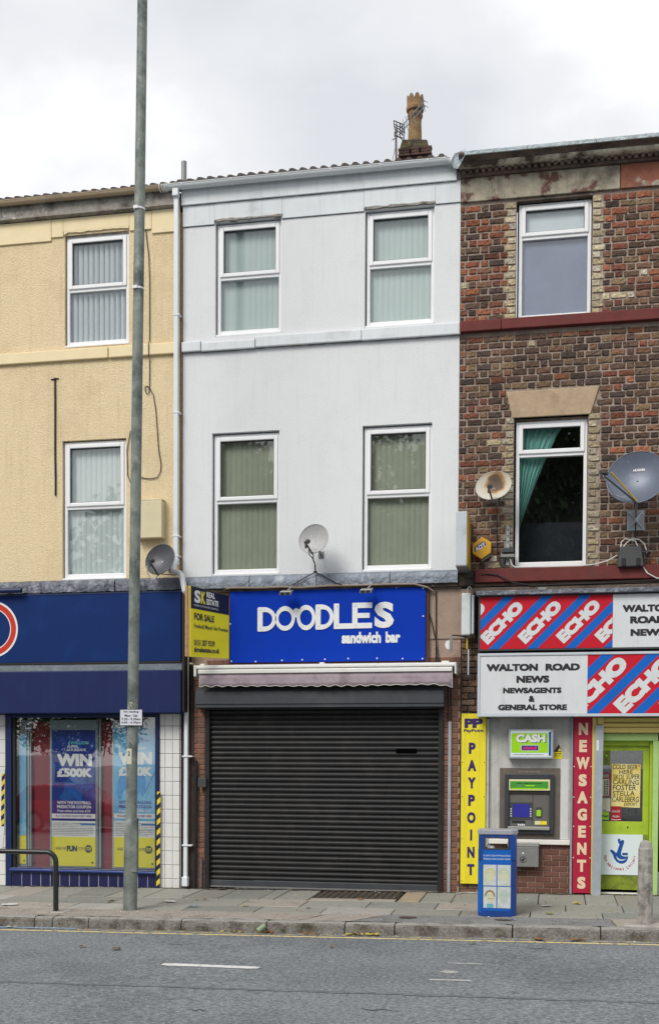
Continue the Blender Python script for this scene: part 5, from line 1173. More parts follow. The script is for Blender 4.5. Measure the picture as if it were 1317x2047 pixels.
# PayPoint board
pp = thing('vertical_sign', 'tall narrow yellow PayPoint sign fixed upright beside the cash machine', 'sign', (4.24, -0.03, 0.15))
bx('board', M['yellow_board'], pp, 4.064, 4.405, -0.035, -0.012, 0.152, 2.53, 0.002)
def glyph(s, x0, x1, z0, z1, m, parent, y, b=.035): return text(s, x0, x1, z0, z1, y, m, parent, bold=b)
glyph('P', 4.105, 4.232, 2.33, 2.462, M['print_navy'], pp, -0.037, .06); glyph('P', 4.215, 4.36, 2.33, 2.462, M['print_navy'], pp, -0.0365, .06)
glyph('PayPoint', 4.098, 4.372, 2.262, 2.315, M['print_navy'], pp, -0.037, .03)
for i, ch in enumerate('PAYPOINT'):
    zc = 2.048 - i * 0.2425 - (0.0 if i < 8 else 0); xc = 4.215 - i * 0.001
    wd = {'I': .014, 'N': .05, 'O': .058, 'A': .058, 'Y': .052, 'T': .05}.get(ch, .046)
    glyph(ch, xc - wd, xc + wd, zc - .078, zc + .078, M['print_navy'], pp, -0.037, .05)
sc_ = MB()
for z in (2.50, 1.85, 1.37, 0.78, 0.19):
    for x in (4.082, 4.388): sc_.disc(x, z, 0.008, -0.0365, 6)
sc_.build('screws', M['print_black'], pp)
# NEWSAGENTS board
ng = thing('vertical_sign', 'tall narrow crimson NEWSAGENTS sign fixed upright left of the green door', 'sign', (5.72, -0.05, 0.06))
bx('board', M['red_board'], ng, 5.602, 5.838, -0.05, -0.02, 0.062, 2.476, 0.002)
for i, ch in enumerate('NEWSAGENTS'):
    zc = 2.315 - i * 0.2345; wd = {'W': .086, 'E': .052, 'S': .055, 'T': .060, 'A': .068}.get(ch, .062); xc = 5.725 - i * 0.0005
    glyph(ch, xc - wd, xc + wd, zc - .083, zc + .083, M['cream_print'], ng, -0.052, .055)
cp = MB()
for z in (1.80, 1.38, 0.98, 0.55):
    for x in (5.607, 5.832): cp.disc(x, z, 0.009, -0.0515, 6)
cp.build('screw_caps', M['print_white'], ng)
# cash sign
cs = thing('cash_sign', 'lime green illuminated-box CASH sign with a small blue panel, over the cash machine', 'sign', (5.02, 0, 1.9))
bx('casing', M['galv'], cs, 4.717, 5.325, -0.10, 0.045, 1.903, 2.312, 0.008)
MB().rect(4.745, 5.30, 1.93, 2.29, -0.103).build('face', M['lottery_white'], cs)
MB().flat([(4.755, 1.985), (5.255, 1.985), (5.255, 2.255), (4.775, 2.255), (4.755, 2.235)], -0.104).build('green_field', M['lime'], cs)
MB().flat([(5.262, 1.945), (5.295, 1.945), (5.295, 2.285), (5.262, 2.265)], -0.104).build('blue_edge', M['lottery_blue'], cs)
text('CASH', 4.833, 5.227, 2.122, 2.232, -0.105, M['alarm_navy'], cs, bold=.05); text('CASH', 4.822, 5.216, 2.129, 2.239, -0.106, M['print_white'], cs, bold=.05)
MB().rect(4.888, 5.128, 2.012, 2.092, -0.105).build('panel_border', M['print_white'], cs); MB().rect(4.894, 5.122, 2.018, 2.086, -0.106).build('display', M['led_blue'], cs)
for k_ in range(6): MB().flat([(4.915 + k_ * .031, 2.032), (4.935 + k_ * .031, 2.032), (4.945 + k_ * .031, 2.06 + .012 * (k_ % 2)), (4.925 + k_ * .031, 2.06 + .012 * (k_ % 2))], -0.107).build('led_digit', M['led'], cs)
dashes(4.78, 5.20, 1.955, 1.967, -0.105, M['metal_grey'], cs)
tri = thing('warning_label', 'small peeling yellow and black warning sticker right of the CASH sign', 'label', (5.39, 0.04, 1.9))
MB().flat([(5.325, 1.905), (5.45, 1.90), (5.452, 2.0), (5.325, 2.0)], 0.041).build('lower_part', M['yellow_board'], tri)
MB().flat([(5.328, 2.001), (5.432, 2.001), (5.41, 2.09), (5.395, 2.10)], 0.041).build('upper_part', M['print_black'], tri)
MB().flat([(5.385, 2.012), (5.43, 2.012), (5.41, 2.055)], 0.0405).build('triangle', M['yellow_board'], tri)
dashes(5.34, 5.44, 1.967, 1.982, 0.040, M['print_black'], tri); dashes(5.34, 5.43, 1.94, 1.95, 0.040, M['print_black'], tri, 2)
# cash machine
am = thing('cash_machine', 'dark grey cash machine with a blue screen set in a brown steel surround', 'cash machine', (5.0, 0.05, 0.8))
bx('surround', M['atm_brown'], am, 4.597, 5.42, 0.024, 0.044, 0.792, 1.775, 0.004)
b = MB(); X0, X1, Z0, Z1 = 4.67, 5.338, 0.862, 1.69; xi0, xi1, zi0, zi1 = 4.728, 5.28, 0.95, 1.445; yf_, yb_ = -0.03, 0.0235
b.box(X0, xi0, yf_, yb_, Z0, Z1); b.box(xi1, X1, yf_, yb_, Z0, Z1); b.box(xi0, xi1, yf_, yb_, Z0, zi0); b.box(xi0, xi1, yf_, yb_, zi1, Z1)
b.build('bezel', M['atm_dark'], am, bevel=0.008)
MB().add([(xi0, -0.028, zi1), (xi1, -0.028, zi1), (xi1, 0.02, zi1 - .04), (xi0, 0.02, zi1 - .04)], [(0, 1, 2, 3)]).build('recess_top', M['atm_mid'], am)
bx('fascia_panel', M['atm_mid'], am, xi0, xi1, 0.008, 0.022, zi0, zi1 - .04, 0.003)
bx('header_frame', M['pale_yellow'], am, 4.728, 5.285, -0.048, -0.031, 1.465, 1.617, 0.004); MB().rect(4.742, 5.262, 1.492, 1.592, -0.0495).build('header_panel', M['atm_green'], am)
MB().flat([(4.75, 1.482), (5.24, 1.482), (5.22, 1.50), (4.77, 1.50)], -0.0505).build('header_bevel', M['lime'], am)
dashes(4.83, 5.17, 1.556, 1.570, -0.051, M['print_black'], am, 3); MB().rect(4.85, 4.90, 1.522, 1.543, -0.0505).build('card_logo', M['metal_grey'], am); MB().rect(4.95, 5.08, 1.524, 1.540, -0.0505).build('card_logo', M['lime'], am)
bx('screen_frame', M['lnb'], am, 4.742, 5.045, 0.002, 0.0075, 1.06, 1.30, 0.003)
MB().rect(4.782, 5.012, 1.092, 1.275, 0.0).build('screen', M['screen'], am)
for sd_ in (4.758, 5.026):
    for k in range(4): bx('function_key', M['print_white'], am, sd_ - .010, sd_ + .008, -0.003, 0.0015, 1.10 + k * .033, 1.116 + k * .033, 0.001)
bx('cash_slot', M['black'], am, 4.77, 4.95, -0.002, 0.0078, 1.015, 1.045, 0.002); bx('card_reader', M['lnb'], am, 5.095, 5.175, -0.01, 0.0078, 1.10, 1.235, 0.004); bx('card_slot', M['lime'], am, 5.105, 5.165, -0.013, -0.0105, 1.11, 1.195, 0.001)
bx('sticker', M['pale_yellow'], am, 5.082, 5.16, 0.001, 0.0078, 0.992, 1.042, 0); bx('sticker', M['yellow_board'], am, 5.162, 5.245, 0.001, 0.0078, 0.992, 1.042, 0)
bx('divider', M['lnb'], am, 5.05, 5.056, 0.003, 0.0078, 1.0, 1.40, 0)
for k in range(4): bx('logo_sticker', M['print_white'], am, 4.85 + k * .026, 4.87 + k * .026, 0.003, 0.0078, 0.975, 1.0 - (k % 2) * .006, 0)
bx('shelf', M['atm_light'], am, 4.715, 5.285, -0.075, 0.0, 0.92, 0.965, 0.006)
dashes(4.86, 5.16, 1.715, 1.735, 0.0225, M['metal_grey'], am, 4)
rbx = thing('receipt_bin', 'small grey steel waste box with a lid under the cash machine', 'box', (4.92, 0, 0.4))
bx('body', M['metal_grey'], rbx, 4.72, 5.14, -0.10, 0.05, 0.41, 0.685, 0.006); bx('lid', M['atm_light'], rbx, 4.715, 5.145, -0.108, 0.05, 0.69, 0.745, 0.006)
MB().slab([(4.93 + .013 * math.cos(a), 0.60 + .013 * math.sin(a)) for a in [k * math.pi / 4 for k in range(8)]], -0.106, -0.1).build('lock', M['print_white'], rbx)
rg = MB(); rg.disc(4.93, 0.51, 0.045, -0.1025, 20, 0.037); rg.build('emblem', M['black'], rbx); MB().flat([(4.91, .49), (4.94, .485), (4.95, .53), (4.935, .54), (4.925, .515), (4.91, .52)], -0.1025).build('emblem', M['black'], rbx)

# door side: galvanised post, yellow shutter, green door
gp_ = thing('steel_angle', 'tall galvanised steel angle post between the crimson sign and the green door', 'post', (5.92, 0, 0))
MB().add([(5.885, -0.11, 2.36), (5.993, -0.11, 2.365), (5.975, -0.11, 0.03), (5.855, -0.11, 0.03), (5.885, -0.10, 2.36), (5.993, -0.10, 2.365), (5.975, -0.10, 0.03), (5.855, -0.10, 0.03)],
         [(3, 2, 1, 0), (4, 5, 6, 7), (0, 1, 5, 4), (1, 2, 6, 5), (2, 3, 7, 6), (3, 0, 4, 7)]).build('front_flange', M['galv'], gp_, fix=True, bevel=.003)
MB().add([(5.993, -0.10, 2.365), (5.993, 0.0, 2.365), (5.975, 0.0, 0.03), (5.975, -0.10, 0.03), (5.988, -0.10, 2.365), (5.988, 0.0, 2.365), (5.97, 0.0, 0.03), (5.97, -0.10, 0.03)], [(0, 1, 2, 3), (7, 6, 5, 4), (0, 4, 5, 1), (2, 6, 7, 3)]).build('side_flange', M['galv'], gp_)
bx('label', M['print_white'], gp_, 5.90, 5.93, -0.1125, -0.1105, 2.02, 2.16, 0)
bx('yellow_channel', M['yellow_shutter'], brk, 5.845, 5.90, -0.07, 0.03, 0.05, 2.47, 0.004)
ys = thing('roller_shutter', 'rolled-up yellow roller shutter showing two slats above the green door', 'shutter', (6.9, 0, 2.25))
for (z0, z1, yy) in ((2.262, 2.335, -0.05), (2.342, 2.395, -0.06), (2.402, 2.47, -0.04)):
    MB().prism([(0.0, z0), (yy + .012, z0), (yy, z0 + .012), (yy, z1 - .012), (yy + .015, z1), (0.0, z1)], 5.995, XR).build('slat', M['yellow_shutter'], ys, smooth=False, fix=True)
bx('guide', M['yellow_shutter'], ys, 5.91, 5.993, -0.08, 0.0, 2.37, 2.47, 0.004)
dr = thing('shop_door', 'lime green part-glazed shop door with posters and a lottery panel', 'door', (6.3, 0.12, 0.05))
bx('door_frame', M['frame_green'], dr, 5.95, 6.72, 0.03, 0.15, 2.155, 2.258, 0.006); bx('door_frame', M['frame_green'], dr, 6.655, 6.735, 0.03, 0.15, 0.03, 2.154, 0.006)
bx('door_frame', M['frame_green'], dr, 5.93, 5.965, 0.03, 0.15, 0.03, 2.154, 0.004); bx('door_stop', M['door_green'], dr, 6.62, 6.654, 0.09, 0.20, 0.03, 2.154, 0.003); bx('door_stop', M['door_green'], dr, 5.966, 6.619, 0.11, 0.20, 2.09, 2.154, 0.003)
yd = 0.16
bx('top_rail', M['door_green'], dr, 5.966, 6.62, yd, yd + .045, 2.02, 2.089, 0.004); bx('lock_rail', M['door_green'], dr, 5.966, 6.55, yd + .001, yd + .045, 0.862, 1.045, 0.006)
bx('stile', M['door_green'], dr, 6.535, 6.619, yd, yd + .045, 0.862, 2.019, 0.006); bx('kick_panel', M['door_low'], dr, 5.966, 6.619, yd + .002, yd + .045, 0.10, 0.861, 0.004)
bx('threshold', M['trim_white'], dr, 5.96, 6.66, 0.06, 0.17, 0.045, 0.065, 0.004); bx('step', M['dark_wall'], dr, 5.93, 6.74, 0.02, 0.3, -0.1, 0.045, 0.004)
MB().box(5.966, 6.535, yd + .02, yd + .026, 1.045, 2.02).build('glass_pane', M['glass_shop'], dr)
MB().slab([(6.34 + .012 * math.cos(a), .965 + .012 * math.sin(a)) for a in [k * math.pi / 4 for k in range(8)]], yd - .006, yd).build('keyhole', M['black'], dr)
interior(dr, 5.92, 6.74, -0.05, 2.25, 0.25, 1.8, M['dark_room'])
sh_ = MB()
for z in (1.1, 1.45, 1.8): sh_.box(6.0, 6.6, 0.9, 1.3, z, z + .03)
for i in range(18):
    x = 6.02 + (i % 6) * .1; z = (1.13, 1.48, 1.83)[i // 6]; sh_.box(x, x + .07, 0.92, 1.2, z, z + random.uniform(.1, .18))
sh_.build('shelves', mat('goods', (0.12, 0.09, 0.07), 0.7, var=(8, .6)), dr)
lt = thing('lottery_panel', 'white National Lottery panel with the blue crossed-fingers emblem on the lower door', 'sign', (6.26, 0.15, 0.3))
bx('panel', M['lottery_white'], lt, 5.975, 6.545, yd - .010, yd + .001, 0.305, 0.865, 0.003)
yl_ = yd - .0115
def lp(px, py): return (5.975 + (px - 290) / 385.0 * 0.55 , 0.865 - (py - 1140) / 385.0 * 0.56)      # reading off the panel
hand = [(380, 1295), (395, 1283), (425, 1300), (440, 1318), (452, 1295), (465, 1250), (480, 1205), (495, 1190), (512, 1195), (514, 1215), (500, 1260), (490, 1300), (485, 1320), (500, 1340), (525, 1350), (552, 1345), (550, 1370), (535, 1400), (505, 1418), (470, 1415), (440, 1395), (420, 1365), (408, 1330)]
me = MB().flat([lp(*p) for p in hand], yl_).mesh('hand', M['lottery_blue']); bm = bmesh.new(); bm.from_mesh(me); bmesh.ops.triangulate(bm, faces=bm.faces); bm.to_mesh(me); bm.free(); link('emblem', me, lt)
MB().flat([lp(*p) for p in ((452, 1190), (462, 1176), (476, 1182), (482, 1205), (474, 1228), (462, 1228))], yl_).build('emblem', M['lottery_blue'], lt)
MB().flat([lp(*p) for p in ((443, 1345), (455, 1362), (475, 1375), (505, 1378), (540, 1368), (505, 1388), (470, 1388), (450, 1372))], yl_ - .001).build('emblem_smile', M['lottery_white'], lt)
for cx_ in (508, 538):
    r_ = MB(); x_, z_ = lp(cx_, 1325); r_.disc(x_, z_, 0.030, yl_ - .001, 16, 0.019); r_.build('emblem_eye', M['lottery_white'], lt)
    r_ = MB(); r_.disc(x_, z_, 0.019, yl_ - .001, 12); r_.build('emblem_eye', M['lottery_blue'], lt)
cxn, czn = lp(475, 1335); Rr = 0.20
s_ = 'The National Lottery'
for i, ch in enumerate(s_):
    if ch == ' ': continue
    an = R(180 + 5 + i * (170 / (len(s_) - 1))); x_ = cxn + Rr * math.cos(an); z_ = czn + Rr * 0.98 * math.sin(an)
    wch = {'l': .009, 'i': .009, 't': .016, 'r': .016, 'T': .03, 'N': .03, 'L': .024}.get(ch, .024); hh = .042 if (ch.isupper() or ch in 'hltd') else .031
    text(ch, x_ - wch / 2, x_ + wch / 2, z_ - hh / 2, z_ + hh / 2, yl_ - .001, M['lottery_red'], lt, bold=.02, rot=an + math.pi / 2)
be = thing('poster', 'handwritten yellow beer price list taped inside the green door glass', 'poster', (6.3, 0.16, 1.24))
yb = yd + .012
MB().slab([(6.118, 1.25), (6.50, 1.235), (6.505, 1.835), (6.12, 1.84)], yb, yb + .002).build('sheet', M['beer_yellow'], be)
rows = [('COLD BEER', 6.13, 6.465, 1.765, 1.83), ('S', 6.475, 6.493, 1.80, 1.828), ('HERE', 6.22, 6.40, 1.70, 1.755), ('SKOL SUPER', 6.14, 6.495, 1.625, 1.695), ('CARLING', 6.135, 6.485, 1.555, 1.62), ('FOSTER', 6.135, 6.45, 1.475, 1.55), ('STELLA', 6.135, 6.43, 1.40, 1.465), ('CARLEBERG', 6.13, 6.485, 1.315, 1.39), ('EXPORT.', 6.29, 6.475, 1.258, 1.305)]
for s_, a, b_, z0, z1 in rows: text(s_, a, b_, z0, z1, yb - .001, M['print_black'], be, bold=.01, rot=R(random.uniform(-1.5, 1.5)), skew=.06)
ck = thing('sticker', 'dark red cola PUSH sticker at the bottom of the door glass', 'sticker', (6.18, .16, 1.05))
MB().slab([(6.115, 1.052), (6.252, 1.052), (6.25, 1.252), (6.115, 1.255)], yb - .003, yb - .001).build('sheet', M['coke_red'], ck)
text('Coca-Cola', 6.13, 6.235, 1.17, 1.205, yb - .004, M['print_white'], ck, bold=.0, skew=.3); text('PUSH', 6.14, 6.225, 1.10, 1.125, yb - .004, M['print_white'], ck, bold=.01)
MB().flat([(6.118, 1.078), (6.18, 1.068), (6.25, 1.076), (6.25, 1.069), (6.18, 1.06), (6.118, 1.07)], yb - .004).build('swoosh', M['print_white'], ck)
def sticker(lab, x0, x1, z0, z1, m, y=yb): 
    t = thing('sticker', lab, 'sticker', ((x0 + x1) / 2, y, z0)); MB().slab([(x0, z0), (x1, z0), (x1, z1), (x0, z1)], y, y + .002).build('sheet', m, t); return t
t = sticker('yellow Push sticker in the corner of the door glass', 5.99, 6.085, 1.065, 1.17, M['lime']); text('Push', 5.995, 6.08, 1.10, 1.135, yb - .001, M['print_black'], t, bold=.03)
t = sticker('blank cream notice beside the beer price list', 5.985, 6.105, 1.18, 1.36, M['paper']); dashes(6.0, 6.05, 1.19, 1.205, yb - .001, M['print_black'], t)
t = sticker('small poster in a maroon border with upright black print, left of the price list', 5.985, 6.105, 1.385, 1.72, M['maroon']); MB().rect(5.995, 6.085, 1.40, 1.63, yb - .001).build('print_area', M['paper'], t)
[MB().rect(6.058, 6.076, 1.41 + k_ * .027, 1.43 + k_ * .027, yb - .002).build('small_print', M['print_black'], t) for k_ in range(8)]; [MB().rect(6.038, 6.05, 1.41 + k_ * .034, 1.435 + k_ * .034, yb - .002).build('small_print', M['print_black'], t) for k_ in range(6)]; MB().rect(6.02, 6.03, 1.41, 1.61, yb - .002).build('small_print', M['print_black'], t); MB().rect(6.0, 6.08, 1.65, 1.70, yb - .001).build('print_area', M['metal_grey'], t)
t = sticker('green warning sticker with a black triangle at the top of the door glass', 5.99, 6.10, 1.82, 2.02, M['door_low']); rg = MB(); rg.flat([(6.01, 1.93), (6.085, 1.93), (6.0475, 2.0)], yb - .001); rg.build('triangle', M['print_black'], t); MB().flat([(6.022, 1.937), (6.073, 1.937), (6.0475, 1.985)], yb - .002).build('triangle', M['lime'], t)

# ================================================================== fittings on the brick house
al = thing('alarm_box', 'hexagonal yellow ADT alarm box on the brick, tilted slightly', 'alarm', (4.33, 0, 4.64))
hexp = [(4.198, 4.86), (4.327, 4.968), (4.458, 4.885), (4.453, 4.74), (4.325, 4.655), (4.200, 4.74)]
MB().slab(hexp, -0.105, -0.001).build('housing', M['alarm_yellow'], al, bevel=0.012, fix=True)
MB().slab([(4.325, 4.645), (4.462, 4.735), (4.462, 4.70), (4.33, 4.615)], -0.10, -0.001).build('base', M['lnb'], al, fix=True)
MB().flat([(4.232, 4.83), (4.225, 4.76), (4.345, 4.84), (4.395, 4.895), (4.30, 4.89)][0:0] + [(4.235, 4.755), (4.385, 4.845), (4.375, 4.895), (4.345, 4.90), (4.228, 4.825)], -0.1065).build('badge', M['alarm_navy'], al)
text('ADT', 4.232, 4.385, 4.795, 4.855, -0.108, M['print_white'], al, bold=.04, rot=R(29))
pj = thing('projecting_sign', 'narrow white box sign projecting edge-on from between the white and brick fronts', 'sign', (4.1, -0.35, 4.5))
bx('casing', M['proj_white'], pj, 4.012, 4.16, -0.60, 0.0, 4.495, 5.215, 0.008); bx('face_panel', M['amber'], pj, 4.161, 4.172, -0.58, -0.02, 4.51, 5.20, 0.003)
bx('base_trim', M['metal_grey'], pj, 4.012, 4.165, -0.6, -0.01, 4.483, 4.494, 0.002)
vl = thing('bulkhead_light', 'upright white fluorescent light unit on the wall at the corner of the newsagent sign', 'light', (4.14, -0.1, 3.6))
bx('diffuser', mat('diffuser', (0.60, 0.64, 0.65), 0.3, var=(3, .08), dirt=((.35, .36, .34), 2.2, .55, .8)), vl, 4.062, 4.19, -0.20, -0.08, 3.605, 4.185, 0.02, seg=3)
bx('diffuser_side', M['proj_white'], vl, 4.195, 4.235, -0.17, -0.05, 3.62, 4.16, 0.015); bx('back_box', M['metal_grey'], vl, 4.07, 4.24, -0.075, -0.0, 3.63, 4.15, 0.004)
MB().tube([(4.14, -0.12, 4.19), (4.14, -0.12, 4.25), (4.165, -0.12, 4.285), (4.19, -0.12, 4.25)], 0.009, 6).build('hook', M['galv'], vl, smooth=True)
ol = thing('camera_arm', 'small white round fitting and cable on a wall arm beside the awning', 'fitting', (3.95, -0.15, 3.4))
MB().tube([(4.11, -0.02, 3.60), (4.02, -0.15, 3.605), (3.93, -0.2, 3.605)], 0.011, 6).build('arm', M['lnb'], ol)
MB().slab([(3.89 + .048 * math.cos(a), 3.475 + .062 * math.sin(a)) for a in [k * math.pi / 9 for k in range(18)]], -0.20, -0.185).build('disc', M['print_white'], ol)
bx('bracket', M['metal_grey'], ol, 3.905, 3.945, -0.225, -0.205, 3.37, 3.60, 0.004)
bx('sleeve', M['amber'], brk, 4.125, 4.15, -0.12, -0.09, 3.42, 3.575, 0.003); bx('hanging_tube', M['proj_white'], brk, 4.148, 4.166, -0.11, -0.09, 3.06, 3.42, 0.003)
MB().tube([(4.20, -.04, 3.6), (4.21, -.04, 3.3)], .006, 5).build('cable', M['black'], brk)
MB().tube([(4.03, -0.03, 4.42), (4.15, -0.07, 4.40), (4.40, -0.12, 4.45), (4.55, -0.13, 4.43), (4.75, -0.15, 4.32), (5.0, -0.15, 4.27), (6.0, -.15, 4.28), (6.5, -0.15, 4.30), (XR, -.15, 4.33)], 0.009, 6).build('black_cable', M['black'], brk)

def dish(name, lab, c, r, nrm_, m, lnb_off, wall, asp=1.0, group='satellite dishes on the house fronts', depth=0.17, arm_m=None, plate=None):
    c = Vector(c); nrm_ = Vector(nrm_).normalized(); upv = (Vector((0, 0, 1)) - nrm_ * nrm_.z).normalized(); rv = upv.cross(nrm_)
    d = thing(name, lab, 'satellite dish', (c.x, 0, c.z), group)
    vs_ = []; fs = []; nr, na = 7, 36
    for side in (0, 1):
        for i in range(nr + 1):
            q = i / nr; dep = -r * depth * (1 - q * q) * 2 - side * 0.008
            for j in range(na):
                a = 2 * math.pi * j / na
                vs_.append(c + rv * (r * q * asp * math.cos(a)) + upv * (r * q * math.sin(a)) + nrm_ * dep)
        # rim lip
    o_ = (nr + 1) * na
    for i in range(nr):
        for j in range(na):
            k = (j + 1) % na
            fs.append((i * na + j, i * na + k, (i + 1) * na + k, (i + 1) * na + j)); fs.append((o_ + (i + 1) * na + j, o_ + (i + 1) * na + k, o_ + i * na + k, o_ + i * na + j))
    for j in range(na): k = (j + 1) % na; fs.append((nr * na + j, nr * na + k, o_ + nr * na + k, o_ + nr * na + j))
    b = MB(); b.add(vs_, fs); ref = b.build('reflector', m, d, smooth=True, fix=True)
    MB().tube([c + rv * (r * asp * math.cos(t)) + upv * (r * math.sin(t)) for t in [2 * math.pi * j / 36 for j in range(37)]], 0.006, 5, caps=False).build('rim', m, d, smooth=True)
    L = c + rv * lnb_off[0] + upv * lnb_off[1] + nrm_ * lnb_off[2]
    foot = c - upv * r * 0.97
    MB().tube([foot - nrm_ * .03, foot + nrm_ * 0.02, L - upv * .03 + (foot - L).normalized() * .02], 0.013, 6).build('feed_arm', arm_m or M['lnb'], d)
    aim = (c - L).normalized()
    MB().tube([L - aim * 0.05, L + aim * 0.02, L + aim * 0.022, L + aim * 0.055], [0.022, 0.024, 0.032, 0.030], 12).build('receiver', M['lnb'], d, smooth=True)
    MB().tube([L - aim * 0.03, L - aim * .03 - Vector((0, 0, .08))], 0.018, 8).build('receiver_body', M['lnb'], d)
    back = c - nrm_ * (r * depth * 2)
    wv_ = Vector(wall)
    MB().tube([back, Vector((back.x * .4 + wv_.x * .6, (back.y + wv_.y) / 2, back.z * .4 + wv_.z * .6)), wv_], 0.018, 8).build('wall_arm', M['metal_grey'], d)
    if not plate: bx('wall_plate', M['metal_grey'], d, wv_.x - .04, wv_.x + .04, -0.008, -0.001, wv_.z - .05, wv_.z + .05, 0.002)
    return d, c, rv, upv, nrm_, L
D1 = dish('satellite_dish', 'pale grey satellite dish in the middle of the white wall', (2.02, -0.40, 4.955), 0.215, (-0.22, -1, 0.22), M['dish_grey'], (0.0, -0.13, 0.20), (2.05, -0.004, 4.80), asp=1.03)
D2 = dish('satellite_dish', 'dark charcoal satellite dish on the yellow wall beside the lamp post', (-0.22, -0.40, 4.735), 0.235, (-0.2, -1, 0.3), M['dish_dark'], (0.0, -0.13, 0.22), (-0.2, -0.014, 4.65), asp=1.0)
D3 = dish('satellite_dish', 'rust-stained white satellite dish left of the brick house window', (4.49, -0.30, 5.615), 0.215, (-0.2, -1, 0.35), M['dish_rust'], (0.0, -0.13, 0.18), (4.5, -0.004, 5.50), asp=1.14)
D4 = dish('satellite_dish', 'large blue-grey satellite dish with a HUGHES mark, right of the brick house window', (6.36, -0.50, 5.60), 0.37, (-0.2, -1, 0.28), M['dish_blue'], (-0.37, -0.10, 0.36), (6.385, -0.03, 5.15), asp=1.05, depth=0.13, plate=True)
d, c, rv, upv, nn, L = D4
me_txt = text('HUGHES', -0.075, 0.075, -0.018, 0.018, 0, M['print_white'], d, bold=.03, xf=lambda q: c + rv * (q.x + .02) + upv * (q.z + 0.14) + nn * (-0.37 * .13 * 2 * (1 - 0.15) + 0.006 - q.y))
bx('mount_plate', M['galv'], d, 6.275, 6.50, -0.012, -0.001, 5.0, 5.27, 0.004)
xb_ = MB(); xb_.tube([(6.30, -0.02, 5.03), (6.387, -0.06, 5.135), (6.475, -0.02, 5.245)], .012, 6); xb_.tube([(6.30, -0.02, 5.245), (6.387, -0.06, 5.135), (6.475, -0.02, 5.03)], .012, 6); xb_.build('cross_brace', M['galv'], d)
MB().tube([c - upv * .36 + nn * .02 + rv * 0.02, L + rv * .10 + upv * .0], 0.012, 6).build('yellow_strut', M['amber'], d)
MB().tube([c - upv * .36, c - upv * .3 - rv * .25 + nn * .12, L - upv * .05], 0.009, 6).build('strut', M['galv'], d)
# cables of the white wall dish
MB().tube([(1.975, -0.5, 4.82), (1.96, -0.4, 4.74), (1.99, -0.3, 4.70), (1.985, -0.14, 4.66), (1.99, -0.13, 4.56), (1.99, -0.15, 4.53), (1.85, -0.16, 4.46), (1.66, -0.15, 4.36)], 0.008, 6).build('dish_cable', M['black'], D1[0])
MB().tube([(1.97, -0.5, 4.82), (2.02, -0.4, 4.72), (1.995, -0.3, 4.68), (1.995, -0.14, 4.62), (2.0, -0.15, 4.53), (2.14, -0.16, 4.46), (2.3, -0.15, 4.37), (2.38, -.15, 4.345)], 0.008, 6).build('dish_cable', M['black'], D1[0])
bx('cable_clip', M['black'], D1[0], 1.975, 2.02, -0.165, -0.14, 4.52, 4.55, 0.003)
MB().tube([(-0.36, -0.55, 4.62), (-0.37, -0.5, 4.52), (-0.33, -0.45, 4.44), (-0.27, -0.42, 4.47), (-0.22, -0.4, 4.55)], 0.008, 6).build('dish_cable', M['cable_white'], D2[0])
MB().tube([(-0.45, -0.2, 4.75), (-0.42, -0.2, 4.62), (-0.30, -0.2, 4.56), (-0.05, -0.2, 4.54)], 0.007, 6).build('dish_cable', M['black'], D2[0])
MB().tube([(4.53, -0.04, 5.40), (4.53, -0.03, 5.0), (4.54, -0.03, 4.7), (4.55, -.04, 4.62)], 0.008, 6).build('dish_cable', M['black'], D3[0])
# strut channel with small box
sb = thing('junction_box', 'small dark connection box on a slotted steel strip beside the brick house window', 'box', (4.68, -0.05, 4.55))
bx('channel', M['galv'], sb, 4.660, 4.700, -0.03, -0.008, 4.575, 5.115, 0.002)
for k in range(6): bx('slot', M['black'], sb, 4.674, 4.686, -0.0325, -0.0305, 4.62 + k * .085, 4.655 + k * .085, 0)
bx('box', M['lnb'], sb, 4.60, 4.765, -0.11, -0.03, 4.74, 4.80, 0.006); bx('connector_row', M['metal_grey'], sb, 4.585, 4.775, -0.10, -0.03, 4.675, 4.715, 0.004)
for k in range(5): MB().tube([(4.61 + k * .035, -.07, 4.74), (4.61 + k * .035, -.07, 4.715)], .008, 6).build('plug', M['metal_grey'], sb)
MB().tube([(4.62, -.06, 4.66), (4.60, -.06, 4.60), (4.62, -.05, 4.56)], .03, 8).build('gland', M['lnb'], sb, smooth=True)
jb = thing('junction_box', 'larger black cable box with two white cable loops under the big dish', 'box', (6.32, 0, 4.48))
MB().add([(6.175, -0.17, 4.76), (6.455, -0.17, 4.76), (6.49, -0.19, 4.485), (6.15, -0.19, 4.485), (6.175, 0, 4.77), (6.455, 0, 4.77), (6.49, 0, 4.485), (6.15, 0, 4.485)], [(3, 2, 1, 0), (4, 5, 6, 7), (0, 1, 5, 4), (1, 2, 6, 5), (2, 3, 7, 6), (3, 0, 4, 7)]).build('casing', M['lnb'], jb, bevel=0.015, fix=True)
bx('catch', M['black'], jb, 6.20, 6.25, -0.205, -0.185, 4.50, 4.60, 0.004); bx('catch', M['black'], jb, 6.39, 6.44, -0.205, -0.185, 4.50, 4.60, 0.004)
MB().tube([(6.52, -.08, 4.70), (6.55, -.1, 4.66)], [.03, .045], 10).build('gland', M['lnb'], jb, smooth=True)
MB().tube([(6.19, -0.08, 4.76), (6.20, -0.06, 4.84), (6.25, -0.05, 4.885), (6.32, -0.05, 4.87), (6.38, -0.05, 4.85), (6.42, -0.06, 4.77)], 0.009, 6).build('cable_loop', M['cable_white'], jb, smooth=True)
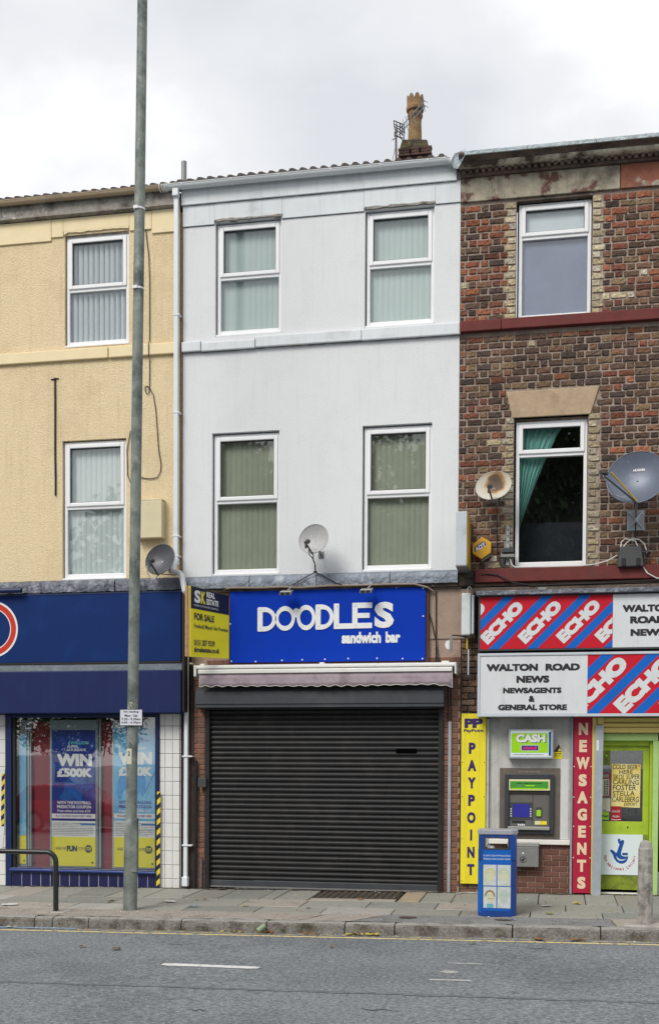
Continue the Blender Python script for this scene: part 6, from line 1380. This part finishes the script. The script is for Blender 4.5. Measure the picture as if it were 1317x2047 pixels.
MB().tube([(6.22, -0.08, 4.76), (6.27, -0.06, 4.83), (6.34, -0.05, 4.88), (6.43, -0.05, 4.87), (6.50, -0.05, 4.81), (6.53, -0.06, 4.72)], 0.009, 6).build('cable_loop', M['cable_white'], jb, smooth=True)
MB().tube([(4.715, -0.06, 4.66), (4.735, -0.06, 4.58), (4.78, -0.09, 4.535), (5.2, -0.09, 4.53), (5.66, -0.09, 4.53), (5.85, -0.09, 4.545), (6.02, -0.08, 4.59), (6.15, -0.08, 4.66)], 0.009, 6).build('cable', M['cable_white'], label='thin white cable lying along the red sill of the brick house window', cat='cable')
MB().tube([(6.48, -0.10, 4.50), (6.54, -0.13, 4.40), (6.66, -0.14, 4.33), (6.9, -0.14, 4.30), (7.4, -.14, 4.34)], 0.009, 6).build('cable', M['cable_white'], label='white cable hanging from the black cable box over the red ledge', cat='cable')
MB().tube([(6.385, -0.02, 5.1), (6.39, -0.02, 4.9)], .008, 5).build('cable_tail', M['black'], jb)

# aerial
ae = thing('tv_aerial', 'old metal tv aerial with twin booms beside the chimney pot', 'aerial', (2.72, 2.6, 11.55))
MB().tube([(2.735, 2.6, 11.3), (2.72, 2.6, 12.12)], 0.018, 8).build('mast', M['atm_mid'], ae, smooth=True)
for k, (z0, x1, z1) in enumerate(((12.12, 3.205, 12.44), (12.03, 3.225, 12.33))):
    p0 = Vector((2.74, 2.6 - .05 * k, z0 - .01)); p1 = Vector((x1, 2.45 - .05 * k, z1))
    p0 = Vector((2.76, 2.62, z0)); MB().tube([p0, p1], 0.008, 6).build('boom', M['galv'], ae)
    el_ = MB()
    for q in range(9):
        t = .1 + q * .105; c_ = p0.lerp(p1, t); el_.tube([c_ + Vector((-.018, -.1, .045)) * .7, c_ - Vector((-.018, -.1, .045)) * .7], 0.0035, 4)
    el_.tube([p1 + Vector((-.05, 0, .035)), p1 + Vector((.04, 0, -.035))], .004, 4)
    el_.build('elements', M['lnb'], ae)
rfm = MB()
for (a, b_) in (((2.685, 12.26), (2.86, 12.17)), ((2.685, 12.26), (2.70, 12.12)), ((2.70, 12.12), (2.83, 12.02)), ((2.86, 12.17), (2.85, 11.92)), ((2.70, 12.05), (2.85, 11.92)), ((2.69, 12.2), (2.86, 12.1)), ((2.70, 12.08), (2.70, 12.0)), ((2.73, 12.24), (2.74, 12.05)), ((2.78, 12.21), (2.79, 11.98)), ((2.70, 12.16), (2.86, 12.05)), ((2.74, 12.0), (2.85, 11.96)), ((2.66, 11.95), (2.76, 12.0)), ((2.82, 12.2), (2.83, 12.0))):
    rfm.tube([(a[0], 2.6, a[1]), (b_[0], 2.6, b_[1])], 0.008, 4)
rfm.build('reflector_grid', M['lnb'], ae)
MB().tube([(2.73, 2.6, 11.9), (2.66, 2.6, 11.6), (2.60, 2.6, 11.3)], .004, 4).build('stay_wire', M['lnb'], ae)

# ================================================================== STREET FURNITURE
lp_ = thing('lamp_post', 'tall mottled grey-green steel lamp post at the kerb in front of the betting shop', 'lamp post', (0.03, -2.23, -0.07))
def ax(z): return 0.028 + 0.0139 * z
prof = [(0.088, -0.10), (0.088, 0.97), (0.091, 1.0), (0.086, 1.04), (0.072, 1.075), (0.070, 1.12), (0.069, 2.6), (0.068, 5.0), (0.066, 8.9), (0.062, 11.4), (0.058, 12.4)]
MB().tube([(ax(z), -2.23, z) for r, z in prof], [r for r, z in prof], 28).build('column', M['post'], lp_, smooth=True)
MB().add([(0.072, -2.318, 0.425), (0.138, -2.285, 0.425), (0.140, -2.285, 1.115), (0.075, -2.318, 1.115), (0.072, -2.25, 0.425), (0.138, -2.22, 0.425), (0.140, -2.22, 1.115), (0.075, -2.25, 1.115)],
         [(3, 2, 1, 0), (4, 5, 6, 7), (0, 1, 5, 4), (1, 2, 6, 5), (2, 3, 7, 6), (3, 0, 4, 7)]).build('access_door', M['post'], lp_, bevel=0.004, fix=True)
for z in (8.79, 7.80): MB().tube([(ax(z), -2.23, z - .012), (ax(z), -2.23, z + .012)], 0.070, 24).build('clamp_band', M['print_white'], lp_); 
for z in (8.79, 7.80): bx('band_buckle', M['print_white'], lp_, ax(z) - .055, ax(z) + .01, -2.312, -2.295, z - .02, z + .02, .003)
for z, m_ in ((2.06, 'lnb'), (2.02, 'lnb'), (2.72, 'atm_mid')): MB().tube([(ax(z) - .005, -2.23, z - .004), (ax(z) + .005, -2.23, z + .004)], 0.0735, 24).build('cable_tie', M[m_], lp_)
bx('number_plate', M['paper'], lp_, ax(1.9) - .045, ax(1.9) + .02, -2.302, -2.296, 1.80, 2.0, 0)
text('2', ax(1.9) - .03, ax(1.9) + .0, 1.91, 1.965, -2.304, M['print_black'], lp_, bold=.02)
bx('number_plate', M['paper'], lp_, ax(2.5) - .02, ax(2.5) + .02, -2.302, -2.297, 2.515, 2.585, 0)
text('D', ax(2.5) - .015, ax(2.5) + .018, 2.52, 2.575, -2.304, M['print_black'], lp_, bold=.03)
ns = thing('parking_sign', 'small white No loading plate strapped to the lamp post', 'sign', (0.08, -2.33, 2.29))
bx('plate', M['print_black'], ns, -0.075, 0.229, -2.325, -2.312, 2.288, 2.497, 0.004); bx('face', mat('plate_face', (0.60, 0.62, 0.68), 0.4), ns, -0.068, 0.222, -2.329, -2.326, 2.295, 2.490, 0)
for i, s_ in enumerate(('No loading', 'Mon - Sat', '7.30 - 9.30am', '4.00 - 6.30pm')):
    hw = (0.10, 0.085, 0.125, 0.13)[i]; zc = 2.464 - i * 0.0455; text(s_, 0.078 - hw, 0.078 + hw, zc - .016, zc + .016, -2.331, M['print_black'], ns, bold=.015)

rl = thing('cycle_hoop', 'black tubular steel hoop rail standing at the kerb on the left', 'railing', (-1.5, -2.485, -0.08))
pts = [(-3.2, -2.485, 0.675), (-1.0, -2.485, 0.675)] + [(-1.0 + 0.128 * math.sin(a), -2.485, 0.547 + 0.128 * math.cos(a)) for a in [R(t) for t in range(10, 90, 10)]] + [(-0.872, -2.485, 0.54), (-0.872, -2.485, -0.12)]
MB().tube(pts, 0.033, 16).build('tube', M['black_gloss'], rl, smooth=True)
MB().tube([(-3.2, -2.485, 0.675), (-3.2, -2.485, -0.14)], 0.033, 16).build('leg', M['black_gloss'], rl, smooth=True)
ground_box('concrete_base', M['concrete'], rl, -1.08, -0.72, -1.06, -0.70, -2.60, -2.38, top=0.008, h=0.03)

bn = thing('litter_bin', 'blue steel litter bin with a grey lid and four pictures by children', 'litter bin', (4.67, -2.0, -0.01))
BX0, BX1, BY0, BY1 = 4.447, 4.902, -2.20, -1.80
c_ = 0.055
foot_ = [(BX0 + c_, BY0), (BX1 - c_, BY0), (BX1, BY0 + c_), (BX1, BY1 - c_), (BX1 - c_, BY1), (BX0 + c_, BY1), (BX0, BY1 - c_), (BX0, BY0 + c_)]
def bprism(z0, z1, m, name, grow=0.0, x_off=0):
    cx, cy = (BX0 + BX1) / 2, (BY0 + BY1) / 2
    pts = [(cx + (x - cx) * (1 + grow), cy + (y - cy) * (1 + grow)) for x, y in foot_]; k = 8
    vs_ = [(x, y, z0) for x, y in pts] + [(x, y, z1) for x, y in pts]
    return MB().add(vs_, [tuple(range(k))[::-1], tuple(range(k, 2 * k))] + [(j, (j + 1) % k, (j + 1) % k + k, j + k) for j in range(k)]).build(name, m, bn, bevel=0.006)
bprism(-0.02, 0.665, M['bin_blue'], 'body'); 
bprism(-0.03, 0.012, M['black'], 'foot', -0.02)
lidm = bprism(0.975, 1.03, M['bin_grey'], 'lid', 0.05)
cr_ = MB()
for (x0, x1, y0, y1) in ((BX0, BX0 + 0.09, BY0, BY0 + .06), (BX1 - 0.10, BX1, BY0, BY0 + .06), (BX0, BX0 + .06, BY1 - .06, BY1), (BX1 - .06, BX1, BY1 - .06, BY1)): cr_.box(x0 + .004, x1 - .004, y0 + .004, y1 - .004, 0.666, 0.974)
cr_.box(BX0 + .09, BX1 - .10, BY0 + .001, BY0 + .02, 0.935, 0.974); cr_.box(BX0 + .09, BX1 - .10, BY0 + .001, BY0 + .02, 0.666, 0.80)
cr_.box(BX0 + .06, BX1 - .06, BY1 - .02, BY1, 0.666, 0.79); cr_.box(BX0 + .06, BX1 - .06, BY1 - .02, BY1, 0.95, 0.974)
cr_.box(BX1 - .02, BX1 - .003, BY0 + .06, BY1 - .06, 0.666, 0.974); cr_.box(BX0 + .003, BX0 + .02, BY0 + .06, BY1 - .06, 0.666, 0.974)
cr_.build('upper_frame', M['bin_blue'], bn, bevel=0.006)
ofr = MB(); ofr.box(4.525, 4.81, -2.21, -2.20, 0.795, 0.81); ofr.box(4.525, 4.81, -2.21, -2.20, 0.93, 0.942); ofr.box(4.522, 4.534, -2.21, -2.20, 0.81, 0.93); ofr.box(4.803, 4.815, -2.21, -2.20, 0.81, 0.93); ofr.build('opening_trim', M['lnb'], bn)
bx('front_sticker', M['bin_bright'], bn, 4.505, 4.842, BY0 - .004, BY0 - .001, 0.05, 0.792, 0)
bx('corner_sticker', M['bin_bright'], bn, BX0 - .003, BX0 - .001, BY0 + .06, BY0 + .2, 0.05, 0.792, 0)
MB().add([(BX0 - .002, BY0 + c_ - .002, .03), (BX0 + c_ - .002, BY0 - .003, .03), (BX0 + c_ - .002, BY0 - .003, .79), (BX0 - .002, BY0 + c_ - .002, .79)], [(0, 1, 2, 3)]).build('corner_sticker', M['bin_bright'], bn)
text("St. John's Catholic Primary School", 4.512, 4.832, 0.705, 0.735, BY0 - .006, M['print_white'], bn, bold=0.0); text('Helping to make Liverpool sparkle', 4.512, 4.832, 0.665, 0.695, BY0 - .006, M['print_white'], bn, bold=0.0)
pic_m = mat('picture_paper', (0.50, 0.55, 0.55), 0.6, var=(14, .1), dirt=((.42, .44, .25), 9, .5, .75))
draw = [mat('crayon_yellow', (0.56, 0.48, 0.20), 0.7), mat('crayon_skin', (0.55, 0.55, 0.38), 0.7), mat('crayon_green', (0.42, 0.49, 0.42), 0.7), mat('crayon_blue', (0.10, 0.38, 0.45), 0.7), mat('crayon_brown', (0.25, 0.15, 0.05), 0.7)]
for (x0, x1, z0, z1, k) in ((4.512, 4.668, .358, .61, 0), (4.680, 4.838, .358, .61, 1), (4.515, 4.670, .088, .346, 2), (4.682, 4.840, .088, .346, 3)):
    bx('picture', pic_m, bn, x0, x1, BY0 - .007, BY0 - .004, z0, z1, 0)
    cx, cz = (x0 + x1) / 2, (z0 + z1) / 2 + .01; yy = BY0 - .008
    oval = MB().flat([(cx + .048 * math.cos(a), cz - .01 + .075 * math.sin(a)) for a in [i * math.pi / 10 for i in range(20)]], yy)
    oval.build('drawn_face', draw[1] if k != 3 else draw[2], bn)
    hair = MB(); hair.add([(cx + rr_ * math.cos(a), yy - .001, cz + rr_ * 1.25 * math.sin(a)) for a in [i * math.pi / 10 for i in range(11)] for rr_ in (.046, .062)], [(2 * i, 2 * i + 1, 2 * i + 3, 2 * i + 2) for i in range(10)]); hair.build('drawn_hair', draw[(0, 2, 4, 2)[k]] if k else draw[0], bn)
    ey = MB(); ey.rect(cx - .028, cx - .018, cz + .015, cz + .025, yy - .001); ey.rect(cx + .018, cx + .028, cz + .015, cz + .025, yy - .001); ey.build('drawn_eyes', draw[3], bn)
    if k == 2: MB().rect(cx - .035, cx + .04, z0 + .005, z0 + .05, yy - .001).build('drawn_shirt', draw[3], bn); MB().rect(cx - .025, cx + .045, cz - .03, cz - .025, yy - .001).build('drawn_mouth', draw[4], bn)
for p in ((4.60, .82), (4.56, .83)): MB().add([(p[0], -2.15, p[1] - .03), (p[0] + .05, -2.13, p[1] - .03), (p[0] + .03, -2.10, p[1] + .02), (p[0] - .02, -2.12, p[1] + .01)], [(0, 1, 2, 3), (0, 2, 1)]).build('rubbish', M['litter_white'], bn)
MB().box(BX0 + .03, BX1 - .03, BY0 + .03, BY1 - .03, 0.60, 0.80).build('liner', M['black'], bn)

bo = thing('bollard', 'weathered round-topped concrete bollard at the kerb by the green door', 'bollard', (6.37, -2.60, 0))
n = 10; prof = [(0.090, -0.06), (0.087, 0.3), (0.080, 0.86), (0.072, 0.885), (0.070, 0.90), (0.060, 0.935), (0.035, 0.958), (0.0, 0.965)]
MB().lathe(prof, 6.372, -2.60, 10).build('shaft', mat('bollard_stone', (0.34, 0.32, 0.29), 0.9, var=(13, .3), bump=(24, .9, .02), dirt=((.17, .155, .14), 7, .48, .66), streak=((.15, .14, .13), .7)), bo, bevel=0.004)
ground_box('footing', M['concrete'], bo, 6.12, 6.66, 6.16, 6.62, -2.76, -2.42, top=0.012, h=0.04, bevel=.012)

# ================================================================== leaves and litter
def leaf_mesh(m, s=1.0, seed=0):
    rnd = random.Random(seed); n = 9; pts = []
    for i in range(n):
        a = 2 * math.pi * i / n; r = (0.05 if i % 2 else 0.034) * rnd.uniform(.7, 1.15) * s
        pts.append((r * math.cos(a) * 1.3, r * math.sin(a), rnd.uniform(.002, .025) * s))
    pts.append((0, 0, 0.008)); return mesh_of('leaf', pts, [(i, (i + 1) % n, n) for i in range(n)], [m])
LM = {k: [leaf_mesh(M[k], 1, i) for i in range(3)] for k in ('leaf_yellow', 'leaf_brown', 'leaf_green')}
def leaf(x, y, k, lab, grp, s=1.0):
    o = link('fallen_leaf', random.choice(LM[k]), None, (x, y, (gz(x, y) + (0.006 if y > -2.95 else -0.12))), rot=(0, 0, random.uniform(0, 6)), scale=(s, s, s)); props(o, lab, 'leaf', grp)
G1 = 'leaves lying in the gutter'; G2 = 'leaves on the paving'; G3 = 'leaves on the road'
for x in (2.00, 2.04, 2.09, 1.94): leaf(x, -3.02 + random.uniform(-.03, .03), 'leaf_brown', 'brown dead leaf in the clump in the gutter below the shutter', G1)
for x in (1.62, 1.72, 1.5): leaf(x, -3.03 + random.uniform(-.03, .03), 'leaf_yellow', 'yellow dead leaf in the gutter left of the leaf clump', G1, .8)
for x in (3.02, 3.08, 3.15, 3.26, 3.33): leaf(x, -3.03 + random.uniform(-.03, .03), 'leaf_yellow', 'pale yellow leaf in the heap in the gutter near the asphalt patch', G1, 1.1)
for x in (2.50, 2.58, 2.64): leaf(x, -3.04 + random.uniform(-.02, .02), 'leaf_brown', 'brown leaf in the gutter between the two leaf clumps', G1, .8)
for x in (5.20, 5.58, 5.66): leaf(x, -3.06 + random.uniform(-.03, .03), 'leaf_brown', 'brown leaf in the gutter in front of the newsagent', G1)
leaf(5.16, -3.06, 'leaf_green', 'green leaf in the gutter in front of the newsagent', G1)
leaf(0.24, -4.25, 'leaf_yellow', 'yellow leaf on the road, left one of a pair below the lamp post', G3, .9); leaf(0.68, -4.36, 'leaf_brown', 'orange-brown leaf on the open road, right of the yellow one', G3, 1.2)
leaf(2.97, -3.85, 'leaf_brown', 'dark leaf on the road beyond the yellow line', G3, .6); leaf(4.47, -3.42, 'leaf_green', 'green leaf on the road just past the yellow line', G3, .8)
leaf(-0.50, -1.56, 'leaf_brown', 'curled brown leaf on the paving left of the lamp post', G2, 1.1); leaf(1.42, -1.75, 'leaf_yellow', 'bright yellow leaf on the paving below the left end of the shutter', G2)
leaf(0.59, -1.22, 'leaf_yellow', 'small yellow leaf on the paving beside the downpipe', G2, .7); leaf(0.70, -1.2, 'leaf_brown', 'small brown leaf on the paving beside the downpipe', G2, .7)
leaf(2.28, -1.85, 'leaf_brown', 'dark crumpled leaf on a pale paving slab', G2, .7); leaf(2.80, -0.95, 'leaf_brown', 'rusty leaf at the edge of the cellar grate', G2, .9); leaf(5.65, -1.0, 'leaf_yellow', 'curled yellow leaf on the paving below the crimson sign', G2, 1.2); leaf(5.3, -1.95, 'leaf_green', 'green leaf on the paving right of the litter bin', G2)
can = MB(); can.tube([(1.925, -3.05, gz(2, -3) - .10), (2.00, -3.0, gz(2, -3) - .04)], 0.035, 12)
can.build('drink_can', mat('can_green', (0.20, 0.28, 0.17), 0.5, 0.1), label='crushed pale green drinks can in the gutter on the leaf clump', cat='can')
def scrap(x, y, wx, wy, m, lab, z=0.008, rz=0.2):
    rnd = random; P = [(-wx / 2, -wy / 2), (0, -wy / 2 * 1.2), (wx / 2, -wy / 2), (wx / 2 * .9, wy / 2), (0.0, wy / 2 * .8), (-wx / 2, wy / 2)]
    ca, sa = math.cos(rz), math.sin(rz); vs_ = [(x + a * ca - b * sa, y + a * sa + b * ca, gz(x, y) + (z if y > -2.95 else -0.12) + rnd.uniform(0, .018)) for a, b in P]
    MB().add(vs_, [(0, 1, 4, 5), (1, 2, 3, 4)]).build('litter', m, label=lab, cat='litter')
scrap(0.62, -0.12, .13, .10, M['litter_white'], 'crumpled white paper at the left foot of the shutter', z=.02)
scrap(0.75, -1.87, .14, .07, M['litter_blue'], 'blue sweet wrapper on the paving left of the shutter', z=.015); scrap(0.30, -1.46, .15, .10, M['litter_white'], 'flat white scrap on the paving in front of the tiled pier')
scrap(5.26, -1.22, .12, .10, M['litter_white'], 'white spot of litter on the paving right of the litter bin'); scrap(4.88, -2.5, .08, .04, M['litter_blue'], 'blue scrap of plastic beside the bin on the asphalt patch')
scrap(-1.75, -2.0, .22, .10, M['litter_white'], 'torn white paper on the paving behind the black hoop rail'); scrap(-1.2, -3.04, .12, .08, M['litter_white'], 'screwed-up white tissue in the gutter by the hoop rail', z=.02)
MB().tube([(-2.4, -3.06, gz(-2.4, -3) - .118), (-1.6, -3.05, gz(-1.6, -3) - .118), (-1.0, -3.07, gz(-1, -3) - .118), (-0.35, -3.06, gz(-.35, -3) - .118)], .008, 5).build('blue_string', M['litter_blue'], label='blue plastic strapping lying along the gutter on the left', cat='strap')
MB().tube([(4.03, -0.25, gz(4, 0) + .01), (4.10, -0.16, gz(4, 0) + .012), (4.18, -0.12, gz(4, 0) + .012), (4.44, -0.12, gz(4, 0) + .012)], .018, 6).build('pipe_offcut', M['concrete'], label='bent pale strip lying on the paving under the yellow upright sign', cat='strip')
cb = MB()
for i in range(1100):
    q = random.random(); x = random.uniform(-3.5, 7.2)
    if q < .35: y = -random.random() ** 3 * .25 - .01
    elif q < .6: y = random.uniform(-2.9, -.3)
    else: y = -2.99 - random.random() ** 2 * .25
    s_ = random.uniform(.004, .016); z = gz(x, y) + (.004 if y > -2.95 else -.126); a = random.uniform(0, 3)
    cb.cur = random.choice((0, 0, 1, 2, 3)); P = [(x + s_ * math.cos(a + k * 1.57 + random.uniform(-.3, .3)) * random.uniform(.6, 1.3), y + s_ * math.sin(a + k * 1.57) * random.uniform(.6, 1.3), z + (random.uniform(0, .008))) for k in range(4)]
    cb.add(P + [(x, y, z + s_ * .6)], [(0, 1, 4), (1, 2, 4), (2, 3, 4), (3, 0, 4)])
cb.build('street_grit', [M['leaf_brown'], M['litter_white'], M['joint'], M['leaf_yellow']], kind='stuff', label='crumbs of leaf and grit along the wall foot and in the gutter', cat='debris')

# ================================================================== across the road: seen only in the glass
def tree_meshes(seed):
    rnd = random.Random(seed); t = MB(); t.tube([(0, 0, 0), (.1, 0, 2.5), (0, .1, 5), (.2, 0, 8.5)], [.28, .22, .16, .05], 8)
    cl = []
    for i in range(9):
        a = rnd.uniform(0, 6.28); r = rnd.uniform(1.2, 3.4); z = rnd.uniform(4.5, 9.5); e_ = (r * math.cos(a), r * math.sin(a), z); t.tube([(.05, 0, z * .5), (e_[0] * .5, e_[1] * .5, z * .78), e_], [.10, .06, .02], 5); cl.append(e_)
    cl += [(0, 0, 8), (0.5, .4, 10), (-.6, .2, 9), (0, 0, 11)]
    lv = MB()
    for c_ in cl:
        R_ = rnd.uniform(1.3, 2.2)
        for k in range(1500):
            v = Vector((rnd.gauss(0, 1), rnd.gauss(0, 1), rnd.gauss(0, 1))).normalized() * R_ * rnd.uniform(.55, 1.05) ; p = Vector(c_) + v
            a = Vector((rnd.gauss(0, 1), rnd.gauss(0, 1), rnd.gauss(0, 1))).normalized(); b_ = a.orthogonal().normalized(); s_ = rnd.uniform(.09, .18)
            lv.add([p - a * s_, p - b_ * s_ * .6, p + a * s_, p + b_ * s_ * .6], [(0, 1, 2, 3)])
    return t.mesh('trunk', M['bark']), lv.mesh('crown', M['foliage'])
TM = [tree_meshes(s) for s in (3, 5)]
tree_lab = ['end tree of the row across the road, seen in the left shop window', 'second tree of the row across the road', 'third tree of the row across the road', 'fourth tree of the row across the road', 'fifth tree of the row across the road', 'sixth tree of the row across the road', 'nearest tree of the row across the road, behind the camera']
for i, (x, k) in enumerate(((-34, .8), (-27, .75), (-20.5, .8), (-14, .82), (-7.5, 1.25), (-1.5, 1.2), (5, 1.3))):
    t = thing('tree', tree_lab[i], 'tree', (x, -27 - (i % 2) * 2, -0.5), 'trees across the road'); t.rotation_euler = (0, 0, i * 1.3); t.scale = (k, k, k)
    for nm, me in zip(('trunk', 'crown'), TM[i % 2]): o = bpy.data.objects.new(nm, me); C.objects.link(o); o.parent = t
def vehicle(name, lab, cat, x, y, L, H, m, van=False):
    t = thing(name, lab, cat, (x, y, gz(x, y) - .13)); z0 = gz(x, y) - .13; W = .85 if not van else .95
    if van: pr = [(-L / 2, .35), (-L / 2, H - .1), (-L / 2 + .1, H), (L / 2 - 1.7, H), (L / 2 - .95, H * .62 + .1), (L / 2 - .15, H * .5), (L / 2, .9), (L / 2, .35)]
    else: pr = [(-L / 2, .35), (-L / 2, .85), (-L / 2 + .1, 1.0), (-L / 2 + .55, H - .05), (-L / 2 + 1.1, H), (L / 2 - 1.9, H), (L / 2 - 1.15, .98), (L / 2 - .3, .82), (L / 2, .62), (L / 2, .35)]
    b = MB(); b.slab([(x + p[0], z0 + p[1]) for p in pr], y - W, y + W); b.build('body', m, t, bevel=.07, fix=True, seg=3)
    for s_ in (-1, 1):
        gy = y + s_ * (W + .004)
        if van: pts = [(L / 2 - 1.75, H * .6), (L / 2 - 1.0, H * .6), (L / 2 - 1.6, H - .25), (L / 2 - 1.75, H - .25)]
        else: pts = [(-L / 2 + .45, .98), (L / 2 - 1.35, .98), (L / 2 - 1.95, H - .1), (-L / 2 + .9, H - .1)]
        MB().slab([(x + p[0], z0 + p[1]) for p in pts], gy - .004, gy + .004).build('side_window', M['car_glass'], t, fix=True)
        for q in (-1, 1):
            cx = x + q * (L / 2 - .85); wv2 = MB(); wv2.slab([(cx + .32 * math.cos(a), z0 + .32 + .32 * math.sin(a)) for a in [i * math.pi / 10 for i in range(20)]], gy - .1, gy + .01); wh = wv2.build('wheel', M['tyre'], t, fix=True)
            MB().slab([(cx + .2 * math.cos(a), z0 + .32 + .2 * math.sin(a)) for a in [i * math.pi / 8 for i in range(16)]], gy + .0105, gy + .02).build('rim', M['metal_grey'], wh, fix=True)
        bx('headlight', M['lamp_clear'], t, x + L / 2 - .25, x + L / 2 + .01, y + s_ * (W - .15) - .12, y + s_ * (W - .15) + .12, z0 + .62, z0 + .76, .03)
vehicle('parked_car', 'red hatchback parked across the road, mirrored in the betting shop glass', 'car', -9.6, -18.6, 4.1, 1.48, M['car_red'])
vehicle('parked_van', 'white panel van parked across the road, mirrored in the betting shop glass', 'van', -13.6, -24.5, 5.2, 2.5, M['car_white'], True)
